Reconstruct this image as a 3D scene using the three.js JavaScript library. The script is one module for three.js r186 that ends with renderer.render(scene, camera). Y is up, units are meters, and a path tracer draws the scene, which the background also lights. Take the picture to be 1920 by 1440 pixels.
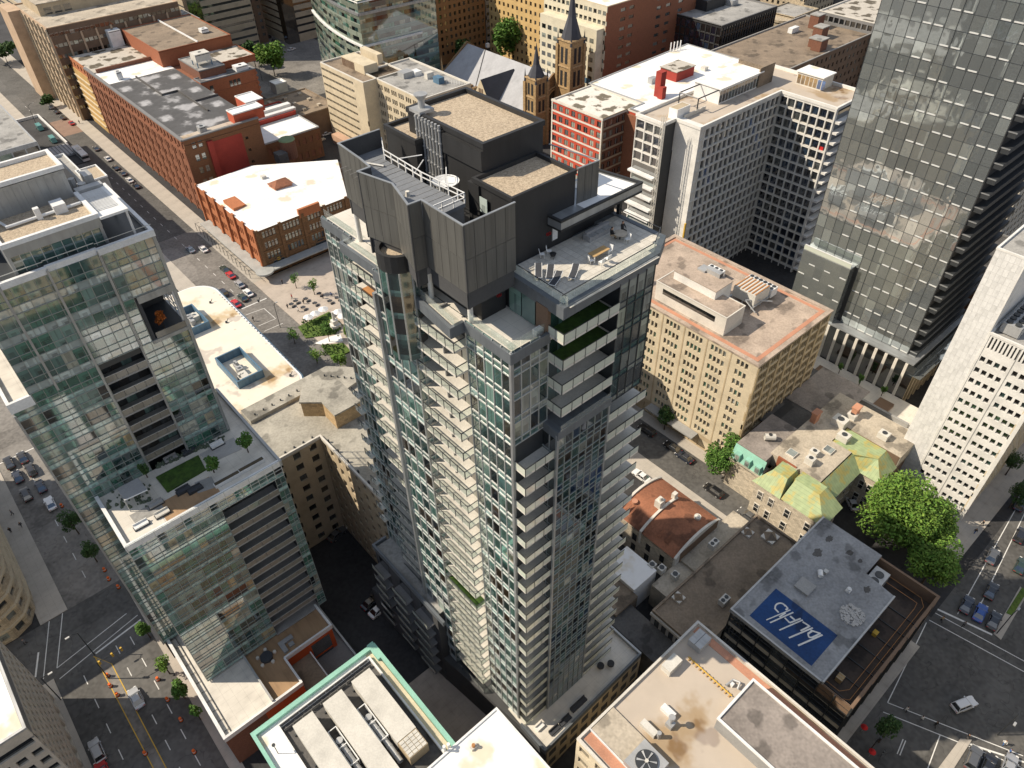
import * as THREE from 'three';
import { MarchingCubes } from 'three/addons/objects/MarchingCubes.js';
import { mergeGeometries } from 'three/addons/utils/BufferGeometryUtils.js';

// ---------- camera, sky, sun, exposure ----------
const scene = new THREE.Scene();
const CAM = new THREE.Vector3(0, 128, 0);
const FW = new THREE.Vector3(0.4852749, -0.66966824, -0.56218566), RT = new THREE.Vector3(0.74759127, -0.01566385, 0.66397435), UP = new THREE.Vector3(0.45344853, 0.74249518, -0.49303686);
const camera = new THREE.PerspectiveCamera(55.02, 4 / 3, 1, 3000);
camera.position.copy(CAM); camera.up.copy(UP); camera.lookAt(CAM.clone().add(FW));
const renderer = new THREE.WebGLRenderer({ antialias: true });
renderer.toneMapping = THREE.LinearToneMapping;
renderer.toneMappingExposure = 1.18;
renderer.shadowMap.enabled = true; renderer.shadowMap.type = THREE.PCFSoftShadowMap;
const SKYK = 0.62, EL = 42 * Math.PI / 180, SUN = new THREE.Vector3(-0.75 * Math.cos(EL), Math.sin(EL), -0.661 * Math.cos(EL)).normalize();
{ // bright summer sky with broken white cloud all round
  const W = 256, H = 128, d = new Float32Array(W * H * 4), h = (i, j) => { const q = Math.sin(i * 127.1 + j * 311.7) * 43758.5453; return q - Math.floor(q); };
  const n2 = (x, y, p) => { const i = Math.floor(x), j = Math.floor(y), u = x - i, v = y - j, a = (k) => ((k % p) + p) % p, s = (t) => t * t * (3 - 2 * t), A = h(a(i), j), B = h(a(i + 1), j), C = h(a(i), j + 1), D = h(a(i + 1), j + 1); return A + (B - A) * s(u) + (C - A) * s(v) + (A - B - C + D) * s(u) * s(v); };
  for (let j = 0; j < H; j++) for (let i = 0; i < W; i++) {
    const e = Math.max(0, (j + 0.5) / H - 0.5) * 2, t = Math.pow(1 - e, 2.2), c0 = n2(i / 16, j / 8, 16) * 0.55 + n2(i / 8, j / 4, 32) * 0.3 + n2(i / 4, j / 2, 64) * 0.15, c = Math.min(1, Math.max(0, (c0 - 0.42) / 0.22)) * 0.85, k = (j * W + i) * 4;
    const b = [0.2 + 0.5 * t, 0.34 + 0.44 * t, 0.62 + 0.3 * t], w = [1.02, 0.99, 0.94]; for (let q = 0; q < 3; q++) d[k + q] = SKYK * (b[q] + (w[q] * 1.1 - b[q]) * c); d[k + 3] = 1;
    if (j < H / 2 - 2) for (let q = 0; q < 3; q++) d[k + q] = SKYK * [0.34, 0.33, 0.31][q];
  }
  const t = new THREE.DataTexture(d, W, H, THREE.RGBAFormat, THREE.FloatType); t.mapping = THREE.EquirectangularReflectionMapping; t.magFilter = t.minFilter = THREE.LinearFilter; t.wrapS = THREE.RepeatWrapping; t.needsUpdate = true; scene.background = t; scene.environment = t;
}
const sun = new THREE.DirectionalLight(0xfff0da, 5);
sun.position.copy(SUN).multiplyScalar(500).add(new THREE.Vector3(90, 0, -110)); sun.target.position.set(90, 0, -110);
sun.castShadow = true; sun.shadow.mapSize.set(4096, 4096);
Object.assign(sun.shadow.camera, { left: -350, right: 350, top: 350, bottom: -350, near: 10, far: 1200 });
scene.add(sun, sun.target);

// ---------- small tools ----------
let seed = 7;
const rnd = () => { seed = (seed * 1664525 + 1013904223) >>> 0; return seed / 4294967296; };
const rr = (a, b) => a + (b - a) * rnd();
const pick = (a) => a[Math.floor(rnd() * a.length) % a.length];
// ground plan point seen at pixel (x, y) of the 1920 x 1440 photograph on the level h metres
function at(x, y, h = 0) {
  const r = RT.clone().multiplyScalar(x - 960).addScaledVector(UP, 720 - y).addScaledVector(FW, 1381.9);
  const t = (h - 128) / r.y; return [r.x * t, r.z * t];
}
function pix(x, y, z) { const d = new THREE.Vector3(x, y - 128, z), w = d.dot(FW); return w < 1 ? null : [960 + 1381.9 * d.dot(RT) / w, 720 - 1381.9 * d.dot(UP) / w, w]; }

// ---------- textures ----------
function lattice(n, s) { const a = new Float32Array(n * n); let q = s * 7919 + 13; for (let i = 0; i < n * n; i++) { q = (q * 1664525 + 1013904223) >>> 0; a[i] = q / 4294967296; } return a; }
const LAT = [64, 64, 64].map((n, i) => lattice(n, i + 3));
function vn(x, y, per, l = 0) { // periodic value noise, x and y in cells, per = cells per tile
  const a = LAT[l], xi = Math.floor(x), yi = Math.floor(y), fx = x - xi, fy = y - yi, u = fx * fx * (3 - 2 * fx), v = fy * fy * (3 - 2 * fy);
  const m = (k) => ((k % per) + per) % per, g = (i, j) => a[(m(i) * 7 + 11) % 64 + 64 * ((m(j) * 5 + 3 + (m(i) >> 4)) % 64)];
  const p = g(xi, yi), q = g(xi + 1, yi), r = g(xi, yi + 1), s = g(xi + 1, yi + 1);
  return p + (q - p) * u + (r - p) * v + (p - q - r + s) * u * v;
}
const fbm = (u, v, c, oct = 4, l = 0) => { let s = 0, a = 0.5, t = 0; for (let i = 0; i < oct; i++) { s += a * vn(u * c, v * c, c, (l + i) % 3); t += a; c *= 2; a *= 0.55; } return s / t; };
const sRGB = (v) => { v = Math.min(1, Math.max(0, v)); return Math.round(255 * (v <= 0.0031308 ? v * 12.92 : 1.055 * Math.pow(v, 1 / 2.4) - 0.055)); };
const clamp = (v, a = 0, b = 1) => Math.min(b, Math.max(a, v)), sst = (a, b, x) => { x = clamp((x - a) / (b - a)); return x * x * (3 - 2 * x); };
function tex(n, metres, fn) {
  const d = new Uint8Array(n * n * 4);
  for (let j = 0; j < n; j++) for (let i = 0; i < n; i++) { const c = fn(i / n, j / n), k = (j * n + i) * 4; const a = typeof c === 'number' ? [c, c, c] : c; d[k] = sRGB(a[0]); d[k + 1] = sRGB(a[1]); d[k + 2] = sRGB(a[2]); d[k + 3] = 255; }
  const t = new THREE.DataTexture(d, n, n); t.wrapS = t.wrapT = THREE.RepeatWrapping; t.magFilter = THREE.LinearFilter; t.minFilter = THREE.LinearMipmapLinearFilter; t.generateMipmaps = true;
  t.colorSpace = THREE.SRGBColorSpace; t.repeat.set(1 / metres, 1 / metres); t.needsUpdate = true; return t;
}
const grain = (u, v, n = 64, l = 0) => vn(u * n, v * n, 64, l);
const T = {
  roof: tex(512, 17, (u, v) => { const b = fbm(u, v, 4, 5), s = sst(0.56, 0.7, fbm(u, v, 6, 4, 1)); return (0.62 + 0.5 * (b - 0.5) + 0.18 * (grain(u, v) - 0.5)) * (1 - 0.4 * s); }),
  tar: tex(512, 19, (u, v) => { const b = fbm(u, v, 4, 5, 2), s = sst(0.42, 0.68, b); return (0.2 + 0.75 * s) * (0.8 + 0.4 * fbm(u, v, 16, 3)) * 0.9; }),
  white: tex(512, 23, (u, v) => { const s = sst(0.58, 0.74, fbm(u, v, 4, 5, 1)); const k = 1 - 0.05 * grain(u, v, 32) - 0.1 * fbm(u, v, 8, 3); return [k * (1 - 0.18 * s), k * (1 - 0.26 * s), k * (1 - 0.4 * s)]; }),
  blot: tex(512, 13, (u, v) => { const s = sst(0.46, 0.6, fbm(u, v, 5, 5, 2)); const k = 0.85 + 0.2 * (fbm(u, v, 16, 3) - 0.5); return [k * (1 - 0.78 * s), k * (1 - 0.8 * s), k * (1 - 0.84 * s)]; }),
  con: tex(512, 9, (u, v) => 0.86 + 0.3 * (fbm(u, v, 4, 5) - 0.5) + 0.12 * (grain(u, v, 64, 1) - 0.5)),
  gravel: tex(512, 5, (u, v) => { const g = vn(u * 60, v * 60, 60, 0) * 0.6 + vn(u * 30 + 0.3, v * 30, 30, 1) * 0.4, k = 0.4 + 0.85 * g; return [k, k * 0.94, k * 0.85]; }),
  brick: tex(512, 4, (u, v) => { const r = Math.floor(v * 52), c = (u * 18 + (r % 2) * 0.5), h = ((Math.sin(Math.floor(c) * 12.99 + r * 78.2) * 43758.5) % 1 + 1) % 1; const j = (v * 52) % 1 < 0.14 || c % 1 < 0.06 ? 0.3 : 0; const k = 0.72 + 0.32 * h + 0.2 * (fbm(u, v, 4, 4) - 0.5); return [k * (1 - j * 0.2) + j * 0.1, k * (1 - j) + j * 0.55, k * (1 - j) + j * 0.6]; }),
  asph: tex(1024, 31, (u, v) => { const b = fbm(u, v, 5, 5), p = sst(0.52, 0.56, fbm(u, v, 3, 2, 2)); const cr = Math.abs(fbm(u, v, 6, 4, 1) - 0.5) < 0.006 ? 0.72 : 1; return (0.72 + 0.5 * (b - 0.5) + 0.16 * p + 0.3 * (grain(u, v, 64, 1) - 0.5)) * cr; }),
  walk: tex(512, 6, (u, v) => { const gx = (u * 4) % 1 < 0.03 || (v * 4) % 1 < 0.03 ? 0.8 : 1; return (0.84 + 0.3 * (fbm(u, v, 4, 5) - 0.5)) * gx; }),
  grass: tex(512, 7, (u, v) => { const g = fbm(u, v, 16, 3), b = fbm(u, v, 4, 4, 1), k = 0.3 + 0.9 * g; return [k * (0.75 + 0.5 * b), k, k * 0.6]; }),
  streak: tex(512, 8, (u, v) => 0.8 + 0.36 * (fbm(u, v * 0.12 + 0.1, 16, 3) - 0.5) + 0.14 * (fbm(u, v, 4, 4, 1) - 0.5)),
  copper: tex(512, 7, (u, v) => { const s = sst(0.5, 0.66, fbm(u, v, 4, 5)), rib = (u * 10) % 1 < 0.1 ? 0.74 : 1, k = rib * (0.8 + 0.4 * fbm(u, v, 8, 3, 1)); return [k * (0.74 + 0.16 * s), k * (0.84 - 0.12 * s), k * (0.6 - 0.28 * s)]; }),
  stone: tex(512, 5, (u, v) => { const r = Math.floor(v * 12), c = u * 7 + (r % 2) * 0.5, h = ((Math.sin(Math.floor(c) * 9.7 + r * 31.3) * 43758.5) % 1 + 1) % 1; return ((v * 12) % 1 < 0.09 || c % 1 < 0.05 ? 0.62 : 1) * (0.7 + 0.34 * h + 0.2 * (fbm(u, v, 8, 3) - 0.5)); }),
  leaf: tex(128, 1, (u, v) => { const k = 0.6 + 0.7 * fbm(u, v, 8, 3); return [k, k, k]; }),
  wave: (() => { const t = tex(256, 6, (u, v) => fbm(u, v, 3, 2, 2)); t.colorSpace = THREE.NoColorSpace; return t; })(),
  inside: tex(512, 10, (u, v) => { const cx = Math.floor(u * 4), cy = Math.floor(v * 4), x = u * 4 - cx, y = v * 4 - cy, h = (k) => { const q = Math.sin(cx * 12.9 + cy * 78.2 + k * 37.7) * 43758.5; return q - Math.floor(q); }; let k = 0.75 + 0.3 * (fbm(u, v, 8, 3, 1) - 0.5); const cw = 0.1 + 0.35 * h(1); if (h(2) < 0.6 && (x < cw || (h(3) < 0.5 && x > 1 - cw))) k = 1.15 + 0.25 * Math.sin(x * 70); if (h(4) < 0.45 && y > 1 - 0.5 * h(5)) k = 1.35; if (h(6) < 0.6 && y < 0.3 + 0.15 * h(7) && Math.abs(x - h(8)) < 0.25) k *= 0.45 + 0.4 * h(9); return k * 0.8; }),
};
const M = {};
function mat(key, r, g, b, t, o = {}) {
  const { phys, ...p } = o;
  const m = new (phys ? THREE.MeshPhysicalMaterial : THREE.MeshStandardMaterial)({ color: new THREE.Color().setRGB(r, g, b), roughness: 0.85, metalness: 0, ...p });
  if (t) m.map = T[t]; m.name = key; M[key] = m; return m;
}
const glass = (key, r, g, b, o = {}) => mat(key, r, g, b, 'inside', { phys: 1, roughness: 0.05, clearcoat: 1, clearcoatRoughness: 0.01, ior: 2.3, ...o });
// walls
mat('cream', 0.66, 0.57, 0.41, 'con'); mat('creamdark', 0.5, 0.4, 0.26, 'con'); mat('white', 0.8, 0.79, 0.75, 'con'); mat('offwhite', 0.7, 0.67, 0.6, 'con'); mat('beige', 0.5, 0.41, 0.28, 'con');
mat('tan', 0.52, 0.37, 0.2, 'stone'); mat('ochre', 0.55, 0.36, 0.13, 'con'); mat('brownwall', 0.2, 0.13, 0.085, 'con'); mat('brownrib', 0.55, 0.4, 0.27, 'con'); mat('redbrick', 0.26, 0.105, 0.055, 'brick'); mat('orangebrick', 0.46, 0.17, 0.07, 'brick'); mat('redpaint', 0.36, 0.045, 0.03, 'con');
mat('darkbrick', 0.2, 0.09, 0.055, 'brick'); mat('redbricklit', 0.48, 0.07, 0.035, 'brick'); mat('bandcon', 0.5, 0.42, 0.3, 'con'); mat('greycon', 0.34, 0.34, 0.33, 'con'); mat('midgrey', 0.22, 0.22, 0.22, 'con'); mat('darkgrey', 0.07, 0.072, 0.075, 'con');
mat('limestone', 0.5, 0.42, 0.3, 'stone'); mat('rubble', 0.58, 0.51, 0.4, 'stone'); mat('sandstone', 0.4, 0.27, 0.13, 'stone'); mat('darkstone', 0.25, 0.16, 0.08, 'stone'); mat('brownstone', 0.24, 0.13, 0.06, 'stone');
// roofs
mat('rwhite', 0.86, 0.86, 0.84, 'white'); mat('rgrey', 0.5, 0.49, 0.46, 'roof'); mat('rtan', 0.66, 0.58, 0.46, 'roof'); mat('rpink', 0.62, 0.5, 0.4, 'roof'); mat('rbrown', 0.36, 0.28, 0.2, 'roof'); mat('rtar', 0.42, 0.42, 0.43, 'tar'); mat('rblot', 0.8, 0.76, 0.68, 'blot'); mat('rdark', 0.14, 0.135, 0.13, 'roof');
mat('gravel', 0.5, 0.43, 0.34, 'gravel'); mat('slate', 0.42, 0.43, 0.45, 'con'); mat('slatedark', 0.06, 0.065, 0.08, 'con'); mat('copper', 0.42, 0.46, 0.33, 'copper', { roughness: 0.6 }); mat('verdigris', 0.3, 0.58, 0.47, 'con'); mat('terracotta', 0.42, 0.17, 0.09, 'roof'); mat('membrane', 0.55, 0.52, 0.44, 'roof');
mat('terrapin', 0.55, 0.27, 0.17, 'con'); mat('deck', 0.74, 0.7, 0.62, 'walk'); mat('wooddeck', 0.42, 0.27, 0.15, 'streak'); mat('orangewall', 0.5, 0.09, 0.02, 'con'); mat('blueprint', 0.012, 0.06, 0.22, 'con'); mat('paint', 0.78, 0.78, 0.75, 'con'); mat('yellowpaint', 0.66, 0.42, 0.06, 'con');
// metal
mat('panel', 0.16, 0.16, 0.15, 'streak', { roughness: 0.5, metalness: 0.35 }); mat('black', 0.028, 0.029, 0.031, 'streak', { roughness: 0.6 }); mat('fascia', 0.16, 0.18, 0.2, 'streak', { roughness: 0.55, metalness: 0.2 }); mat('alu', 0.42, 0.44, 0.45, 'streak', { roughness: 0.42, metalness: 0.5 }); mat('mull', 0.5, 0.52, 0.51, null, { roughness: 0.4, metalness: 0.4 }); mat('mulldark', 0.05, 0.055, 0.06, null, { roughness: 0.45, metalness: 0.3 });
mat('galv', 0.5, 0.51, 0.51, 'streak', { roughness: 0.5, metalness: 0.3 }); mat('unit', 0.66, 0.64, 0.58, 'con', { roughness: 0.6 }); mat('rustbox', 0.5, 0.24, 0.09, 'con'); mat('steelblue', 0.1, 0.2, 0.3, 'streak', { roughness: 0.5 }); mat('palewhite', 0.82, 0.83, 0.82, 'con', { roughness: 0.5 });
// glass: what stands behind each pane differs (curtain, blind, dark room), the pane itself mirrors
glass('g_teal', 0.06, 0.14, 0.13); glass('g_teal2', 0.1, 0.2, 0.18); glass('g_teal3', 0.03, 0.065, 0.065); glass('g_dark', 0.012, 0.016, 0.018); glass('g_room', 0.05, 0.04, 0.028); glass('g_blind', 0.36, 0.4, 0.32); glass('g_curtain', 0.4, 0.36, 0.22); glass('g_sea', 0.2, 0.33, 0.29); glass('g_green', 0.07, 0.2, 0.15); glass('g_grey', 0.09, 0.1, 0.1); glass('g_blue', 0.02, 0.045, 0.085); glass('g_pane', 0.3, 0.33, 0.3);
glass('sp_sea', 0.36, 0.56, 0.53); glass('sp_teal', 0.11, 0.2, 0.19); glass('sp_pale', 0.56, 0.66, 0.64); glass('sp_bluegrey', 0.27, 0.34, 0.35); glass('g_navy', 0.008, 0.014, 0.03); glass('g_bright', 0.03, 0.12, 0.34); glass('g_amber', 0.3, 0.19, 0.07);
const MIR = { phys: 1, metalness: 0.75, roughness: 0.04, clearcoat: 1, clearcoatRoughness: 0.01, bumpMap: T.wave, bumpScale: 0.05 };
mat('m_a', 0.42, 0.46, 0.47, null, MIR); mat('m_b', 0.37, 0.41, 0.42, null, MIR); mat('m_c', 0.46, 0.5, 0.5, null, MIR); mat('m_strip', 0.6, 0.61, 0.6, null, { roughness: 0.4 });
mat('guard', 0.94, 0.97, 0.95, null, { phys: 1, transmission: 0.92, thickness: 0, roughness: 0.06, ior: 1.45 }); mat('guardpale', 0.72, 0.76, 0.66, null, { phys: 1, transmission: 0.25, thickness: 0, roughness: 0.12, clearcoat: 1, clearcoatRoughness: 0.03 });
// ground, plants, small things
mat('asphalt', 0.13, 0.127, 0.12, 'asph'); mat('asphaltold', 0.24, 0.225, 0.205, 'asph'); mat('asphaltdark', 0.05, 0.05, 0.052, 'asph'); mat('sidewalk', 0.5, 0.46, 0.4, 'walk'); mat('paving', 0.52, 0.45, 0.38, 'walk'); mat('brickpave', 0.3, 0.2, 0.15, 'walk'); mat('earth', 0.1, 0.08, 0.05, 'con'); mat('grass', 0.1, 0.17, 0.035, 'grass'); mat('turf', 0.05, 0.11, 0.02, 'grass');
const leafM = { phys: 1, roughness: 0.8, side: THREE.DoubleSide, vertexColors: true, transmission: 0 };
mat('leafgrey', 0.1, 0.13, 0.09, 'con'); mat('rusty', 0.45, 0.13, 0.02, null, leafM); mat('leaf', 0.075, 0.17, 0.025, null, leafM); mat('leafdark', 0.045, 0.1, 0.025, null, leafM); mat('leaflight', 0.115, 0.22, 0.03, null, leafM); mat('bark', 0.08, 0.06, 0.045, 'con');
mat('navy', 0.012, 0.014, 0.02, null); mat('wood', 0.55, 0.36, 0.16, 'streak'); mat('fabric', 0.36, 0.36, 0.36, 'con'); mat('fabricdark', 0.05, 0.055, 0.065, 'con'); mat('skin', 0.5, 0.3, 0.2); mat('hair', 0.03, 0.02, 0.015); mat('red', 0.55, 0.02, 0.02); mat('orange', 0.7, 0.13, 0.02); mat('tyre', 0.02, 0.02, 0.02); mat('lampred', 0.4, 0.01, 0.01); mat('lampwhite', 0.8, 0.8, 0.78);
glass('carglass', 0.02, 0.025, 0.03);

// ---------- geometry collector ----------
let JIT = 0, jn = 0; const jig = () => (JIT ? (jn = (jn + 1) % 11) * 0.0022 : 0); // pieces that meet or cross stand a few millimetres proud of one another
class G {
  constructor() { this.p = []; this.u = []; this.n = 0; }
  quad(a, b, c, d) {
    const e1 = [b[0] - a[0], b[1] - a[1], b[2] - a[2]], e2 = [c[0] - a[0], c[1] - a[1], c[2] - a[2]];
    const nx = e1[1] * e2[2] - e1[2] * e2[1], ny = e1[2] * e2[0] - e1[0] * e2[2], nz = e1[0] * e2[1] - e1[1] * e2[0], L = Math.hypot(nx, ny, nz) || 1;
    const h = Math.hypot(nx, nz) || 1, flat = Math.abs(ny) / L > 0.8, ux = -nz / h, uz = nx / h;
    for (const q of d ? [a, b, c, a, c, d] : [a, b, c]) {
      this.p.push(q[0], q[1], q[2]); this.n++;
      if (flat) this.u.push(q[0], q[2]); else { this.u.push(q[0] * ux + q[2] * uz, Math.abs(ny) / L < 0.1 ? q[1] : (q[1] - 0) / Math.max(0.3, h / L)); }
    }
    return this;
  }
  hex(v) { const q = (a, b, c, d) => this.quad(v[a], v[b], v[c], v[d]); q(0, 1, 2, 3); q(5, 4, 7, 6); q(4, 0, 3, 7); q(1, 5, 6, 2); q(3, 2, 6, 7); q(4, 5, 1, 0); return this; } // front quad 0..3 counter-clockwise, back 4..7 behind it
  box(x0, x1, y0, y1, z0, z1) { if (x1 < x0) [x0, x1] = [x1, x0]; if (z1 < z0) [z0, z1] = [z1, z0]; const j = jig(); x0 -= j; x1 += j; y1 += j; z0 -= j; z1 += j; return this.hex([[x0, y0, z1], [x1, y0, z1], [x1, y1, z1], [x0, y1, z1], [x0, y0, z0], [x1, y0, z0], [x1, y1, z0], [x0, y1, z0]]); }
  lb(f, s0, s1, y0, y1, d0, d1) { const j = jig(); s0 -= j; s1 += j; y1 += j; d1 += j; const P = (s, y, d) => [f.x + f.ux * s + f.nx * d, y, f.z + f.uz * s + f.nz * d]; return this.hex([P(s0, y0, d1), P(s1, y0, d1), P(s1, y1, d1), P(s0, y1, d1), P(s0, y0, d0), P(s1, y0, d0), P(s1, y1, d0), P(s0, y1, d0)]); }
  poly(pts, y, up = true) { // pts [[x, z]...]
    const v = pts.map((q) => new THREE.Vector2(q[0], -q[1])); let q = pts, w = v;
    if (THREE.ShapeUtils.area(v) < 0) { q = [...pts].reverse(); w = [...v].reverse(); }
    for (const [a, b, c] of THREE.ShapeUtils.triangulateShape(w, [])) { const A = [q[a][0], y, q[a][1]], B = [q[b][0], y, q[b][1]], C = [q[c][0], y, q[c][1]]; up ? this.quad(A, B, C) : this.quad(A, C, B); }
    return this;
  }
  prism(pts, y0, y1, top = true, bottom = true) {
    const v = pts.map((q) => new THREE.Vector2(q[0], -q[1])), q = THREE.ShapeUtils.area(v) < 0 ? [...pts].reverse() : pts;
    for (let i = 0; i < q.length; i++) { const a = q[i], b = q[(i + 1) % q.length]; this.quad([a[0], y0, a[1]], [b[0], y0, b[1]], [b[0], y1, b[1]], [a[0], y1, a[1]]); }
    if (top) this.poly(q, y1); if (bottom) this.poly(q, y0, false); return this;
  }
  cyl(x, z, y0, y1, r0, r1 = r0, n = 12) { const a = [], b = []; for (let i = 0; i < n; i++) { const t = -i / n * 2 * Math.PI; a.push([x + r0 * Math.cos(t), z + r0 * Math.sin(t)]); b.push([x + r1 * Math.cos(t), z + r1 * Math.sin(t)]); } for (let i = 0; i < n; i++) { const j = (i + 1) % n; this.quad([a[i][0], y0, a[i][1]], [a[j][0], y0, a[j][1]], [b[j][0], y1, b[j][1]], [b[i][0], y1, b[i][1]]); } if (r1 > 0.001) this.poly(b, y1); return this; }
  rod(a, b, r = 0.05, n = 5) { const A = new THREE.Vector3(...a), B = new THREE.Vector3(...b), d = B.clone().sub(A).normalize(), e = new THREE.Vector3(Math.abs(d.y) > 0.9 ? 1 : 0, Math.abs(d.y) > 0.9 ? 0 : 1, 0), u = d.clone().cross(e).normalize(), w = d.clone().cross(u); for (let i = 0; i < n; i++) { const c = (k, P) => { const t = k / n * 2 * Math.PI; return P.clone().addScaledVector(u, r * Math.cos(t)).addScaledVector(w, r * Math.sin(t)).toArray(); }; this.quad(c(i, A), c(i, B), c(i + 1, B), c(i + 1, A)); } return this; }
  path(pts, r, n) { for (let i = 0; i < pts.length - 1; i++) this.rod(pts[i], pts[i + 1], r, n); return this; }
  geo() { const g = new THREE.BufferGeometry(); g.setAttribute('position', new THREE.Float32BufferAttribute(this.p, 3)); g.setAttribute('uv', new THREE.Float32BufferAttribute(this.u, 2)); g.computeVertexNormals(); return g; }
  build(name, m, parent, label) { if (!this.n) return null; const o = new THREE.Mesh(this.geo(), typeof m === 'string' ? M[m] : m); o.name = name; o.castShadow = o.receiveShadow = true; if (label) o.userData.label = label; (parent ?? scene).add(o); return o; }
}
const g = () => new G();
const taken = {};
const numbered = (name) => { const k = taken[name] = (taken[name] ?? 0) + 1; return k === 1 ? name : `${name}_${String(k - 1).padStart(3, '0')}`; };
const face = (ax, az, bx, bz) => { const L = Math.hypot(bx - ax, bz - az), ux = (bx - ax) / L, uz = (bz - az) / L; return { x: ax, z: az, ux, uz, nx: -uz, nz: ux, L }; };
// the four faces of a rectangle: l faces -x, f faces +z, r faces +x, b faces -z
const faces = (x0, x1, z0, z1) => ({ l: face(x0, z0, x0, z1), f: face(x0, z1, x1, z1), r: face(x1, z1, x1, z0), b: face(x1, z0, x0, z0) });
const UNITS = Array.from({ length: 16 }, (_, n) => { const b = new THREE.BoxGeometry(1, 1, 1), u = b.attributes.uv; for (let i = 0; i < u.count; i++) u.setXY(i, (u.getX(i) * 0.25 + (n % 4) * 0.25) * 10, (u.getY(i) * 0.25 + Math.floor(n / 4) * 0.25) * 10); return b; });

// a thing under construction: geometry goes into named buckets (one part each), panes are kept to be built one by one
class Thing {
  constructor(name, label, category, group) { this.o = new THREE.Group(); this.o.name = numbered(name); this.o.userData = { label, category }; if (group) this.o.userData.group = group; this.b = new Map(); this.panes = []; }
  g(name, m) { const k = name + '|' + m; if (!this.b.has(k)) this.b.set(k, g()); return this.b.get(k); }
  pane(f, s0, s1, y0, y1, d, m, name = 'window', th = 0.06) { this.panes.push([f, s0, s1, y0, y1, d, m, name, th]); }
  part(name, m, fn, label) { const q = g(); fn(q); return q.build(name, m, this.o, label); }
  done(base, most = 300, minpx = 4.5) {
    for (const [k, q] of this.b) { const [n, m] = k.split('|'); q.build(n, m, this.o); }
    const by = {};
    for (const q of this.panes) {
      const [f, s0, s1, y0, y1, d] = q, s = (s0 + s1) / 2, y = (y0 + y1) / 2, c = [f.x + f.ux * s + f.nx * d, y, f.z + f.uz * s + f.nz * d];
      const see = f.nx * (CAM.x - c[0]) + f.nz * (CAM.z - c[2]); if (see <= 0) { q.px = 0; q.skip = true; continue; }
      const p = pix(...c), e = pix(c[0] + f.ux * (s1 - s0), y, c[2] + f.uz * (s1 - s0)), t = pix(c[0], y + (y1 - y0), c[2]);
      q.px = !p || !e || !t || p[0] < -30 || p[0] > 1950 || p[1] < -30 || p[1] > 1470 ? 0 : Math.sqrt(Math.abs((e[0] - p[0]) * (t[1] - p[1]) - (e[1] - p[1]) * (t[0] - p[0])));
      q.c = c; (by[q[7]] ??= []).push(q);
    }
    for (const name in by) {
      const list = by[name].sort((a, b) => b.px - a.px), rest = {};
      list.forEach((q, i) => {
        const [f, s0, s1, y0, y1, d, m, , th] = q;
        if (i < most && q.px >= minpx) { const o = new THREE.Mesh(pick(UNITS), M[m]); o.name = name; o.position.set(...q.c); o.rotation.y = Math.atan2(-f.uz, f.ux); o.scale.set(s1 - s0, y1 - y0, th); o.castShadow = o.receiveShadow = true; this.o.add(o); }
        else (rest[m] ??= g()).lb(f, s0, s1, y0, y1, d - th / 2, d + th / 2);
      });
      for (const m in rest) rest[m].build(name, m, this.o).userData.kind = 'stuff';
    }
    const [bx, by0, bz] = base; this.o.children.forEach((c) => { c.position.x -= bx; c.position.y -= by0; c.position.z -= bz; }); this.o.position.set(bx, by0, bz);
    scene.add(this.o); return this.o;
  }
}
function single(name, label, category, m, q, group) { const o = q.build(numbered(name), m, scene); o.userData = { label, category }; if (group) o.userData.group = group; return o; }
function struct(name, m, q) { const o = q.build(numbered(name), m, scene); o.userData.kind = 'structure'; return o; }

// wall with recessed windows. cols: list of [s0, s1]
function punched(t, f, o) {
  const { y0, y1, fh, n, sill, h, cols, wall = 'cream', gl = ['g_dark'], dep = 0.3, mull = 0, frame = 'mulldark', sillm, wm = 'wall', tr = 0 } = o;
  const w = t.g(wm, wall); let last = y0;
  for (let k = 0; k < n; k++) {
    const a = y0 + k * fh + sill, b = a + h; w.lb(f, 0, f.L, last, a, -dep, 0); let s = 0;
    for (const [c0, c1] of cols) {
      w.lb(f, s, c0, a, b, -dep, 0); s = c1; t.pane(f, c0, c1, a, b, -dep + 0.03, pick(gl));
      for (let i = 1; i <= mull; i++) { const c = c0 + (c1 - c0) * i / (mull + 1); t.g('window_frame', frame).lb(f, c - 0.05, c + 0.05, a, b, -dep + 0.06, -dep + 0.14); }
      if (tr) t.g('window_frame', frame).lb(f, c0, c1, a + h * tr - 0.04, a + h * tr + 0.04, -dep + 0.06, -dep + 0.13);
      if (sillm) t.g('sill', sillm).lb(f, c0 - 0.08, c1 + 0.08, a - 0.14, a, 0, 0.12);
    }
    w.lb(f, s, f.L, a, b, -dep, 0); last = b;
  }
  w.lb(f, 0, f.L, last, y1, -dep, 0);
}
const even = (L, n, w, m = 0) => Array.from({ length: n }, (_, i) => { const p = (L - 2 * m) / n, c = m + p * (i + 0.5); return [c - w / 2, c + w / 2]; });
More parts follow.
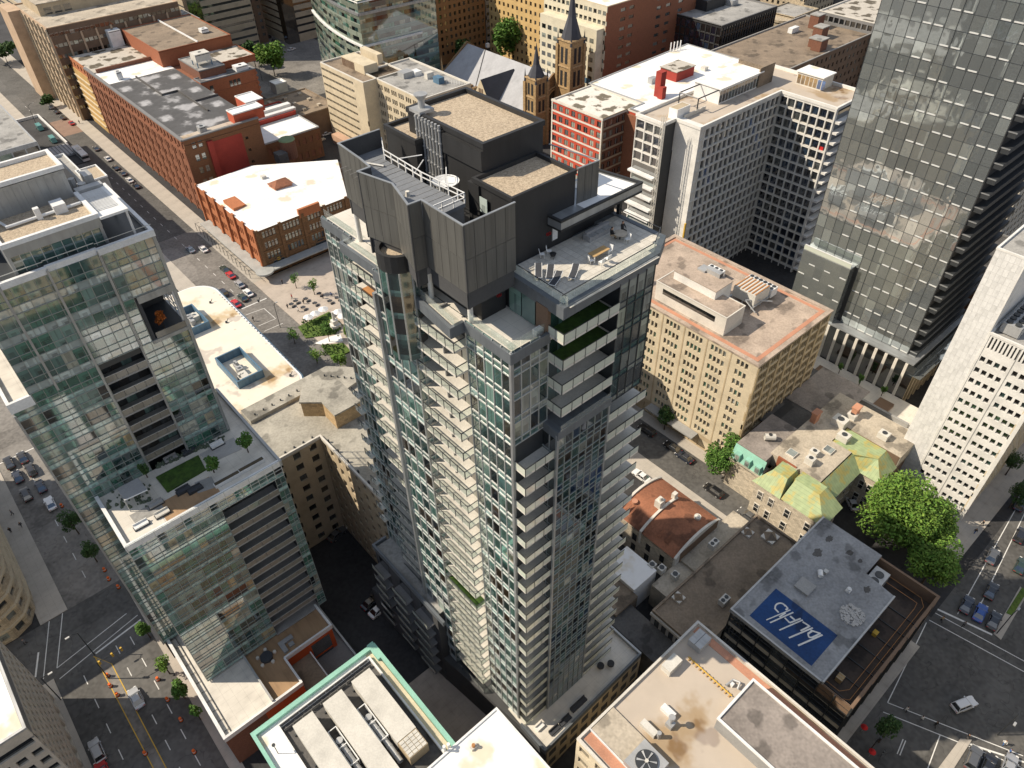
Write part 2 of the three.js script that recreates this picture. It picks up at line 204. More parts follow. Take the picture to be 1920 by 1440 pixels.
// curtain wall: per storey a spandrel panel and a pane for each bay, mullions proud
function curtain(t, f, o) {
  const { y0, n, fh, bays, sp = 0.8, gl, spm = 'sp_sea', s0 = 0, s1 = f.L, mw = 0.07, md = 0.1, mull = 'mull', split = 0, skip, d = -0.03, top, hm = mull } = o;
  const w = (s1 - s0) / bays, mm = t.g('mullion', mull), mh = t.g('transom', hm);
  for (let k = 0; k < n; k++) {
    const y = y0 + k * fh;
    for (let i = 0; i < bays; i++) {
      if (skip && skip(k, i)) continue;
      const a = s0 + i * w, b = a + w; if (sp) t.pane(f, a, b, y, y + sp, d, typeof spm === 'string' ? spm : pick(spm), 'spandrel_panel');
      const m = typeof gl === 'function' ? gl(k, i) : pick(gl);
      if (split) { t.pane(f, a, b, y + sp, y + sp + split, d, pick(gl instanceof Function ? [m] : gl)); t.pane(f, a, b, y + sp + split, y + fh, d, m); mh.lb(f, a, b, y + sp + split - 0.04, y + sp + split + 0.04, d, d + md); } else t.pane(f, a, b, y + sp, y + fh, d, m);
      mm.lb(f, a - mw / 2, a + mw / 2, y, y + fh, d, d + md + 0.02); if (i === bays - 1 || (skip && skip(k, i + 1))) mm.lb(f, b - mw / 2, b + mw / 2, y, y + fh, d, d + md + 0.02);
      mh.lb(f, a, b, y - 0.05, y + 0.05, d, d + md); if (sp) mh.lb(f, a, b, y + sp - 0.04, y + sp + 0.04, d, d + md);
    }
  }
}
// flat roof with parapet over a polygon (list of [x, z]), top of parapet at y
function flat(t, pts, y, { par = 0.7, th = 0.35, roof = 'rgrey', pm = 'white', cope, name = 'roof' } = {}) {
  const v = pts.map((q) => new THREE.Vector2(q[0], -q[1])), q = THREE.ShapeUtils.area(v) < 0 ? [...pts].reverse() : pts;
  t.g(name, roof).poly(q, y - par + 0.03); const P = t.g('parapet', pm), n = q.length;
  const inn = q.map((b, i) => { const a = q[(i + n - 1) % n], c = q[(i + 1) % n], d = (p, r) => { const L = Math.hypot(r[0] - p[0], r[1] - p[1]); return [(r[0] - p[0]) / L, (r[1] - p[1]) / L]; }, e = d(a, b), f = d(b, c), n1 = [e[1], -e[0]], n2 = [f[1], -f[0]], k = th / Math.max(0.35, 1 + n1[0] * n2[0] + n1[1] * n2[1]); return [b[0] + (n1[0] + n2[0]) * k, b[1] + (n1[1] + n2[1]) * k]; });
  for (let i = 0; i < n; i++) { const j = (i + 1) % n, a = q[i], b = q[j], c = inn[j], d = inn[i]; P.quad([a[0], y - par - 0.02, a[1]], [b[0], y - par - 0.02, b[1]], [b[0], y, b[1]], [a[0], y, a[1]]); P.quad([a[0], y, a[1]], [b[0], y, b[1]], [c[0], y, c[1]], [d[0], y, d[1]]); P.quad([c[0], y - par - 0.02, c[1]], [d[0], y - par - 0.02, d[1]], [d[0], y, d[1]], [c[0], y, c[1]]); }
}
const rect = (x0, x1, z0, z1) => [[x0, z0], [x1, z0], [x1, z1], [x0, z1]];
T.pond = tex(512, 29, (u, v) => { const s = sst(0.5, 0.72, fbm(u, v, 5, 5, 2)), d = sst(0.6, 0.72, fbm(u, v, 7, 4)); const k = 0.95 - 0.1 * fbm(u, v, 16, 3, 1); return [k * (1 - 0.25 * s - 0.3 * d), k * (1 - 0.36 * s - 0.32 * d), k * (1 - 0.52 * s - 0.3 * d)]; });
mat('rblotpale', 0.8, 0.74, 0.62, 'pond'); mat('rtanstain', 0.52, 0.45, 0.37, 'pond'); mat('rpinkgrey', 0.42, 0.37, 0.33, 'roof'); mat('rgreyconc', 0.4, 0.41, 0.42, 'roof'); mat('rdarkbrown', 0.09, 0.065, 0.05, 'roof'); mat('bluestain', 0.014, 0.075, 0.25, 'roof'); mat('greyrubble', 0.46, 0.45, 0.43, 'con'); mat('offwhitepanel', 0.5, 0.47, 0.41, 'con');
mat('tan2', 0.5, 0.39, 0.23, 'con'); mat('wallpanel', 0.82, 0.82, 0.8, 'con', { roughness: 0.55 }); mat('wallpanel2', 0.76, 0.76, 0.74, 'con', { roughness: 0.5 });
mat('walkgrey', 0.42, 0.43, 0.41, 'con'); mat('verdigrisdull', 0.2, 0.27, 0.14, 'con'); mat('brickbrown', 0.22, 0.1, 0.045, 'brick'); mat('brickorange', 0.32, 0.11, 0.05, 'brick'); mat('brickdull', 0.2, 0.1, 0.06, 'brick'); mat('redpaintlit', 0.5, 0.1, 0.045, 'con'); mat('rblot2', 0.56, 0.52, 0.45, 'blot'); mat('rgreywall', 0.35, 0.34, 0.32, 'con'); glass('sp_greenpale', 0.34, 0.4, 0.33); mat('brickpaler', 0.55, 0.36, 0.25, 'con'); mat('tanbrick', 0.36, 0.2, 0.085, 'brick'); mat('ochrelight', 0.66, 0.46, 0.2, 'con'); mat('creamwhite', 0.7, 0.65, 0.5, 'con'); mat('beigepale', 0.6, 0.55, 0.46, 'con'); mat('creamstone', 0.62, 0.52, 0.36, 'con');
mat('walkwaygrey', 0.2, 0.215, 0.235, 'con'); glass('g_curtain2', 0.42, 0.44, 0.36);
mat('mullthin', 0.26, 0.29, 0.28, null, { roughness: 0.45, metalness: 0.3 }); mat('guardsmoke', 0.36, 0.34, 0.29, null, { phys: 1, transmission: 0.45, thickness: 0, roughness: 0.08 }); mat('m_bright', 0.62, 0.68, 0.68, null, MIR);
// ---------- ground, streets, pavements, painted markings ----------
const GX = [-260, 900], GZ = [-1300, 260];
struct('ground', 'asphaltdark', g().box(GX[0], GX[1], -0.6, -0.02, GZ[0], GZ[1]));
struct('road', 'asphalt', g().box(-21.5, -4.6, -0.5, 0, -104, 60));                                   // wide street, lower left
struct('road', 'asphalt', g().box(-60, -4.6, -0.5, 0.001, -117, -104));                               // crossing
struct('road', 'asphaltold', g().box(-15, -4.6, -0.5, 0, -330, -117));
struct('road', 'asphalt', g().box(51, 64.8, -0.5, 0.002, -560, -186));                                // street along the brick buildings
struct('road', 'asphaltold', g().box(46, 64.8, -0.5, 0.003, -240, -110));
struct('road', 'asphalt', g().box(98.5, 107.4, -0.5, 0.001, -135, -4));
struct('road', 'asphalt', g().box(66, 330, -0.5, 0, -4, 30));
struct('road', 'asphaltold', g().box(140, 200, -0.5, 0.001, -560, -318));
const kerb = 0.13;
struct('sidewalk', 'sidewalk', g().box(-24, -21.5, -0.4, kerb, -104, 60));
struct('sidewalk', 'sidewalk', g().box(-20, -15, -0.4, kerb, -330, -117));
struct('sidewalk', 'sidewalk', g().box(-4.6, -2.6, -0.4, kerb, -330, 60));
struct('sidewalk', 'sidewalk', g().box(64.8, 70, -0.4, kerb, -560, -190));
struct('sidewalk', 'sidewalk', g().box(46, 51, -0.4, kerb, -560, -196));
struct('sidewalk', 'sidewalk', g().box(107.4, 114.5, -0.4, kerb, -135, -42));
struct('sidewalk', 'sidewalk', g().box(94, 98.5, -0.4, kerb, -135, -28));
struct('sidewalk', 'sidewalk', g().box(66, 100, -0.4, kerb, -4.4, -2.6));
struct('sidewalk', 'sidewalk', g().box(118, 330, -0.4, kerb, -12, -6.2));
struct('plaza', 'paving', g().box(64.8, 180, -0.4, kerb + 0.01, -196, -148));
struct('crosswalk_paving', 'brickpave', g().box(50, 66, -0.4, 0.012, -372, -352));
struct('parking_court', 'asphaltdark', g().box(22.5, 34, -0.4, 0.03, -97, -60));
struct('alley', 'paving', g().box(21.6, 34, -0.4, 0.05, -60, -30));
{ // painted lines: strip(x0,z0,x1,z1,w)
  const w = g(), y = g();
  const line = (q, x0, z0, x1, z1, wd = 0.16) => { const L = Math.hypot(x1 - x0, z1 - z0), nx = -(z1 - z0) / L * wd / 2, nz = (x1 - x0) / L * wd / 2; q.quad([x0 + nx, 0.01, z0 + nz], [x1 + nx, 0.01, z1 + nz], [x1 - nx, 0.01, z1 - nz], [x0 - nx, 0.01, z0 - nz]); };
  const dash = (q, x0, z0, x1, z1, on = 2.2, off = 3.6, wd = 0.15) => { const L = Math.hypot(x1 - x0, z1 - z0); for (let s = 0; s < L; s += on + off) { const e = Math.min(L, s + on), k = (t) => [x0 + (x1 - x0) * t / L, z0 + (z1 - z0) * t / L]; line(q, ...k(s), ...k(e), wd); } };
  const pl = (q, a, b, wd) => line(q, ...at(...a), ...at(...b), wd);
  // left crossing
  dash(w, -8, -103, -7.9, -20); dash(w, -10.7, -103, -10.7, -20); dash(w, -17.2, -101, -17.3, -20);
  line(w, -20.4, -105.8, -6.7, -108.4); line(w, -20.7, -103.3, -5.2, -106.6); line(w, -14.1, -103.9, -5.1, -105.2, 0.34);
  line(w, -20.4, -105.8, -16, -116.9); line(w, -22.9, -105.3, -18.5, -116.8); line(w, -23.9, -106.6, -22, -111.4, 0.3);
  line(w, -15, -168, -5, -168, 0.3); dash(w, -9.9, -165, -9.9, -121);
  line(y, -14.4, -103, -13.1, -20); line(y, -12.6, -100, -11.9, -20); line(y, -14.6, -103.6, -12.6, -99.8);
  // crossing by the plaza
  line(w, 61, -181.9, 61.1, -175); line(w, 61, -181.9, 55.5, -182.6); line(w, 61.1, -175, 55.8, -175.2); line(w, 55.8, -171.8, 61.6, -171.6); line(w, 56, -186.2, 64, -186.1, 0.4);
  dash(w, 58.1, -300, 58.1, -188, 2, 4); dash(w, 54.8, -400, 54.8, -250, 2, 4);
  // lower right crossing
  line(w, 85.9, -1.4, 105.7, -4.1); line(w, 85.9, -1.4, 94, 17.8); line(w, 83.8, -1.1, 92, 18.5); line(w, 106.6, -4, 109.8, 16); line(w, 108.9, -3.9, 112, 16); line(w, 110, -4, 112.3, 5.2, 0.4);
  line(w, 87.2, 7.2, 74, 9.4); line(w, 112.7, 1.5, 180, -6); line(w, 111.8, -1, 160, -5.2); dash(w, 115, 10.2, 180, 5); line(w, 82, 3.4, 79, 3.9); line(w, 82.1, 3.8, 79.1, 4.3); line(w, 76, 4.8, 73, 5.3); line(w, 89, 10.3, 96, 24, 0.3);
  for (const q of [w]) { const o = q.build('road_marking', 'paint', scene); o.userData.kind = 'structure'; }
  const o = y.build(numbered('road_marking'), 'yellowpaint', scene); o.userData.kind = 'structure'; taken.road_marking = (taken.road_marking ?? 0) + 1;
}
struct('traffic_island', 'asphaltold', g().prism([[-14.3, -103], [-12.7, -100], [-12, -20], [-13, -20]], 0, 0.012, true, false));
struct('traffic_island', 'sidewalk', g().prism([at(1800, 1385), at(1822, 1387), at(1785, 1445), at(1755, 1445)], 0, 0.14));
struct('traffic_island', 'sidewalk', g().prism([at(1862, 1188), at(1876, 1200), at(1925, 1115), at(1912, 1100)], 0, 0.14));
single('grass_strip', 'narrow strip of grass on the traffic island at the right edge', 'grass', 'grass', g().prism([at(1885, 1150), at(1897, 1155), at(1925, 1110), at(1915, 1102)], 0.14, 0.2)).userData.kind = 'stuff';

JIT = 1;
// ---------- central glass tower ----------
{
  const t = new Thing('condominium_tower', 'tall central glass apartment tower with black rooftop boxes, metal screen and stacked balconies', 'tower');
  const P = 8, TOP = 84.4, FH = 3.19, N = 24;
  const gl = ['g_teal', 'g_teal', 'g_teal3', 'g_teal2', 'g_dark', 'g_sea', 'g_room', 'g_teal2', 'g_teal3'];
  // core and slabs
  t.g('core', 'mulldark').box(35, 52.5, P, TOP - 1, -73.6, -40.4);
  const slab = (x0, x1, z0, z1, y) => t.g('floor_slab', 'offwhite').box(x0, x1, y - 0.24, y, z0, z1);
  const guard = (f, y, a = 0, b = f.L, m = 'guard', np = 3, h = 1.05) => { for (let i = 0; i < np; i++) { const s0 = a + (b - a) * i / np, s1 = a + (b - a) * (i + 1) / np; t.pane(f, s0 + 0.03, s1 - 0.03, y + 0.08, y + h, 0.02, m, 'balcony_glass', 0.03); t.g('railing', 'mulldark').lb(f, s0 - 0.03, s0 + 0.03, y - 0.2, y + h, -0.03, 0.03); } t.g('railing', 'mulldark').lb(f, a, b, y + h, y + h + 0.06, -0.04, 0.04); };
  // A: corner section
  const fa = face(34.3, -46.5, 34.3, -39.8), fb = face(34.3, -39.8, 39.1, -39.8);
  t.g('core', 'mulldark').box(34.45, 39, P, TOP - 1, -46.4, -39.95);
  curtain(t, fa, { y0: P, n: N, fh: FH, bays: 5, sp: 0.85, gl, spm: ['sp_teal', 'sp_sea', 'sp_teal', 'g_sea'] });
  curtain(t, fb, { y0: P + 20 * FH, n: 4, fh: FH, bays: 4, sp: 0.85, gl: ['g_blind', 'g_pane', 'g_grey', 'g_teal3', 'g_dark'], spm: ['g_pane', 'sp_teal'] });
  t.g('corner_post', 'alu').box(34.15, 34.45, P, TOP, -39.95, -39.65);
  // below: corner balconies on the front
  t.g('wall', 'midgrey').box(34.6, 38.7, P, P + 20 * FH, -40.4, -40.05);
  for (let k = 0; k < 20; k++) {
    const y = P + k * FH; slab(34.4, 38.7, -40, -38, y);
    for (let i = 0; i < 3; i++) t.pane(face(34.4, -40.03, 38.7, -40.03), 0.2 + i * 1.35, 1.4 + i * 1.35, y + 0.1, y + 2.6, 0, pick(gl), 'balcony_door');
    guard(face(34.4, -38, 38.7, -38), y, 0, 4.3, 'guardpale', 3); guard(face(34.4, -40, 34.4, -38), y, 0, 2, 'guardpale', 1);
  }
  // B: long balconies between corner and bay
  const fB = face(32.7, -53.6, 32.7, -46.6);
  for (let k = 0; k < N; k++) {
    const y = P + k * FH; if (k > 0) slab(32.7, 35.2, -53.5, -46.6, y);
    if (k === 8) { t.part('turf_mat', 'turf', (q) => q.box(32.85, 34.6, y, y + 0.05, -53.6, -46.8), 'green turf mat covering the balcony floor'); }
    guard(fB, y, 0, 7, 'guard', 5); guard(face(32.7, -46.6, 34.3, -46.6), y, 0, 1.6, 'guard', 1);
    for (let i = 0; i < 4; i++) t.pane(face(35, -54, 35, -46.5), 0.3 + i * 1.8, 1.9 + i * 1.8, y + 0.1, y + 2.75, 0.03, pick(['g_dark', 'g_room', 'g_teal3', 'g_blind', 'g_teal']), 'balcony_door');
    t.g('partition', 'midgrey').box(34, 35, y, y + FH - 0.24, -50.4, -50.25);
  }
  // C: glass bay with slanted face
  t.g('core', 'mulldark').prism([[36.5, -60.2], [33, -60.1], [32.95, -54.2], [35, -53.8], [36.5, -53.6]], P, TOP - 0.6);
  const fc1 = face(32.8, -60.3, 32.8, -54), fc2 = face(32.8, -54, 35.1, -53.55);
  curtain(t, fc1, { y0: P, n: N, fh: FH, bays: 4, sp: 0.8, gl, spm: ['sp_sea', 'sp_teal'] });
  curtain(t, fc2, { y0: P, n: N, fh: FH, bays: 3, sp: 0.8, gl: ['g_pane', 'g_sea', 'g_grey', 'g_teal2'], spm: ['sp_pale', 'sp_sea'] });
  t.g('fin', 'alu').box(32.4, 33.1, P + 6, TOP - 3, -60.75, -60.35);
  // drum on top of the bay
  const drum = (r, k = 0) => Array.from({ length: 13 }, (_, i) => { const a = Math.PI * (0.5 + 1.15 * i / 12) + 0.1; return [33.1 + r * Math.cos(a) + k, -55.3 - r * Math.sin(a)]; });
  { const D = drum(2.15); t.part('drum_cap', 'black', (q) => { for (let i = 0; i < D.length - 1; i++) { const f = face(...D[i], ...D[i + 1]); q.lb(f, 0, f.L, 87.6, 89.5, -0.35, 0.05); } });
    t.part('drum_roof', 'gravel', (q) => q.poly(drum(2), 88.9));
    for (let i = 0; i < D.length - 1; i += 2) { const f = face(...D[i], ...D[Math.min(i + 2, D.length - 1)]); for (let k = 0; k < 4; k++) { t.pane(f, 0, f.L, 76.4 + k * 2.8, 76.4 + k * 2.8 + 0.75, 0, 'sp_teal', 'spandrel_panel'); t.pane(f, 0, f.L, 77.15 + k * 2.8, 79.2 + k * 2.8, 0, pick(gl)); } t.g('mullion', 'mull').lb(f, -0.07, 0.07, 76.4, 87.6, 0, 0.12); }
    t.g('core', 'mulldark').prism(drum(2), 76.3, 87.7); }
  // D: balconies behind the bay, then glass to the back corner
  const fD = face(33.3, -67.6, 33.3, -60.8);
  for (let k = 0; k < N; k++) {
    const y = P + k * FH; if (k > 2) { slab(33.3, 36.2, -67.6, -60.7, y); guard(fD, y, 0, 6.8, 'guard', 5); }
    for (let i = 0; i < 3; i++) t.pane(face(35.6, -68, 35.6, -60.5), 0.3 + i * 2.2, 2.2 + i * 2.2, y + 0.1, y + 2.75, 0.03, pick(['g_dark', 'g_room', 'g_teal3']), 'balcony_door');
  }
  t.g('wall', 'midgrey').box(35.5, 36.5, P, TOP - 1, -68, -60.2);
  t.part('timber_mat', 'rustbox', (q) => q.box(34, 35.4, P + 22 * FH, P + 22 * FH + 0.06, -66.4, -63.8), 'orange timber mat on a balcony floor');
  const fe = face(34.7, -74, 34.7, -68);
  curtain(t, fe, { y0: P, n: N, fh: FH, bays: 5, sp: 0.85, gl, spm: ['sp_teal', 'sp_sea'] });
  for (let k = 6; k < 16; k++) { const y = P + k * FH; slab(34, 34.7, -74.8, -73.2, y); guard(face(34, -74.8, 34, -73.2), y, 0, 1.6, 'guard', 2); }
  t.g('wall', 'midgrey').box(35, 52.5, P, TOP - 1, -74.1, -73.6);
  // E: front, right of the corner: recess, glass shaft, end balconies
  t.g('wall', 'darkgrey').box(39, 52, P, TOP - 1, -40.6, -40.2);
  const fl = face(38.7, -37.7, 46.7, -37.7);
  t.g('core', 'mulldark').box(38.85, 46.6, P, 72, -40.3, -37.85);
  curtain(t, fl, { y0: P, n: 20, fh: 3.17, bays: 7, sp: 0.75, gl: ['g_grey', 'g_teal3', 'g_dark', 'g_teal3', 'g_blue', 'g_teal', 'g_dark', 'g_grey', 'g_pane'], spm: ['g_teal', 'g_grey', 'sp_teal'], mw: 0.05, split: 0.9, mull: 'mullthin', hm: 'mullthin' });
  curtain(t, face(38.7, -40, 38.7, -37.7), { y0: P, n: 20, fh: 3.17, bays: 2, sp: 0.75, gl: ['g_teal3', 'g_dark'], spm: 'sp_teal' });
  t.g('shaft_cap', 'fascia').box(38.6, 46.8, 71.4, 72.6, -40.3, -37.5);
  for (let i = 0; i < 7; i++) t.pane(face(38.9, -37.45, 46.6, -37.45), i * 1.1, i * 1.1 + 1.05, 72.6, 73.5, 0, 'guard', 'balcony_glass', 0.03);
  t.g('corner_post', 'alu').box(38.6, 38.85, P, 72, -37.85, -37.6); t.g('corner_post', 'alu').box(46.6, 46.8, P, 72, -37.85, -37.6);
  // upper balconies over the shaft
  const fu = face(39.1, -37.7, 46.8, -37.7);
  for (let k = 0; k < 4; k++) {
    const y = 74.6 + k * 3.19; slab(39.1, 46.8, -40.3, -37.7, y); guard(fu, y, 0, 7.7, k > 1 ? 'guardpale' : 'guardpale', 5); guard(face(39.1, -40, 39.1, -37.7), y, 0, 2.3, 'guardpale', 2);
    if (k > 1) t.part('turf_mat', 'turf', (q) => q.box(39.25, 46.5, y, y + 0.05, -40.2, -37.85), 'green turf mat covering the balcony floor');
    for (let i = 0; i < 5; i++) t.pane(face(39.1, -40.18, 46.8, -40.18), 0.2 + i * 1.5, 1.6 + i * 1.5, y + 0.1, y + 2.6, 0, pick(gl), 'balcony_door');
  }
  const fg = face(46.8, -37.9, 52, -37.9);
  t.g('core', 'mulldark').box(46.95, 51.9, 71, 87, -40.5, -38.05);
  curtain(t, fg, { y0: 71.3, n: 5, fh: 3.19, bays: 4, sp: 0.8, gl: ['g_blind', 'g_pane', 'g_grey', 'g_teal3', 'g_pane'], spm: ['g_teal', 'g_pane'], mull: 'mulldark', hm: 'mulldark' });
  curtain(t, face(52, -37.9, 55, -40.3), { y0: 71.3, n: 5, fh: 3.19, bays: 2, sp: 0.8, gl, spm: 'sp_teal', mull: 'mulldark' });
  // end balconies, bottom to 70 m
  for (let k = 0; k < 20; k++) {
    const y = P + k * FH, w = 53.8 - k * 0.03; slab(46.8, w, -40.4, -37.7, y); guard(face(46.8, -37.7, w, -37.7), y, 0, w - 46.8, 'guardpale', 4);
    for (let i = 0; i < 4; i++) t.pane(face(46.8, -40.2, 53, -40.2), 0.2 + i * 1.5, 1.6 + i * 1.5, y + 0.1, y + 2.6, 0.03, pick(gl), 'balcony_door');
  }
  t.g('wall', 'darkgrey').box(52, 52.5, P, TOP, -73, -40.3);
  curtain(t, face(52.6, -40.5, 52.6, -73), { y0: P, n: N, fh: FH, bays: 12, gl, spm: 'sp_teal' });
  // roof deck and parapet fascia following the outline
  const outline = [[34.15, -39.65], [34.15, -46.6], [32.5, -46.6], [33.2, -53.7], [32.7, -54], [32.7, -60.4], [33.2, -60.6], [33.1, -67.7], [34.6, -67.9], [34.5, -74.1], [52.5, -74.1], [52.5, -39.65]];
  t.g('roof_deck', 'deck').prism(outline, TOP - 1, TOP - 0.35);
  { const O = outline.slice(0, 10); for (let i = O.length - 1; i > 0; i--) { if (i === 4) continue; const f = face(...O[i], ...O[i - 1]); t.g('fascia', 'fascia').lb(f, 0, f.L, TOP - 1.25, TOP + 0.02, -0.3, 0.06); if (f.L > 2) for (let k = 0; k < 4; k++) t.pane(f, f.L * k / 4 + 0.05, f.L * (k + 1) / 4 - 0.05, TOP + 0.02, TOP + 0.95, -0.5, 'guard', 'balcony_glass', 0.03); }
    const f = face(34.15, -39.65, 39.2, -39.65); t.g('fascia', 'fascia').lb(f, 0, f.L, TOP - 1.25, TOP, -0.3, 0.06); for (let k = 0; k < 3; k++) t.pane(f, f.L * k / 3 + 0.05, f.L * (k + 1) / 3 - 0.05, TOP, TOP + 0.95, -0.5, 'guard', 'balcony_glass', 0.03); }
  for (const [x, z, y1] of [[34.6, -52.4, 90], [34.9, -46.4, 90], [35.3, -66.8, 90]]) t.part('column', 'white', (q) => q.cyl(x, z, TOP - 0.4, y1, 0.28, 0.28, 14));
  // black rooftop boxes
  const W = (x0, x1, y0, y1, z0, z1) => t.g('black_wall', 'black').box(x0, x1, y0, y1, z0, z1);
  W(41.9, 49.7, TOP - 0.4, 97.8, -64.2, -52); flat(t, rect(41.75, 49.85, -64.35, -51.85), 98.4, { par: 0.5, th: 0.4, roof: 'gravel', pm: 'black', name: 'gravel_roof' });
  W(40.5, 49, TOP - 0.4, 95.7, -66.7, -61.3); flat(t, rect(40.35, 49.2, -66.85, -61.15), 96.2, { par: 0.45, th: 0.35, roof: 'gravel', pm: 'black', name: 'gravel_roof' });
  W(40.5, 48.7, TOP - 0.4, 94.9, -51.9, -46.3); W(40.3, 41.6, TOP - 0.4, 94.9, -52.6, -51); flat(t, rect(40.3, 48.8, -52, -46.2), 95.5, { par: 0.45, th: 0.3, roof: 'gravel', pm: 'black', name: 'gravel_roof' });
  W(37.4, 40.5, TOP - 0.4, 88, -53, -46.3); W(35.9, 39, TOP - 0.4, 89.5, -54, -45.9);
  t.pane(face(40.28, -52, 40.28, -46.4), 1.2, 2.3, 92.4, 94, 0.04, 'sp_pale', 'louvre_window');
  t.g('ribs', 'black').lb(face(41.9, -64.2, 41.9, -52), 5.6, 12.2, 95.6, 97.6, 0, 0.3);
  for (let i = 0; i < 8; i++) { const z = -62.2 + i * 0.55; t.part('flue_pipe', 'galv', (q) => { q.cyl(41.5, z, 88.5, 98.3, 0.14, 0.14, 9); for (let k = 0; k < 8; k++) q.cyl(41.5, z, 88.6 + k * 1.35 - i * 0.05, 88.74 + k * 1.35 - i * 0.05, 0.2, 0.2, 9); }); }
  t.part('exhaust_hood', 'galv', (q) => { q.box(41.6, 43.4, 98.3, 98.6, -63.4, -61.6); q.cyl(42.6, -62.6, 98.6, 99.5, 0.36, 0.36, 14); q.cyl(42.6, -62.6, 99.5, 99.9, 0.4, 0.72, 14); q.cyl(42.6, -62.6, 99.9, 100, 0.72, 0.72, 14); });
  // metal screen: every panel on its own
  const S = [[38.9, -65.4], [33.9, -65.4], [33.6, -60.9], [33.3, -58.7], [31.9, -58.7], [32.9, -54.4], [31.6, -50.1], [33, -50], [32.9, -44], [38.8, -44]];
  const cnt = [4, 4, 2, 1, 4, 4, 1, 5, 5];
  for (let i = 0; i < S.length - 1; i++) {
    const f = face(...S[i], ...S[i + 1]), n = cnt[i], lo = i < 2 ? 90.6 : 89.6, hi = 96.5; t.g('screen_frame', 'darkgrey').lb(f, 0, f.L, lo - 0.1, hi - 0.05, -0.14, -0.06); t.g('screen_cap', 'alu').lb(f, -0.03, f.L + 0.03, hi, hi + 0.07, -0.16, 0.04); t.g('screen_skirt', 'darkgrey').lb(f, 0.1, f.L - 0.1, lo - 1.9, lo, -0.35, -0.2);
    for (let k = 0; k < n; k++) for (let j = 0; j < 2; j++) { const a = f.L * k / n + 0.02, b = f.L * (k + 1) / n - 0.02, m = (lo + hi) / 2; t.pane(f, a, b, j ? m + 0.02 : lo, j ? hi : m - 0.02, -0.03, 'panel', 'metal_panel', 0.06); }
  }
  W(36.8, 48, 86, 90.4, -62, -46.5);
  t.g('machine_deck', 'midgrey').prism([[34.2, -65], [33.9, -60.6], [33.3, -58.4], [32.3, -58.3], [33.1, -54.4], [31.9, -50.4], [33.3, -50.2], [33.2, -44.4], [38.6, -44.4], [40.6, -49], [39.8, -65]], 88.6, 90.3);
  const wk = [[35.9, -65.3], [39, -65.3], [37.5, -62.7], [37.3, -56], [37.7, -49.8], [33.2, -49.6], [33.2, -50.2], [32.0, -50.4], [33.2, -54.5], [32.2, -58.5], [33.5, -58.5], [34.2, -65.2]];
  t.part('walkway', 'walkwaygrey', (q) => q.prism(wk, 94.2, 94.6)); t.part('walkway_base', 'midgrey', (q) => q.prism(wk.map(([x, z]) => [35.6 + (x - 35.6) * 0.96, -57.5 + (z + 57.5) * 0.98]), 90, 94.2));
  for (let i = 0; i < 16; i++) t.g('deck_seam', 'midgrey').box(33, 37.4, 94.6, 94.615, -64 + i * 0.9, -63.96 + i * 0.9);
  t.part('guard_rail', 'palewhite', (q) => { const p = [[39, -65.3], [37.5, -62.7], [37.3, -56], [37.7, -49.8], [33.6, -49.8]]; for (let i = 0; i < p.length - 1; i++) { const f = face(...p[i], ...p[i + 1]); for (const y of [95.1, 95.6]) q.lb(f, 0, f.L, y, y + 0.07, -0.04, 0.04); for (let s = 0; s <= f.L; s += 1.3) q.lb(f, s, s + 0.08, 94.6, 95.65, -0.04, 0.04); } q.rod([37.4, 95.6, -60], [39.3, 95.9, -58.5], 0.06).rod([37.4, 94.8, -57.5], [38.4, 96.2, -57], 0.06).rod([37.6, 95.5, -52.4], [39.6, 95.7, -55], 0.06); });
  t.part('deck_gutter', 'galv', (q) => q.rod([34.9, 94.75, -64.2], [36.4, 94.75, -61.2], 0.12)); t.part('deck_vent', 'offwhite', (q) => q.cyl(34.6, -54.6, 94.6, 95.1, 0.25, 0.2, 10));
  // right screen, canopy
  for (const [a, b] of [[[48.8, -46.1], [51.6, -45.9]], [[51.6, -45.9], [50.6, -52]]]) { const f = face(...a, ...b); for (let k = 0; k < 3; k++) t.pane(f, f.L * k / 3 + 0.02, f.L * (k + 1) / 3 - 0.02, 90.8, 95.6, 0, 'panel', 'metal_panel', 0.08); t.g('screen_cap', 'alu').lb(f, 0, f.L, 95.6, 95.67, -0.1, 0.05); }
  W(48.6, 52, TOP, 90.8, -52, -46.4);
  t.part('canopy', 'alu', (q) => q.prism([[45, -46.3], [45.1, -44.5], [57, -44.5], [55.8, -50], [48.7, -50], [48.7, -46.3]], 90.9, 91.8)); t.part('canopy_roof', 'rwhite', (q) => q.prism([[48.8, -46.1], [48.8, -44.9], [56.3, -44.9], [55.3, -49.6], [51, -49.6], [51.7, -46.1]], 91.8, 91.85));
  t.part('canopy_rim', 'black', (q) => { for (const [a, b] of [[[45.1, -44.5], [57, -44.5]], [[57, -44.5], [55.8, -50]], [[45, -46.3], [45.1, -44.5]]]) { const f = face(...a, ...b); q.lb(f, 0, f.L, 91.8, 92, -0.25, 0.03); q.lb(f, 0, f.L, 90.8, 91, -0.1, 0.03); } });
  t.part('canopy_column', 'black', (q) => q.box(55.3, 55.7, 88, 91, -46.3, -45.9));
  // roof terrace with pavers
  const TT = 88.2, ter = [[39.2, -46.3], [39, -37.8], [52.5, -38], [55.5, -39.7], [55.4, -47], [48, -47]];
  t.g('terrace_slab', 'fascia').prism(ter, TT - 1.1, TT - 0.05);
  W(39.3, 55.3, TOP - 0.4, TT - 1.0, -47, -40.5); W(39.2, 46.6, TOP - 0.4, TT - 1, -40.7, -40.3);
  t.g('wall_panel', 'brownwall').box(38.95, 39.35, TOP - 0.4, TT - 1, -41.4, -39.8);
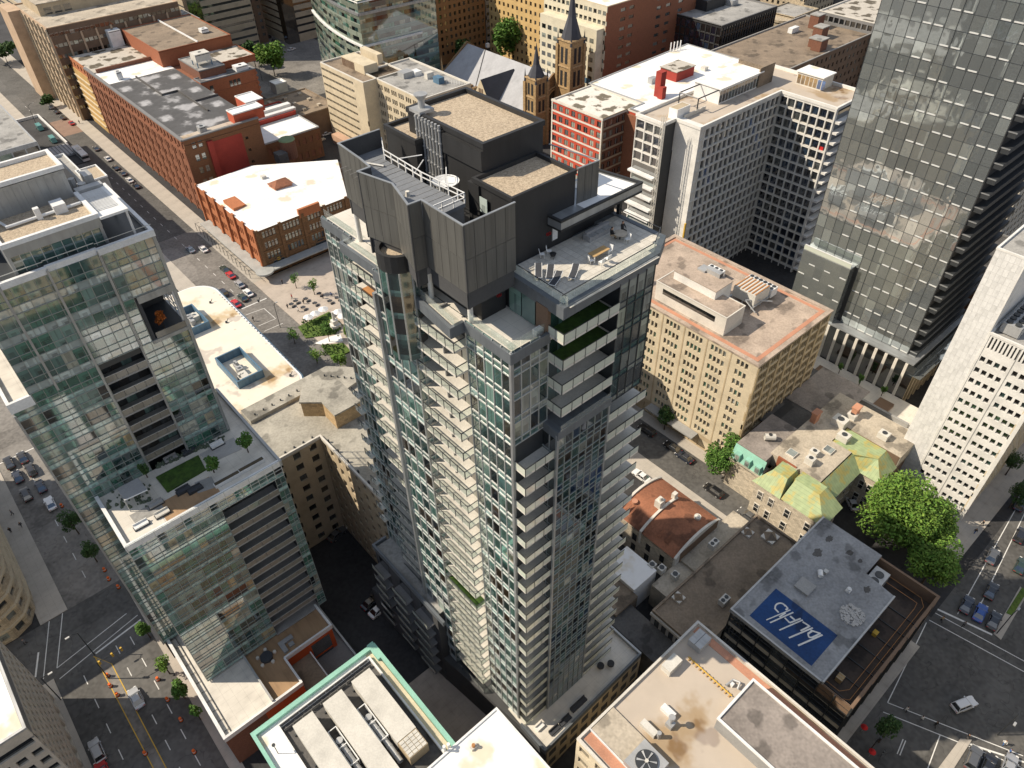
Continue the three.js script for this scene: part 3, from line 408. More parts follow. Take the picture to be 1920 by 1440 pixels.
  { let n = 0; for (let x = 39.6; x < 55; x += 0.78) for (let z = -46.1; z < -38.2; z += 0.78) { if (x > 52 && z > -38 - 1.7 * (x - 52) / 3 - 1.2) continue; n++; t.pave ??= []; t.pave.push([x, z]); }
    const pg = new THREE.BoxGeometry(0.755, 0.05, 0.755); const ms = [0.9, 1, 1.08].map((k, i) => mat('paver' + i, 0.62 * k, 0.59 * k, 0.52 * k, 'con')); t.pave.slice(0, 300).forEach(([x, z]) => { const m = new THREE.Mesh(pg, pick(ms)); m.name = 'paver'; m.position.set(x + 0.39, TT - 0.01 + rr(0, 0.008), z + 0.39); m.castShadow = m.receiveShadow = true; t.o.add(m); }); }
  for (let i = 0; i < 4; i++) { const [a, b] = [ter[i], ter[i + 1]], f = face(...a, ...b); t.g('terrace_fascia', 'fascia').lb(f, -0.05, f.L + 0.05, TT - 1.2, TT + 0.1, -0.5, 0.06); const n = Math.max(2, Math.round(f.L / 2)); for (let k = 0; k < n; k++) t.pane(f, f.L * k / n + 0.04, f.L * (k + 1) / n - 0.04, TT + 0.1, TT + 1.05, -0.55, 'guard', 'balcony_glass', 0.03); t.g('railing', 'mulldark').lb(f, 0.3, f.L - 0.3, TT + 1.05, TT + 1.1, -0.58, -0.52); }
  t.part('terrace_wall', 'black', (q) => { q.box(48.5, 55.4, TT, 90.4, -47.1, -46.7); q.box(40.6, 48.6, TT - 1, 95, -46.6, -46.25); });
  for (const [z0, z1] of [[-45.4, -43.7], [-43.55, -41.7]]) t.pane(face(39.15, -46.3, 39.15, -39.8), z0 + 46.3, z1 + 46.3, TOP - 0.3, 87, 0.04, 'g_sea', 'glass_door');
  t.g('planter', 'white').box(38, 39, TOP - 0.35, TOP + 0.3, -40.9, -40.3);
  // podium
  t.g('podium', 'darkgrey').prism([[33.6, -32.9], [57, -33.6], [57, -42], [52, -76], [30, -76], [31, -60], [33.6, -38]], 0, P - 0.15);
  t.g('podium_deck', 'deck').prism([[33.6, -33], [56.9, -33.7], [56.9, -42], [33.9, -42]], P - 0.15, P);
  { const f = face(33.6, -32.9, 57, -33.6); t.g('podium_parapet', 'fascia').lb(f, 0, f.L, P - 0.6, P + 0.75, -0.3, 0.05); const r = face(57, -33.6, 57, -42); t.g('podium_parapet', 'alu').lb(r, 0, r.L, P - 0.6, P + 0.8, -0.3, 0.05); const l = face(33.6, -38.6, 33.6, -32.9); t.g('podium_parapet', 'fascia').lb(l, 0, l.L, P - 0.6, P + 0.6, -0.3, 0.05);
    punched(t, face(34, -32.85, 57, -33.55), { y0: 0.2, y1: P - 0.6, fh: 3.6, n: 2, sill: 0.8, h: 2.2, cols: even(22.9, 9, 1.7), wall: 'beige', dep: 0.2, wm: 'podium_wall' }); }
  // low wing along the alley with its own small balconies
  t.g('wing', 'darkgrey').box(31.4, 35, 0, 21.6, -73.8, -56); t.g('wing_roof', 'rgrey').box(31.6, 35, 21.6, 21.7, -73.6, -56); for (const [x0, x1, z0, z1] of [[31.2, 31.6, -74, -54], [31.2, 34, -74.2, -73.8]]) t.g('wing_parapet', 'fascia').box(x0, x1, 21.2, 22.3, z0, z1);
  for (let k = 1; k < 7; k++) for (const [z0, z1] of [[-73, -69.5], [-67, -63], [-61, -57]]) { const y = k * 3; t.g('wing_slab', 'midgrey').box(29.9, 31.4, y - 0.24, y, z0, z1); guard(face(29.9, z0, 29.9, z1), y, 0, z1 - z0, 'guardpale', 2); t.pane(face(31.38, z0, 31.38, z1), 0.4, z1 - z0 - 0.4, y + 0.1, y + 2.4, 0.03, 'g_dark', 'balcony_door'); }  // slabs greyer than on the tower: the alley shade is put into their colour
  t.done([44, 0, -54]);
}
// ---------- left glass apartment building on its podium ----------
{
  const t = new Thing('apartment_building', 'pale green glass apartment building at the left with a lower block and podium terraces', 'building');
  const kinds = ['g_green', 'g_green', 'g_teal2', 'g_sea', 'g_green', 'g_curtain2', 'g_sea', 'g_teal3', 'g_green', 'g_curtain', 'g_dark', 'g_teal2'];
  const gl = (k, i) => { const q = kinds[(k * 5 + Math.floor((i + k % 3) / 3) * 7) % kinds.length]; return rnd() < 0.72 ? q : pick(kinds); };
  const P = 9.5;
  // podium
  t.g('podium', 'darkbrick').box(-2.9, 10.8, 0, P - 0.7, -100, -67.7); t.g('podium', 'orangewall').box(10.8, 19.9, 0, P - 0.7, -95, -73.4); t.g('podium', 'orangewall').box(10.75, 15.1, 0, 6.2, -73.4, -67.2); t.g('podium', 'midgrey').box(15.1, 21.2, 0, 3, -95, -67);
  t.g('podium_wall', 'orangewall').box(4, 10.9, 0.3, P - 0.9, -67.75, -67.55); t.g('podium_wall', 'orangewall').box(15.1, 19.9, 0.3, P - 1, -73.45, -73.3);
  t.pane(face(15.1, -73.28, 19.9, -73.28), 0.4, 4, 4.2, 8, 0, 'g_grey'); t.pane(face(15.1, -73.28, 19.9, -73.28), 0.4, 4, 1, 3.6, 0, 'g_dark');
  t.g('podium_roof', 'deck').box(-2.8, 5.6, P - 0.7, P - 0.45, -95, -67.8); t.g('podium_terrace', 'wooddeck').box(5.9, 10.7, P - 0.7, P - 0.45, -79, -67.8); t.g('podium_terrace', 'wooddeck').box(10.6, 19.8, P - 0.7, P - 0.45, -79, -73.5); t.g('court_floor', 'rbrown').box(10.9, 15, 6.2, 6.3, -73.4, -67.3);
  for (const [x0, x1, z0, z1] of [[-3, -2.5, -91.5, -67.6], [-3, 10.9, -67.95, -67.55], [10.7, 11, -73.5, -67.6], [10.8, 20, -73.65, -73.35], [19.8, 20.1, -79, -73.4]]) t.g('podium_parapet', 'palewhite').box(x0, x1, P - 0.8, P + 0.25, z0, z1);
  t.g('podium_parapet', 'alu').box(21.1, 21.4, 2, 3.6, -95, -66.9); t.g('court_rim', 'palewhite').box(14.95, 15.15, 6.1, 6.7, -73.3, -67.2);
  t.g('divider', 'galv').box(5.6, 5.9, P - 0.5, P + 0.6, -78.6, -67.9);
  for (let i = 0; i < 11; i++) t.g('rail_post', 'mulldark').rod([-2.4, P - 0.3, -90 + i * 2.1], [-1.6, P - 0.3, -90 + i * 2.1], 0.04);
  t.g('rail_post', 'mulldark').box(-1.62, -1.55, P - 0.35, P - 0.25, -90.5, -68);
  // lower block: 13 storeys, balcony recess at the right
  const ff = face(-0.7, -78.5, 22, -78.5), H0 = P, fh = 2.88, B0 = 12.2, B1 = 21.2;
  t.g('core', 'mulldark').box(-0.55, 12, P, 46.1, -90, -78.65); t.g('core', 'mulldark').box(12, 21.9, P, 46.1, -90, -80.6); t.g('core', 'mulldark').box(20.6, 21.9, P, 46.1, -82, -78.65); t.g('core', 'mulldark').box(19.7, 22, P, 46.1, -100, -89);
  for (const [a, b, n] of [[0, 12.7, 11], [21.2, 22.7, 2]]) curtain(t, ff, { y0: H0, n: 12, fh, bays: n, s0: a, s1: b, sp: 0.7, gl, spm: 'sp_sea', split: 0.75, mw: 0.045, mull: 'mullthin', hm: 'mullthin' });
  curtain(t, ff, { y0: H0 + 12 * fh, n: 1, fh: 3.1, bays: 18, sp: 0.7, gl, spm: 'sp_sea', split: 0.75 });
  curtain(t, face(-0.7, -90.1, -0.7, -78.5), { y0: H0, n: 13, fh: fh, bays: 8, sp: 0.7, gl, spm: 'sp_sea' });
  for (let k = 0; k < 12; k++) {
    const y = H0 + k * fh; t.g('floor_slab', 'greycon').box(12, 20.5, y - 0.25, y, -80.6, -78.3);
    for (let i = 0; i < 5; i++) { if (k) t.pane(face(12, -78.3, 20.5, -78.3), i * 1.7 + 0.03, i * 1.7 + 1.67, y + 0.05, y + 1, 0, 'guardsmoke', 'balcony_glass', 0.03); t.pane(face(12, -80.58, 20.5, -80.58), i * 1.7 + 0.05, i * 1.7 + 1.65, y + 0.1, y + 2.5, 0, pick(['g_dark', 'g_teal3', 'g_room', 'g_grey']), 'balcony_door'); }
    if (k) t.g('railing', 'mull').box(12, 20.5, y + 1, y + 1.06, -78.33, -78.27);
  }
  // terrace on the block
  const R = 46.9;
  t.g('terrace_floor', 'deck').box(-0.4, 22, R - 0.6, R - 0.35, -90, -78.8); t.g('terrace_floor', 'deck').box(19.6, 22, R - 0.6, R - 0.34, -100, -90);
  for (const [x0, x1, z0, z1, m] of [[-0.85, -0.35, -90, -78.4, 'palewhite'], [-0.85, 22.3, -78.9, -78.4, 'palewhite'], [21.9, 22.3, -100, -78.4, 'alu']]) t.g('terrace_parapet', m).box(x0, x1, R - 0.8, R + 0.25, z0, z1);
  t.g('timber_floor', 'wooddeck').box(5.2, 13, R - 0.34, R - 0.3, -83.2, -79); t.g('pale_floor', 'deck').box(0.6, 5, R - 0.34, R - 0.3, -83, -79);
  // tower above: bays between dividers
  const f2 = face(-3.5, -90.1, 19.6, -90.1), Y0 = P, U = 3.02;
  t.g('core', 'mulldark').box(-3.35, 7.3, 4, 66, -102, -90.25); t.g('core', 'mulldark').box(7, 19.45, 4, 66, -102, -92.2); t.g('core', 'mulldark').box(12.9, 19.45, 4, 67.2, -102, -90.25); t.g('core', 'mulldark').box(-0.9, 15, 66, 81.4, -102, -90.25); t.g('core', 'mulldark').box(15, 19.45, 73.5, 81.2, -102, -90.25); t.g('core', 'darkgrey').box(-0.9, 19.4, 66, 73.4, -107, -98);
  const low = 19;
  curtain(t, f2, { y0: Y0, n: low, fh: U, bays: 8, s0: 0, s1: 10.8, sp: 0.8, gl, split: 0.85, mw: 0.045, mull: 'mullthin', hm: 'mullthin', spm: 'sp_sea' });
  for (let k = 13; k < low; k++) {
    const y = Y0 + k * U; t.g('floor_slab', 'greycon').box(7.3, 12.9, y - 0.25, y, -92.2, -89.9);
    for (let i = 0; i < 4; i++) { t.pane(face(7.3, -89.9, 12.9, -89.9), i * 1.4 + 0.03, i * 1.4 + 1.37, y + 0.05, y + 1, 0, 'guardsmoke', 'balcony_glass', 0.03); t.pane(face(7.3, -92.18, 12.9, -92.18), i * 1.4 + 0.05, i * 1.4 + 1.35, y + 0.1, y + 2.6, 0, pick(['g_dark', 'g_room', 'g_sea', 'g_grey']), 'balcony_door'); }
    t.g('railing', 'mull').box(7.3, 12.9, y + 1, y + 1.06, -89.93, -89.87);
  }
  curtain(t, f2, { y0: Y0 + 12 * U, n: 7, fh: U, bays: 5, s0: 16.4, s1: 23.1, sp: 0.8, gl, split: 0.85, mw: 0.045, mull: 'mullthin', hm: 'mullthin', spm: 'sp_sea' });
  const fu = face(-1, -90.1, 19.6, -90.1), up = (81.2 - 67) / 4;
  curtain(t, fu, { y0: 67, n: 4, fh: up, bays: 16, sp: 1.05, gl: (k, i) => rnd() < 0.8 ? ['g_teal2', 'g_green', 'g_sea', 'g_green', 'g_teal2'][(k + Math.floor(i / 4)) % 5] : pick(kinds), spm: 'sp_pale', split: 0.9, mw: 0.045, mull: 'mullthin', hm: 'mullthin', skip: (k, i) => k < 2 && i > 11 });
  for (const x of [-3.55, 7.1, 12.9, 19.4]) t.g('divider_fin', 'alu').box(x - 0.13, x + 0.13, x < -1 ? P : x === 19.4 ? 47 : 47, x < -1 ? 65 : x > 15 ? 67 : 81.6, -90.2, -89.88); t.g('divider_fin', 'alu').box(1.9, 2.15, 66, 81.6, -90.2, -89.88); t.g('divider_fin', 'alu').box(19.3, 19.65, 67, 81.6, -90.4, -89.95);
  curtain(t, face(19.62, -90.1, 19.62, -107), { y0: 47, n: 11, fh: U, bays: 8, gl });
  curtain(t, face(-3.5, -107, -3.5, -90.1), { y0: P, n: 18, fh: U, bays: 8, gl });
  // loggia
  t.g('loggia_floor', 'alu').box(14.5, 19.8, 66.6, 67.1, -98, -89.9); t.g('loggia_wall', 'darkgrey').box(14.6, 15, 67, 73.4, -98, -90.1); t.g('loggia_beam', 'alu').box(14.8, 19.7, 73, 74, -98, -89.95); t.g('column', 'white').box(19.1, 19.5, 67, 73.2, -90.6, -90.2);
  t.pane(face(15.2, -90, 19.5, -90), 0, 4.3, 67.1, 68.1, 0, 'guardsmoke', 'balcony_glass', 0.03);
  // side terrace of the tower
  t.g('side_terrace', 'deck').box(-3.4, -1, 66, 66.3, -107, -90.4); for (const [x0, x1, z0, z1] of [[-3.7, -3.3, -107, -89.95], [-3.7, -0.9, -90.35, -89.95]]) t.g('terrace_parapet', 'palewhite').box(x0, x1, 65.4, 66.9, z0, z1);
  // top: parapets, glazed storey, gravel roofs, plant box, louvred canopy
  t.g('roof_terrace', 'deck').box(-0.9, 19.5, 80.9, 81.15, -107, -90.3);
  for (const [x0, x1, z] of [[-1, 2, -90.5], [2, 7.1, -90.1], [7.1, 12.9, -90.3], [12.9, 19.7, -90]]) { t.g('parapet', 'palewhite').box(x0, x1, 81.1, 81.9, z - 0.35, z + 0.12); t.g('railing', 'mull').box(x0, x1, 82.5, 82.56, z - 0.3, z - 0.25); }
  t.g('parapet', 'palewhite').box(19.3, 19.75, 81, 81.9, -107, -90);
  const fp = face(4.3, -91.9, 14.6, -91.9); t.g('core', 'mulldark').box(4.4, 14.5, 81, 84.4, -99, -92.05);
  curtain(t, fp, { y0: 81.1, n: 1, fh: 2.6, bays: 9, sp: 0, gl: ['g_teal2', 'g_teal', 'g_green'], mw: 0.06 });
  t.g('top_fascia', 'alu').box(4.2, 14.8, 83.6, 85.2, -92.2, -91.6); t.g('top_wall', 'alu').box(14.4, 14.75, 81.1, 85.2, -99, -91.6); t.g('top_wall', 'alu').box(4.2, 4.5, 81.1, 85.2, -99, -91.6);
  t.g('gravel_roof', 'gravel').box(4.3, 14.6, 84.4, 84.9, -99, -91.8); for (const [x0, x1, z0, z1] of [[4.1, 14.9, -91.95, -91.5], [14.4, 14.9, -99, -91.5], [4.1, 4.5, -99, -91.5]]) t.g('parapet', 'palewhite').box(x0, x1, 84.8, 85.35, z0, z1);
  t.part('plant_box', 'alu', (q) => { const f = face(0, -98.8, 14.4, -98.8); q.box(0, 14.4, 81, 88.4, -104.5, -98.9); for (let s = 0.4; s < 14.2; s += 0.9) q.lb(f, s, s + 0.04, 84.9, 88.2, 0, 0.03); });
  flat(t, rect(-0.2, 14.6, -104.7, -98.7), 89.1, { par: 0.5, th: 0.4, roof: 'gravel', pm: 'palewhite', name: 'gravel_roof' });
  t.part('louvre_canopy', 'palewhite', (q) => { q.box(14.9, 18, 84.7, 85, -92.6, -91); q.box(17.6, 18.1, 84.7, 85, -99, -91); q.box(14.8, 15, 84.7, 85, -99, -91); for (let z = -98.8; z < -93; z += 0.34) q.box(15, 17.6, 84.65, 85, z, z + 0.12); q.box(15, 18, 84.75, 84.8, -92.8, -91); });
  for (const z of [-91.2, -98.6]) t.g('column', 'white').box(17.7, 17.95, 81, 84.7, z - 0.12, z + 0.12);
  t.part('roof_pipe', 'palewhite', (q) => { q.rod([5.8, 85.2, -95.8], [14.3, 85.2, -96], 0.2, 8); q.rod([6, 85.2, -95.8], [5.4, 85.2, -98.7], 0.16, 8); q.box(9.2, 9.8, 84.9, 86.3, -96.2, -95.6); q.box(11.2, 12.6, 84.9, 86, -97.2, -95.4); });
  t.part('skylight_duct', 'galv', (q) => { q.box(14.8, 18, 84.7, 85.3, -100.2, -99.1); q.cyl(16, -100.8, 82, 85.4, 0.5, 0.5, 10); q.cyl(15.2, -101.6, 82, 86, 0.4, 0.4, 10); q.box(16.6, 17.6, 83, 86, -103, -101); });
  t.done([8, 0, -92]);
}
// ---------- beige building with a windowed court behind it ----------
{
  const t = new Thing('office_building', 'beige stone office building with punched dark windows round a shaded court', 'building');
  const gw = ['g_dark', 'g_dark', 'g_grey', 'g_room'];
  const f1 = face(22, -97.6, 36, -97.6), f2 = face(36, -97.6, 36, -76.2);
  t.g('core', 'beige').box(22, 50, 0, 27, -113, -97.95); t.g('core', 'beige').box(36.35, 46, 0, 27, -98.2, -76.5);
  punched(t, f1, { y0: 0.05, y1: 27.9, fh: 3.05, n: 9, sill: 0.9, h: 1.7, cols: [[2, 3.4], [4.4, 5.8], [8, 9.5], [11.4, 12.9]], wall: 'beige', gl: gw });
  punched(t, f2, { y0: 0.05, y1: 27.9, fh: 3.05, n: 9, sill: 0.9, h: 1.7, cols: even(21.4, 8, 1.35), wall: 'beige', gl: gw });
  punched(t, face(36, -76.15, 46, -76.15), { y0: 0.05, y1: 27.9, fh: 3.05, n: 9, sill: 0.9, h: 1.7, cols: even(10, 4, 1.3), wall: 'beige', gl: gw });
  t.g('roof', 'membrane').prism([[22, -113.8], [22, -97.7], [36, -97.7], [36, -76.2], [46, -76.2], [51.5, -90], [51.5, -109.7], [47.4, -113.9]], 26.9, 27.5);
  for (const [x0, x1, z0, z1] of [[22, 36.3, -97.9, -97.55], [35.95, 36.3, -97.9, -76.1], [36, 46, -76.4, -76.1]]) t.g('parapet', 'offwhite').box(x0, x1, 27.3, 28, z0, z1);
  t.g('mansard', 'membrane').prism([[28, -113.9], [47.4, -114.2], [51.6, -109.8], [51.6, -106], [45.6, -105], [40.5, -109.9], [28, -109.8]], 27.2, 28.3);
  { const p = [[36.7, -104.8], [39.8, -102], [39.7, -97.4], [45.3, -97.4], [45.4, -104.9], [40.5, -109.8]]; t.g('penthouse', 'tan').prism(p, 27, 31); t.g('penthouse_roof', 'membrane').prism(p.map(([x, z]) => [41.5 + (x - 41.5) * 1.05, -103 + (z + 103) * 1.05]), 31, 31.35); }
  for (let i = 0; i < 14; i++) t.g('roof_vent', 'mulldark').cyl(i < 8 ? 29.5 + i * 1.9 : 45.5 + (i - 8) * 0.9, i < 8 ? -110.8 - 0.1 * i : -111.6 + (i - 8) * 1.1, 27.5, 28.7, 0.16, 0.16, 8);
  for (let i = 0; i < 10; i++) t.g('parapet_box', 'mulldark').box(i < 5 ? 27 + i * 1.9 : 36.4, i < 5 ? 27.3 + i * 1.9 : 36.7, 27.5, 28.2, i < 5 ? -98.3 : -95.6 + (i - 5) * 3.4, i < 5 ? -98 : -95.3 + (i - 5) * 3.4);
  t.g('brick_hut', 'cream').box(40.6, 43, 27.5, 31.4, -86, -82); t.g('hut_roof', 'rgrey').box(40.4, 43.2, 31.4, 31.7, -86.2, -81.8);
  t.done([33, 0, -97]);
}
// ---------- low white-roofed building with blue rim ----------
{
  const t = new Thing('commercial_building', 'low building with rounded white stained roof and a blue metal rim beside the crossing', 'building');
  const out = []; const arc = (cx, cz, r, a0, a1) => { for (let i = 0; i <= 8; i++) { const a = a0 + (a1 - a0) * i / 8; out.push([cx + r * Math.cos(a), cz + r * Math.sin(a)]); } };
  arc(41.6, -174.6, 6.4, -Math.PI / 2, 0); arc(42.6, -129.8, 4.6, 0, Math.PI / 2); out.push([22, -125.2], [22, -181]);
  t.g('walls', 'steelblue').prism(out, 0, 15.2);
  t.g('rim', 'steelblue').prism(out.map(([x, z]) => [x + 0.35, z]), 13.5, 16.2); t.g('coping', 'palewhite').prism(out, 16.2, 16.4); t.g('roof', 'rblotpale').prism(out.map(([x, z]) => [38 + (x - 38) * 0.95, -152 + (z + 152) * 0.985]), 16.4, 16.46);
  for (const [x0, x1, z0, z1] of [[34.3, 40.6, -145.5, -134], [33, 39.5, -170, -160]]) { for (const [a, b, c, d] of [[x0, x1, z1 - 0.3, z1], [x0, x1, z0, z0 + 0.3], [x0, x0 + 0.3, z0, z1], [x1 - 0.3, x1, z0, z1]]) t.g('plant_screen', 'steelblue').box(a, b, 16.4, 18.6, c, d); for (let i = 0; i < 5; i++) { const x = rr(x0 + 0.8, x1 - 2), z = rr(z0 + 1, z1 - 3); t.part('plant_unit', i % 2 ? 'unit' : 'galv', (q) => { q.box(x, x + rr(1, 1.7), 16.4, 17.2 + rr(0, 1), z, z + rr(1.4, 2.6)); q.cyl(x + 0.5, z + 0.7, 17.2, 18.3, 0.35, 0.35, 10); }); } }
  for (let i = 0; i < 30; i++) t.g('stud', 'mulldark').box(47.3, 47.5, 16.4, 16.55, -172 + i * 1.4, -171.85 + i * 1.4);
  for (const [px, py] of [[485, 565], [395, 568], [545, 705], [425, 605]]) { const [x, z] = at(px, py, 16.5); t.part('roof_drain', 'mulldark', (q) => { q.cyl(x, z, 16.45, 16.9, 0.3, 0.3, 8); q.rod([x, 16.5, z], [x + 0.8, 17.3, z - 0.3], 0.08); }); }
  t.g('yellow_wall', 'ochre').box(28, 31.6, 10, 15.4, -126, -124.8);
  t.done([35, 0, -152]);
}
// ---------- roofs at the bottom edge ----------
{
  const t = new Thing('mechanical_roof_building', 'building with green copper rim and three pale cooling units in a sunken roof court', 'building');
  t.g('wall', 'darkbrick').box(0.8, 21.2, 0, 19.4, -59.3, -25);
  t.g('roof_walk', 'rwhite').box(0.9, 4.2, 19.2, 19.5, -59.2, -25); t.g('roof_walk', 'rwhite').box(0.9, 21.1, 19.2, 19.5, -59.2, -58); t.g('roof_walk', 'cream').box(19.6, 21, 19.2, 19.51, -59.2, -25);
  t.g('roof_court', 'rdark').box(4, 19.8, 19.4, 19.45, -58.3, -25);
  for (const [x0, x1, z0, z1] of [[0.5, 1, -59.7, -25], [0.5, 21.6, -59.9, -59.2], [21.1, 21.7, -59.7, -25], [20.6, 21.6, -60.1, -57]]) t.g('copper_rim', 'verdigris').box(x0, x1, 19.3, 20.1, z0, z1);
  for (const [x0, x1, z0, z1] of [[4, 19.9, -58.4, -58.2], [4, 4.2, -58.4, -25], [19.6, 19.9, -58.4, -25]]) t.g('court_rim', 'palewhite').box(x0, x1, 19.4, 20.1, z0, z1);
  for (let i = 0; i < 10; i++) for (let j = 0; j < 2; j++) t.pane(face(4.4, -58.1 + j, 19.5, -58.1 + j), i * 1.5, i * 1.5 + 1.35, 19.5, 20.2, 0, 'midgrey', 'walkway_panel', 0.05);
  t.done([11, 0, -48]);
  for (let i = 0; i < 3; i++) {
    const x0 = 15.3 - i * 4.9, x1 = x0 + 3.2, u = new Thing('cooling_unit', ['long pale grey cooling unit nearest the tower, in the sunken roof court', 'middle one of three long pale grey cooling units', 'long pale grey cooling unit at the far left of the sunken roof court'][i], 'cooling unit', 'cooling units in the roof court');
    u.part('cabinet', 'unit', (q) => q.box(x0, x1, 19.5, 21.9, -55.8, -43.9 + (i ? 1 : 0) * 4)); u.part('frame', 'mulldark', (q) => { for (const z of [-55.6, -50, -44.2]) q.box(x0 - 0.3, x1 + 0.3, 19.46, 19.8, z, z + 0.2); });
    const zf = i ? -39.8 : -43.8; u.part('grille_box', 'creamdark', (q) => q.box(x0 + 0.05, x1 - 0.05, 19.5, 21.85, zf, zf + 2.8)); for (let a = 0; a < 5; a++) for (let b = 0; b < 4; b++) u.part('grille', 'unit', (q) => q.box(x0 + 0.15 + b * 0.75, x0 + 0.8 + b * 0.75, 21.85, 21.93, zf + 0.1 + a * 0.54, zf + 0.54 + a * 0.54));
    u.done([x0 + 1.6, 19.46, -49]);
    if (i < 2) { const d = new Thing('duct_run', i ? 'steel duct elbow between the middle and left cooling units' : 'steel duct elbow between the right and middle cooling units', 'duct', 'ducts between cooling units'); const x = x0 - 0.9; d.part('duct', 'galv', (q) => { q.rod([x, 20.6, -49.4], [x, 20.6, -42 + i * 3], 0.42, 12); q.cyl(x, -50, 19.6, 21.2, 0.5, 0.5, 12); for (let k = 0; k < 4; k++) q.rod([x, 20.6, -48 + k * 1.6], [x, 20.6, -47.8 + k * 1.6], 0.48, 12); }); d.part('frame', 'palewhite', (q) => { for (const [a, b] of [[-0.7, -0.6], [0.6, 0.7]]) q.box(x + a, x + b, 19.5, 21.3, -52, -46); for (const z of [-52, -49, -46]) q.box(x - 0.7, x + 0.7, 21.2, 21.3, z, z + 0.1); }); d.done([x, 19.46, -48]); }
  }
  single('roof_lamp', 'thin black lamp post lying along the white roof edge at lower left', 'lamp', 'mulldark', g().rod([2.2, 19.5, -55], [2.2, 22.3, -55], 0.06).cyl(2.2, -55, 22.3, 22.5, 0.25, 0.25, 8));
}
{
  const t = new Thing('white_roof_building', 'white membrane roof with two small vents at the bottom edge before the tower', 'building');
  t.g('wall', 'greycon').box(14, 28.8, 0, 21.3, -38.3, -8); flat(t, rect(14, 28.9, -38.4, -8), 22, { par: 0.25, th: 0.3, roof: 'rwhite', pm: 'palewhite' });
  t.done([21, 0, -24]);
  const v = new Thing('roof_vent', 'rusty roof vent with white saddle on the white roof at bottom centre', 'vent'); const [x, z] = at(888, 1400, 22); v.part('saddle', 'unit', (q) => q.box(x - 0.5, x + 0.5, 21.75, 22.2, z - 0.3, z + 0.3)); v.part('pipe', 'rustbox', (q) => q.cyl(x, z, 22.2, 22.7, 0.25, 0.25, 10)); v.done([x, 21.75, z]);
  for (let i = 0; i < 2; i++) single('chimney_pipe', i ? 'shorter white vent pipe at the back edge of the white roof' : 'taller white vent pipe at the back edge of the white roof', 'pipe', 'palewhite', g().cyl(19.6 + i * 0.7, -38.6, 21, 23.2 - i * 0.4, 0.16, 0.16, 10).cyl(19.6 + i * 0.7, -38.6, 23.2 - i * 0.4, 23.4 - i * 0.4, 0.24, 0.24, 10), 'vent pipes on the white roof edge');
}
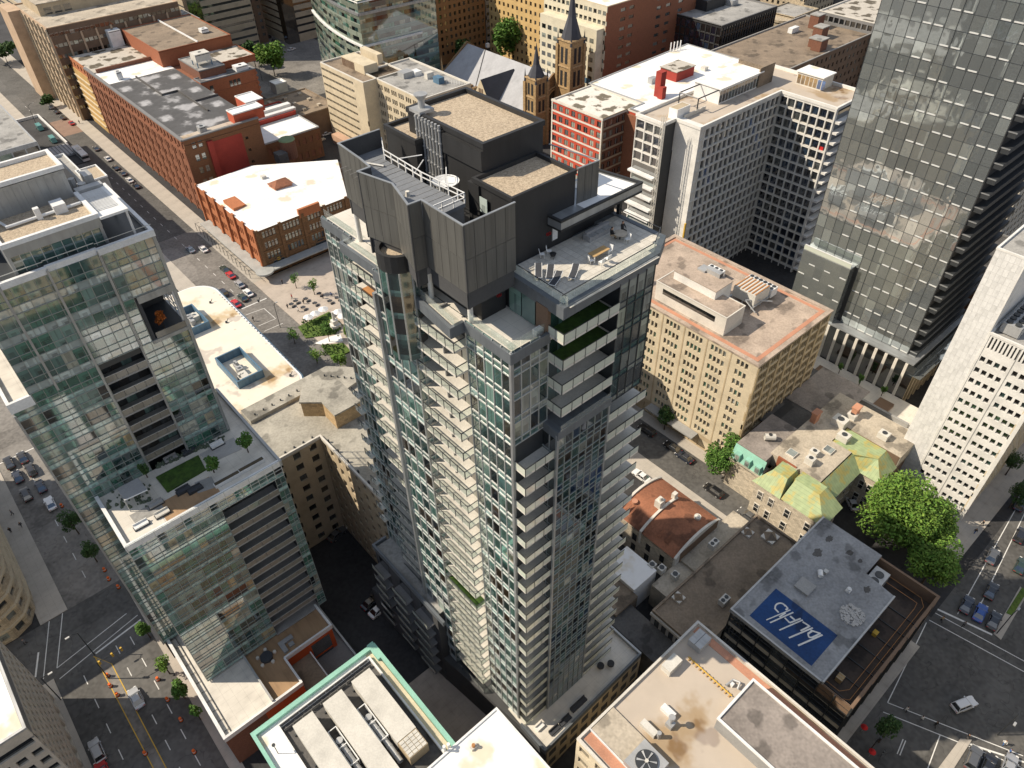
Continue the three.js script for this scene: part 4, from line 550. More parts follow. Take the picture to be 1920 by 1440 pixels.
{
  const t = new Thing('flat_roof_building', 'large stained beige flat roof with rust red edge band at the bottom', 'building');
  const H = 28; t.g('wall', 'cream').box(32.8, 57.6, 0, 27.2, -25.6, 20);
  punched(t, face(32.5, -26, 32.5, 20), { y0: 0.05, y1: 27.6, fh: 3.4, n: 8, sill: 0.9, h: 1.7, cols: even(46, 16, 1.8), wall: 'cream' });
  flat(t, rect(32.4, 58, -26, 20), H, { par: 0.45, th: 0.35, roof: 'rtanstain', pm: 'offwhite' });
  t.g('rust_band', 'terrapin').box(33.2, 34.6, 27.5, 27.62, -25.4, 20); t.g('rust_band', 'terrapin').box(56.2, 57.4, 27.5, 27.62, -25.4, 20);
  t.done([45, 0, -5]);
  const B = (n, label, cat, m, px, py, w, d, h, extra, grp) => { const [x, z] = at(px, py, 27.6), u = new Thing(n, label, cat, grp); u.part('housing', m, (q) => q.box(x - w / 2, x + w / 2, 27.56, 27.6 + h, z - d / 2, z + d / 2)); if (extra) extra(u, x, z); u.done([x, 27.56, z]); };
  B('vent_box', 'pale grey box on the stained roof, nearer its back corner', 'roof box', 'galv', 1310, 1206, 2.6, 2.1, 1.3, (u, x, z) => u.part('seam', 'midgrey', (q) => q.box(x - 1.31, x + 1.31, 28.9, 28.92, z - 0.03, z + 0.03)), 'boxes on the stained roof');
  B('vent_box', 'cream box casting a sharp shadow beside the red roof band', 'roof box', 'unit', 1258, 1250, 2.7, 1.5, 1.25, null, 'boxes on the stained roof');
  B('air_handler', 'white air handler with an orange end panel on the stained roof', 'air handler', 'unit', 1378, 1328, 3.1, 1.2, 1.9, (u, x, z) => { u.part('end_panel', 'rustbox', (q) => q.box(x - 1.95, x - 1.55, 27.56, 29.3, z - 0.62, z + 0.62)); u.part('white_top', 'palewhite', (q) => q.box(x - 1.5, x + 1.2, 29.5, 29.56, z - 0.6, z + 0.6)); });
  B('roof_duct', 'small white rounded duct near the roof fan', 'duct', 'palewhite', 1252, 1336, 0.9, 2, 0.7);
  B('roof_fan', 'round vent stack casting a long thin shadow on the stained roof', 'vent', 'galv', 1256, 1360, 1, 1, 0.8, (u, x, z) => u.part('stack', 'galv', (q) => q.cyl(x, z, 28.4, 29.9, 0.2, 0.2, 10).cyl(x, z, 29.9, 30.2, 0.5, 0.42, 12)));
  B('roof_duct', 'white duct with a brown stain under it at the roof edge', 'duct', 'unit', 1216, 1368, 0.9, 2.4, 0.8, (u, x, z) => u.part('pipe', 'galv', (q) => q.cyl(x + 0.2, z + 1.5, 27.56, 29, 0.3, 0.3, 10)));
  B('pipe_cluster', 'white valve cluster at the end of the gas pipe on the roof', 'pipes', 'palewhite', 1372, 1285, 0.5, 0.4, 0.5, (u, x, z) => u.part('pipe', 'galv', (q) => q.path([[x - 0.8, 28, z - 0.5], [x + 0.6, 28, z - 0.3], [x + 0.9, 28.2, z + 0.6], [x, 27.9, z + 0.9]], 0.16, 8)));
  { const [x0, z0] = at(1290, 1232, 27.7), [x1, z1] = at(1372, 1306, 27.7), u = new Thing('gas_pipe', 'long yellow gas pipe on wooden blocks across the stained roof', 'pipe'); u.part('pipe', 'yellowpaint', (q) => q.rod([x0, 27.85, z0], [x1, 27.85, z1], 0.09, 6)); for (let i = 0; i < 12; i++) { const k = (i + 0.5) / 12; u.part('block', 'wood', (q) => q.box(x0 + (x1 - x0) * k - 0.35, x0 + (x1 - x0) * k + 0.25, 27.56, 27.78, z0 + (z1 - z0) * k - 0.08, z0 + (z1 - z0) * k + 0.08)); } u.done([x0, 27.56, z0]); }
  { const u = new Thing('roof_penthouse', 'low raised roof block with white edge at the bottom of the photo', 'roof block'); u.part('wall', 'greycon', (q) => q.box(47.1, 55, 27.5, 30.2, -14.8, 6)); flat(u, rect(47, 55.1, -14.9, 6), 30.6, { par: 0.3, th: 0.3, roof: 'rpinkgrey', pm: 'palewhite' }); u.done([48, 27.5, -8]); }
  { const [x, z] = at(1212, 1428, 29), u = new Thing('cooling_fan_unit', 'square grey unit with a large round fan at the bottom edge', 'fan'); u.part('housing', 'galv', (q) => q.box(x - 2, x + 2, 27.5, 29, z - 2, z + 2)); u.part('shroud', 'mulldark', (q) => q.cyl(x, z, 29, 29.25, 1.45, 1.45, 24)); for (let i = 0; i < 6; i++) { const a = i * Math.PI / 3; u.part('blade', 'galv', (q) => q.quad([x, 29.32, z], [x + 1.3 * Math.cos(a + 0.22), 29.3, z - 1.3 * Math.sin(a + 0.22)], [x + 1.3 * Math.cos(a), 29.36, z - 1.3 * Math.sin(a)])); } u.part('hub', 'unit', (q) => q.cyl(x, z, 29.25, 29.45, 0.25, 0.25, 12)); u.done([x, 27.5, z]); }
  { const [x, z] = at(1160, 1380, 27.6), u = new Thing('roof_pad', 'raised square roof patch with a white edge left of the fan unit', 'roof pad'); u.part('slab', 'rtan', (q) => q.box(x - 2.2, x + 2.2, 27.5, 27.9, z - 3, z + 3.5)); u.part('edge', 'palewhite', (q) => q.box(x - 2.3, x - 2.15, 27.5, 28, z - 3.1, z + 3.6)); u.done([x, 27.5, z]); }
}
// ---------- building with the blue painted sign on its roof ----------
{
  const H = 16.3, t = new Thing('sign_roof_building', 'grey roofed building with a blue sign painted on the roof and a brown side terrace', 'building');
  const X0 = 70.6, X1 = 99.2;
  t.g('core', 'mulldark').box(X0 + 0.3, X1 - 0.3, 0, H - 0.6, -26, -15.2); t.g('core', 'mulldark').box(X0 + 0.3, X1 - 0.3, 0, 12.4, -15.4, -4.6); t.g('core', 'mulldark').box(X0 + 0.3, 92.8, 12, H - 0.6, -15.4, -10.1);
  const fl = face(X0, -26.4, X0, -4.4), fr = face(X0, -4.4, X1, -4.4);
  for (const f of [fl, fr]) for (let k = 0; k < 4; k++) { const y = 0.4 + k * 3.8, n = Math.round(f.L / 2.75); for (let i = 0; i < n; i++) { const a = f.L * i / n, b = f.L * (i + 1) / n; t.pane(f, a, b, y, y + 1.25, -0.05, f === fl ? 'offwhitepanel' : 'darkgrey', 'spandrel_panel'); t.pane(f, a, b, y + 1.25, y + 3.8, -0.12, pick(['g_dark', 'g_grey', 'g_dark']), 'window'); t.g('mullion', 'mulldark').lb(f, a - 0.06, a + 0.06, y, y + 3.8, -0.1, 0.2); } t.g('transom', 'mulldark').lb(f, 0, f.L, y + 1.2, y + 1.35, -0.1, 0.06); t.g('transom', 'mulldark').lb(f, 0, f.L, y + 2.5, y + 2.58, -0.1, 0.02); }
  t.g('roof', 'rgreyconc').prism([[X0 - 0.1, -26.5], [X1, -26.5], [X1, -15], [93.7, -15], [93, -9.5], [X0 - 0.1, -9.5]], H - 0.5, H);
  for (const [x0, x1, z0, z1] of [[X0 - 0.15, X1, -26.7, -26.4], [X0 - 0.2, X0 + 0.1, -26.7, -9.8], [X0, X1 - 6.2, -9.6, -9.35]]) t.g('coping', 'galv').box(x0, x1, H - 0.7, H + 0.12, z0, z1);
  t.g('terrace', 'rdarkbrown').box(X0, X1, 12.6, 13, -15.2, -4.4); t.g('core_fill', 'mulldark').box(X0, X1, 12, 12.6, -15, -4.6); t.g('terrace_wall', 'brownwall').box(X0, X1 + 0.1, 12.8, H - 0.7, -4.75, -4.3); t.g('terrace_wall', 'brownwall').box(X1 - 0.3, X1 + 0.1, 0, H - 0.7, -26.4, -4.3); t.g('terrace_wall', 'brownwall').box(X0, X0 + 0.3, 12.8, H - 0.7, -9.8, -4.3);
  t.g('terrace_glass', 'g_dark').box(X0 + 0.5, 92.9, 13, H - 0.5, -10.2, -10);
  for (const [i, m] of [[0, 'rustbox'], [1, 'rustbox']]) { const q = t.g('terrace_rail', 'rustbox'), o = 0.8 + i * 1.5, pts = [[X0 + o, 13.6, -9.5], [X0 + o, 13.6, -7.2 + 0], [X0 + o + 1.4, 13.6, -4.9 - o * 0.6], [X1 - o - 1.4, 13.6, -4.9 - o * 0.6], [X1 - o, 13.6, -6.5], [X1 - o, 13.6, -14]]; q.path(pts, 0.05, 5); }
  for (let i = 0; i < 7; i++) t.g('terrace_beam', 'mulldark').box(X0 + 2 + i * 3.4, X0 + 2.1 + i * 3.4, 13.05, 13.2, -9.8, -4.9);
  // blue field and white letters, flat on the roof
  t.g('sign_field', 'bluestain').prism([[79.5, -23.8], [79.4, -12.1], [71.6, -12.1], [71.8, -23.8]], H, H + 0.02); 
  { const q = g(), Y = H + 0.05, ln = (ax, ay, bx, by, w = 0.2) => { const [x0, z0] = at(ax, ay, Y), [x1, z1] = at(bx, by, Y), f = face(x0, z0, x1, z1); q.lb(f, 0, f.L, Y - 0.03, Y, -w / 2, w / 2); };
    const Z = (x, y) => [1340 + x / 6.4, 1080 + y / 6.4], l = (a, b, c, d, w) => ln(...Z(a, b), ...Z(c, d), w);
    l(620, 525, 905, 405, 0.16); l(665, 558, 940, 435, 0.2); l(775, 490, 850, 440, 0.25);              // I
    { let p = null; for (let i = 0; i <= 9; i++) { const a = -0.75 + i / 9 * 3.6, x = 775 - 62 * Math.cos(a) * 1 + 10, y = 375 - 52 * Math.sin(a) * 1; if (p) l(p[0], p[1], x, y, 0.25); p = [x, y]; } l(718, 385, 765, 435, 0.25); l(842, 345, 878, 388, 0.25); l(878, 388, 850, 405, 0.3); } // D
    l(775, 648, 1055, 525, 0.22); l(840, 500, 900, 560, 0.25); l(900, 560, 1030, 508, 0.25); l(905, 480, 960, 525, 0.3); // F
    l(890, 740, 1175, 620, 0.24); l(1030, 655, 1140, 600, 0.25); l(1055, 548, 1140, 602, 0.25);              // L
    l(1000, 832, 1290, 705, 0.26); l(1150, 648, 1270, 690, 0.25); l(1118, 690, 1130, 735, 0.25); l(1130, 735, 1165, 735, 0.25); l(1118, 690, 1165, 660, 0.3); l(1165, 735, 1265, 688, 0.25); // A
    q.build('sign_letters', 'paint', t.o); }
  for (const [px, py, r] of [[1555, 1010, 1.1], [1533, 1037, 1.3], [1592, 1036, 1], [1613, 1052, 0.7], [1625, 1105, 1]]) { const [x, z] = at(px, py, H); t.part('dark_stain', 'rdark', (q) => { const p = []; for (let i = 0; i < 18; i++) { const a = i / 18 * 6.283, k = r * rr(0.55, 1); p.push([x + k * Math.cos(a), z + k * 0.7 * Math.sin(a)]); } q.poly(p, H + 0.012); }); }
  t.done([85, 0, -15]);
  { const [x, z] = at(1508, 1102, H), u = new Thing('roof_hatch', 'square grey hatch above the blue painted sign', 'hatch'); u.part('kerb', 'galv', (q) => q.box(x - 1.25, x + 1.25, H, H + 0.5, z - 1.25, z + 1.25)); u.part('lid', 'greycon', (q) => q.box(x - 1.35, x + 1.35, H + 0.5, H + 0.62, z - 1.35, z + 1.35)); u.done([x, H, z]); }
  { const [x, z] = at(1537, 1077, H), u = new Thing('roof_vent', 'white curved duct on the grey roof behind the hatch', 'vent'); u.part('duct', 'palewhite', (q) => q.rod([x - 0.6, H + 0.45, z + 0.4], [x + 0.3, H + 0.6, z - 0.3], 0.45, 10)); u.part('box', 'galv', (q) => q.box(x + 0.6, x + 1.4, H, H + 0.6, z + 0.1, z + 0.8)); u.done([x, H, z]); }
  { const [x, z] = at(1590, 1108, H), u = new Thing('roof_vent', 'small white vent cap in the middle of the grey roof', 'vent'); u.part('base', 'palewhite', (q) => q.box(x - 0.4, x + 0.4, H, H + 0.4, z - 0.4, z + 0.4)); u.part('cap', 'palewhite', (q) => q.cyl(x, z, H + 0.4, H + 0.8, 0.3, 0.36, 10)); u.done([x, H, z]); }
  { const q = g(), [cx, cz] = at(1597, 1153, H); for (let i = 0; i < 260; i++) { const a = rr(0, 6.28), r = 2 * Math.sqrt(rnd()), x = cx + r * Math.cos(a), z = cz + r * 0.95 * Math.sin(a), s = rr(0.08, 0.24); q.box(x - s, x + s, H, H + rr(0.05, 0.28), z - s * rr(0.5, 1), z + s); } const o = single('gravel_pile', 'heap of broken grey roofing rubble beside the blue sign', 'rubble', 'greyrubble', q); o.userData.kind = 'stuff'; }
  { const [x, z] = at(1647, 1078, H), u = new Thing('condenser_unit', 'grey twin fan condenser in the notch of the grey roof', 'condenser'); u.part('cabinet', 'galv', (q) => q.box(x - 2.4, x + 2.4, 13, 15.4, z - 1.3, z + 1.3)); for (const d of [-0.9, 0.9]) u.part('fan', 'mulldark', (q) => q.cyl(x + d, z, 15.4, 15.55, 0.75, 0.75, 18)); u.done([x, 13, z]); }
  { const u = new Thing('wheelie_bin', 'small yellow box on the brown side terrace', 'box'); const [x, z] = at(1639, 1190, 13); u.part('body', 'yellowpaint', (q) => q.box(x - 0.4, x + 0.4, 13, 13.8, z - 0.35, z + 0.35)); u.part('lid', 'yellowpaint', (q) => q.box(x - 0.45, x + 0.45, 13.8, 13.88, z - 0.4, z + 0.4)); u.done([x, 13, z]); }
  { const u = new Thing('crate', 'tan wooden crate at the lower corner of the brown terrace', 'crate'); const [x, z] = at(1573, 1274, 13); u.part('body', 'wood', (q) => q.box(x - 0.6, x + 0.6, 13, 14, z - 0.5, z + 0.5)); u.part('slat', 'creamdark', (q) => { for (const d of [-0.5, 0, 0.5]) q.box(x + d - 0.08, x + d + 0.08, 14, 14.04, z - 0.52, z + 0.52); }); u.done([x, 13, z]); }
}

{ const t = new Thing('low_street_building', 'low grey building with two small gravel roofs behind the left apartment building', 'building'); t.g('wall', 'alu').box(22, 41.4, 0, 24.4, -270, -244.4); t.g('wall', 'alu').box(40, 46.4, 0, 24.4, -254, -243.8); flat(t, rect(40, 46.5, -254.2, -243.6), 25, { par: 0.5, roof: 'gravel', pm: 'palewhite', name: 'gravel_roof' }); flat(t, rect(22, 41.5, -270, -244.2), 25.02, { par: 0.5, roof: 'rgrey', pm: 'palewhite' }); t.part('roof_trough', 'black', (q) => q.box(36.4, 38, 24.5, 26.2, -268, -246)); t.done([34, 0, -256]); }
// ---------- cream hotel block with cooling plant on its roof ----------
{
  const H = 31, t = new Thing('hotel_block', 'cream block with grouped windows and a terracotta edged roof carrying cooling plant', 'building');
  const X0 = 110.3, X1 = 137.8, Z0 = -95.8, Z1 = -52, fl = face(X0, Z0, X0, Z1), ff = face(X0, Z1, X1, Z1);
  t.g('core', 'cream').box(X0 + 0.35, X1 - 0.35, 0, H - 1, Z0 + 0.35, Z1 - 0.35); t.g('core', 'cream').box(X1 - 0.4, X1, 0, H - 0.5, Z0, Z1 - 0.4); t.g('core', 'cream').box(X0 + 0.4, X1, 0, H - 0.5, Z0, Z0 + 0.4);
  const cols = []; for (let b = 0; b < 7; b++) { const c = fl.L - 3.4 - b * 6.0, n = b === 0 ? 3 : 4; for (let i = 0; i < n; i++) cols.push([c - n * 0.5 + i * 1.02, c - n * 0.5 + i * 1.02 + 0.72]); }
  cols.sort((a, b) => a[0] - b[0]);
  punched(t, fl, { y0: 4.2, y1: H, fh: 2.62, n: 10, sill: 0.62, h: 1.5, cols, wall: 'cream', gl: ['g_grey', 'g_pane', 'g_dark', 'g_grey', 'g_green'], dep: 0.34 });
  punched(t, fl, { y0: 0, y1: 4.2, fh: 4, n: 1, sill: 0.4, h: 2.6, cols: even(fl.L, 8, 3.2), wall: 'creamdark', gl: ['g_dark'], dep: 0.5, wm: 'base_wall' });  // ground storey in darker cream: street shade put into the wall colour
  for (let b = 0; b < 7; b++) { const s = fl.L - 6.4 - b * 6.0; if (s > 0.5) t.g('pilaster_line', 'creamdark').lb(fl, s - 0.14, s + 0.14, 0, H - 0.5, 0, 0.05); }
  const c2 = []; for (let b = 0; b < 7; b++) for (let i = 0; i < 3; i++) c2.push([1.0 + b * 3.8 + i * 0.98, 1.0 + b * 3.8 + i * 0.98 + 0.86]);
  punched(t, ff, { y0: 4.2, y1: H, fh: 2.62, n: 10, sill: 0.72, h: 1.6, cols: c2, wall: 'tan2', gl: ['g_dark', 'g_grey', 'g_teal3', 'g_blue'], dep: 0.3 });
  t.g('base_wall', 'tan2').lb(ff, 0, ff.L, 0, 4.2, -0.35, 0); for (let b = 0; b < 7; b++) t.g('pier', 'tan2').lb(ff, b * 3.8 + 0.05, b * 3.8 + 0.75, 0, H - 0.8, 0, 0.22); for (let k = 0; k < 10; k++) t.g('ledge', 'cream').lb(ff, 0, ff.L, 4.55 + k * 2.62, 4.75 + k * 2.62, 0, 0.1);
  flat(t, rect(X0 - 0.25, X1 + 0.1, Z0, Z1 + 0.25), H + 0.1, { par: 0.35, th: 1, roof: 'rpink', pm: 'rpink' });
  for (const [x0, x1, z0, z1] of [[X0 + 1.2, X0 + 2.1, Z0 + 1, Z1 - 1], [X1 - 2.1, X1 - 1.2, Z0 + 1, Z1 - 1], [X0 + 2.1, X1 - 2.1, Z1 - 1.9, Z1 - 1], [X0 + 2.1, X1 - 2.1, Z0 + 1, Z0 + 1.9]]) t.g('terracotta_band', 'terrapin').box(x0, x1, H - 0.3, H - 0.18, z0, z1);
  t.g('canopy', 'greycon').box(X0 - 2.4, X0, 3.6, 4, -76, -62); t.g('canopy', 'brownwall').box(X0 - 5.5, X0, 3.2, 3.7, -84.5, -80.5);
  t.g('low_penthouse', 'offwhite').box(113.2, 119.6, H - 0.3, H + 4.2, -81.5, -62.8); flat(t, rect(113.1, 119.7, -81.6, -62.7), H + 4.5, { par: 0.12, th: 0.25, roof: 'rpink', pm: 'offwhite' });
  t.g('high_penthouse', 'white').box(116.6, 122.4, H - 0.3, H + 6.4, -79.6, -68.5); t.g('penthouse_roof', 'rpink').box(116.5, 122.5, H + 6.4, H + 6.55, -79.7, -68.4);
  t.pane(face(113.2, -81.5, 113.2, -62.8), 2, 16, H + 2, H + 3.4, 0.03, 'g_dark', 'strip_window');
  t.done([124, 0, -74]);
  for (let i = 0; i < 2; i++) { const x = 126 + i * 2.6, z = -79.6 + i * 2, u = new Thing('condenser_bank', i ? 'right hand white condenser bank with six round fans on the cream block roof' : 'left hand white condenser bank with six round fans on the cream block roof', 'condenser', 'condenser banks'); u.part('cabinet', 'palewhite', (q) => q.box(x, x + 2.2, H - 0.2, H + 2, z - 2, z + 2)); for (let a = 0; a < 2; a++) for (let b = 0; b < 3; b++) u.part('fan', 'mulldark', (q) => q.cyl(x + 0.6 + a * 1, z - 1.3 + b * 1.3, H + 2, H + 2.1, 0.42, 0.42, 16)); u.done([x, H - 0.2, z]); }
  { const u = new Thing('cooling_tower', 'large rust stained cooling tower on a steel frame over the cream block roof', 'cooling tower'); const x = 125.2, z = -66.5; u.part('cabinet', 'unit', (q) => q.box(x, x + 5.6, H + 1, H + 3.6, z - 3, z + 2.6)); u.part('top_beam', 'rustbox', (q) => { for (let i = 0; i < 7; i++) q.box(x + 0.2, x + 5.4, H + 3.6, H + 3.75, z - 2.9 + i * 0.85, z - 2.65 + i * 0.85); }); u.part('frame', 'galv', (q) => { for (const a of [0, 2.8, 5.6]) for (const b of [-3, -0.2, 2.6]) q.box(x + a - 0.12, x + a + 0.12, H - 0.3, H + 1, z + b - 0.12, z + b + 0.12); q.box(x - 1, x + 6.4, H + 0.7, H + 0.95, z - 3.4, z - 3.1); q.box(x - 1, x + 6.4, H + 0.7, H + 0.95, z + 2.6, z + 2.9); q.rod([x - 1.2, H + 2.4, z + 1], [x - 1.2, H + 0.6, z + 4], 0.16); q.rod([x - 1.2, H + 2.4, z + 1], [x + 4, H + 1.4, z + 4.6], 0.16); }); for (let i = 0; i < 6; i++) for (let j = 0; j < 2; j++) u.part('fan', 'mulldark', (q) => q.cyl(x + 6.6 + j * 1.1, z - 3.4 + i * 1.15, H + 2.4, H + 2.55, 0.45, 0.45, 14)); u.part('fan_bank', 'palewhite', (q) => q.box(x + 6, x + 8.3, H + 0.4, H + 2.4, z - 4, z + 3)); u.done([x, H - 0.3, z]); }
  { const u = new Thing('roof_duct', 'pale grey duct elbow on the white penthouse of the cream block', 'duct'); u.part('duct', 'galv', (q) => { q.box(121, 122.3, H + 6.5, H + 7.6, -74.5, -71); q.box(120.4, 122.6, H + 6.5, H + 7, -76.4, -74.5); }); u.part('end', 'mulldark', (q) => q.box(121.1, 122.2, H + 6.7, H + 7.5, -71.02, -70.95)); u.done([121.5, H + 6.5, -73]); }
  { const u = new Thing('roof_tank', 'beige box with a curled pipe near the back of the cream block roof', 'roof box'); u.part('box', 'rtan', (q) => q.box(115, 116.8, H - 0.3, H + 1.6, -87.6, -86)); u.part('pipe', 'galv', (q) => q.path([[115.6, H + 1.5, -87], [115.4, H + 2.6, -87.4], [116, H + 2.8, -87.9]], 0.16, 8)); u.done([116, H - 0.3, -87]); }
}
// ---------- white office slab at the right edge ----------
{
  const H = 44, t = new Thing('office_slab', 'tall white panelled office slab with small square windows at the right edge', 'building');
  const X0 = 133.9, f = face(X0, -22.2, X0, -10.8), fr = face(X0, -10.8, 200, -10.8), fb = face(X0, -27.3, X0, -22.25), X1 = 200, HS = 59.3;
  const cols = [...even(f.L / 2, 4, 0.85, 0.3), ...even(f.L / 2, 4, 0.85, 0.3).map(([a, b]) => [a + f.L / 2, b + f.L / 2])];
  t.g('core', 'white').box(X0 + 0.4, X1, 0, H - 0.9, -22, -11.2); t.g('core', 'white').box(X0 + 0.2, X1, 0, HS - 0.6, -27.1, -22.4);
  punched(t, f, { y0: 0, y1: H - 3.2, fh: 2.62, n: 15, sill: 1, h: 1.2, cols, wall: 'white', gl: ['g_dark', 'g_dark', 'g_dark', 'g_teal3'], dep: 0.35 });
  t.g('wall', 'white').lb(f, 0, f.L, H - 0.6, H, -0.35, 0); for (let i = 0; i < 16; i++) { const q = 0.3 + i * (f.L - 0.6) / 16; t.g('louvre', 'white').lb(f, q, q + 0.34, H - 3.2, H - 0.6, -0.35, 0); } t.g('louvre_back', 'mulldark').lb(f, 0, f.L, H - 3.2, H - 0.6, -0.5, -0.4);
  t.g('joint', 'greycon').lb(f, f.L / 2 - 0.05, f.L / 2 + 0.05, 0, H, 0, 0.03); t.g('corner_pier', 'white').lb(f, -0.1, 0.25, 0, H, -0.3, 0.08); t.g('corner_pier', 'white').lb(f, f.L - 0.25, f.L + 0.4, 0, H, -0.3, 0.15);
  punched(t, fr, { y0: 0, y1: H, fh: 2.62, n: 15, sill: 0.7, h: 1.7, cols: even(fr.L, 24, 1.9), wall: 'cream', gl: ['g_dark'], dep: 0.5 });
  // blank shaft wall: every panel its own piece
  t.g('panel_backing', 'white').lb(fb, 0, fb.L, 0, HS, -0.4, -0.06);
  for (let i = 0; i < 6; i++) for (let k = 0; k < 42; k++) t.pane(fb, fb.L * i / 6 + 0.015, fb.L * (i + 1) / 6 - 0.015, k * 1.41 + 0.02, (k + 1) * 1.41 - 0.02, -0.03, (i * 7 + k * 3) % 5 ? 'wallpanel' : 'wallpanel2', 'wall_panel', 0.06);
  t.g('shaft_wall', 'white').box(X0, X1, H - 1, HS, -22.4, -22.2);
  flat(t, rect(X0 - 0.1, X1, -22.2, -10.6), H + 0.2, { par: 0.5, roof: 'rgrey', pm: 'white' }); flat(t, rect(X0 - 0.05, X1, -27.4, -22.1), HS + 0.3, { par: 0.4, roof: 'rgrey', pm: 'white' });
  t.done([150, 0, -18]);
  { const u = new Thing('cooling_plant', 'rows of round cooling fans on the roof of the white slab at right', 'cooling plant'); u.part('frame', 'galv', (q) => { q.box(135.6, 149, H, H + 2, -21.4, -18.2); }); for (let i = 0; i < 9; i++) for (let j = 0; j < 2; j++) u.part('fan', 'mulldark', (q) => q.cyl(136.4 + i * 1.5, -20.6 + j * 1.5, H + 2, H + 2.3, 0.55, 0.55, 14)); u.part('brace', 'unit', (q) => { for (let i = 0; i < 8; i++) q.rod([135.8 + i * 1.5, H, -18.1], [137 + i * 1.5, H + 2, -18.1], 0.07); }); u.done([142, H, -20]); }
}
// ---------- dark mirror glass tower ----------
{
  const t = new Thing('mirror_tower', 'very tall grey mirror glass tower reflecting the roofs below at upper right', 'tower');
  const X0 = 156.3, Z0 = -69.3, Z1 = -39, H = 150, fl = face(X0, Z0, X0, Z1), P = 16;
  t.g('core', 'mulldark').box(X0 + 0.15, 186, P, H - 0.3, Z0 + 0.1, Z1 - 0.1);
  const fh = 3.1, n = Math.floor((H - P) / fh), bays = 14, w = fl.L / bays;
  for (let k = 0; k < n; k++) for (let i = 0; i < bays; i++) {
    const y = P + k * fh; if (y < 31 && i < 6) continue;
    t.pane(fl, i * w, (i + 1) * w, y, y + fh, -0.03, pick(['m_a', 'm_a', 'm_b', 'm_a', 'm_c', 'm_b', 'm_a', 'm_c', 'm_bright']), 'mirror_pane');
    const odd = ((k + (i >> 1)) % 2) === 0 && i > 2; if (odd) t.pane(fl, i * w + 0.3, (i + 1) * w - 0.25, y + 0.1, y + 0.34, 0.05, 'm_strip', 'vent_strip', 0.08);
  }
  for (let i = 0; i <= bays; i++) t.g('mullion', 'mulldark').lb(fl, i * w - 0.025, i * w + 0.025, i < 6 ? 31 : P, H, -0.02, 0.05); for (let k = 0; k <= n; k++) t.g('transom', 'mulldark').lb(fl, P + k * fh < 31 ? 6 * w : 0, fl.L, P + k * fh - 0.02, P + k * fh + 0.02, -0.02, 0.05);
  for (const s of [7, 11]) for (let k = 0; k < n; k++) if (k % 3 !== 1) t.pane(fl, s * w + w * 0.72, (s + 1) * w, P + k * fh + 0.4, P + (k + 1) * fh - 0.1, 0.02, 'm_bright', 'bright_pane');
  // projecting lower box
  const fb = face(X0 - 2.2, Z0 - 0.2, X0 - 2.2, -57.3); t.g('core', 'mulldark').box(X0 - 2, X0 + 2, 12, 31.6, Z0 - 0.1, -57.4);
  for (let k = 0; k < 5; k++) for (let i = 0; i < 6; i++) { const ww = fb.L / 6; t.pane(fb, i * ww, (i + 1) * ww, 15.6 + k * 3.2, 18.8 + k * 3.2, 0, pick(['m_a', 'm_b', 'm_c']), 'mirror_pane'); if ((k + i) % 2) t.pane(fb, i * ww + 0.3, (i + 1) * ww - 0.2, 15.7 + k * 3.2, 15.95 + k * 3.2, 0.06, 'm_strip', 'vent_strip', 0.08); }
  const fe = face(X0 - 2.2, -57.3, X0, -57.3); for (let k = 0; k < 5; k++) t.pane(fe, 0, fe.L, 15.6 + k * 3.2, 18.7 + k * 3.2, 0, 'm_c', 'mirror_pane'); t.g('box_roof', 'alu').box(X0 - 2.2, X0, 31.6, 31.8, Z0 - 0.2, -57.2); for (let i = 0; i < 6; i++) t.pane(fb, i * fb.L / 6, (i + 1) * fb.L / 6, 31.8, 33, 0, 'guardpale', 'roof_glass', 0.03); t.g('roof_rail', 'palewhite').box(X0 - 2.25, X0 - 2.1, 33, 33.15, Z0, -57.2);
  // saw-tooth side balconies
  const fs = face(X0, Z1, 182, Z1); t.g('side_wall', 'black').lb(fs, 0, fs.L, P, H, -0.15, 0); for (let k = 0; k < n; k++) t.g('side_slab', 'mulldark').lb(fs, 0.2, fs.L, P + k * fh, P + k * fh + 1.1, 0, 1.7);
  t.g('side_slab', 'alu').lb(fs, 0.15, 0.3, P, P + 0.2, 0, 1.7); for (let k = 0; k < n; k++) t.g('slab_edge', 'alu').lb(fs, 0.1, 0.3, P + k * fh + 0.95, P + k * fh + 1.15, 0, 1.75);
  // podium with pale fins
  const fp = face(X0 - 2.6, -66, X0 - 2.6, -36.4); t.g('podium', 'mulldark').box(X0 - 2.3, 182, 0, P - 0.2, -69, -36.7);
  for (let i = 0; i < 12; i++) { const s = 0.6 + i * 2.5; t.g('fin', 'offwhite').lb(fp, s, s + 0.62, 5, P - 0.4, 0, 0.35); t.pane(fp, s + 0.62, s + 2.5, 5, P - 0.4, 0.05, 'g_dark'); } t.g('podium_wall', 'offwhite').lb(fp, 0, fp.L, 0, 5, -0.3, 0.3); t.pane(fp, 26.6, 29.2, 1.5, 4, 0.34, 'g_dark', 'doorway');
  const fq = face(X0 - 2.6, -36.4, 180, -36.4); for (let i = 0; i < 9; i++) { t.g('fin', 'beige').lb(fq, 0.3 + i * 2.6, 1 + i * 2.6, 0, P - 3, 0, 0.3); t.pane(fq, 1 + i * 2.6, 2.9 + i * 2.6, 0.4, P - 3, 0.02, 'g_dark'); } t.g('podium_top', 'alu').box(X0 - 2.7, 181, P - 0.3, P, -69, -36.2); t.g('podium_top', 'm_c').box(X0 - 2.7, 178, P - 3, P - 2.9, -36.4, -33.6);
  t.done([170, 0, -54]);
}
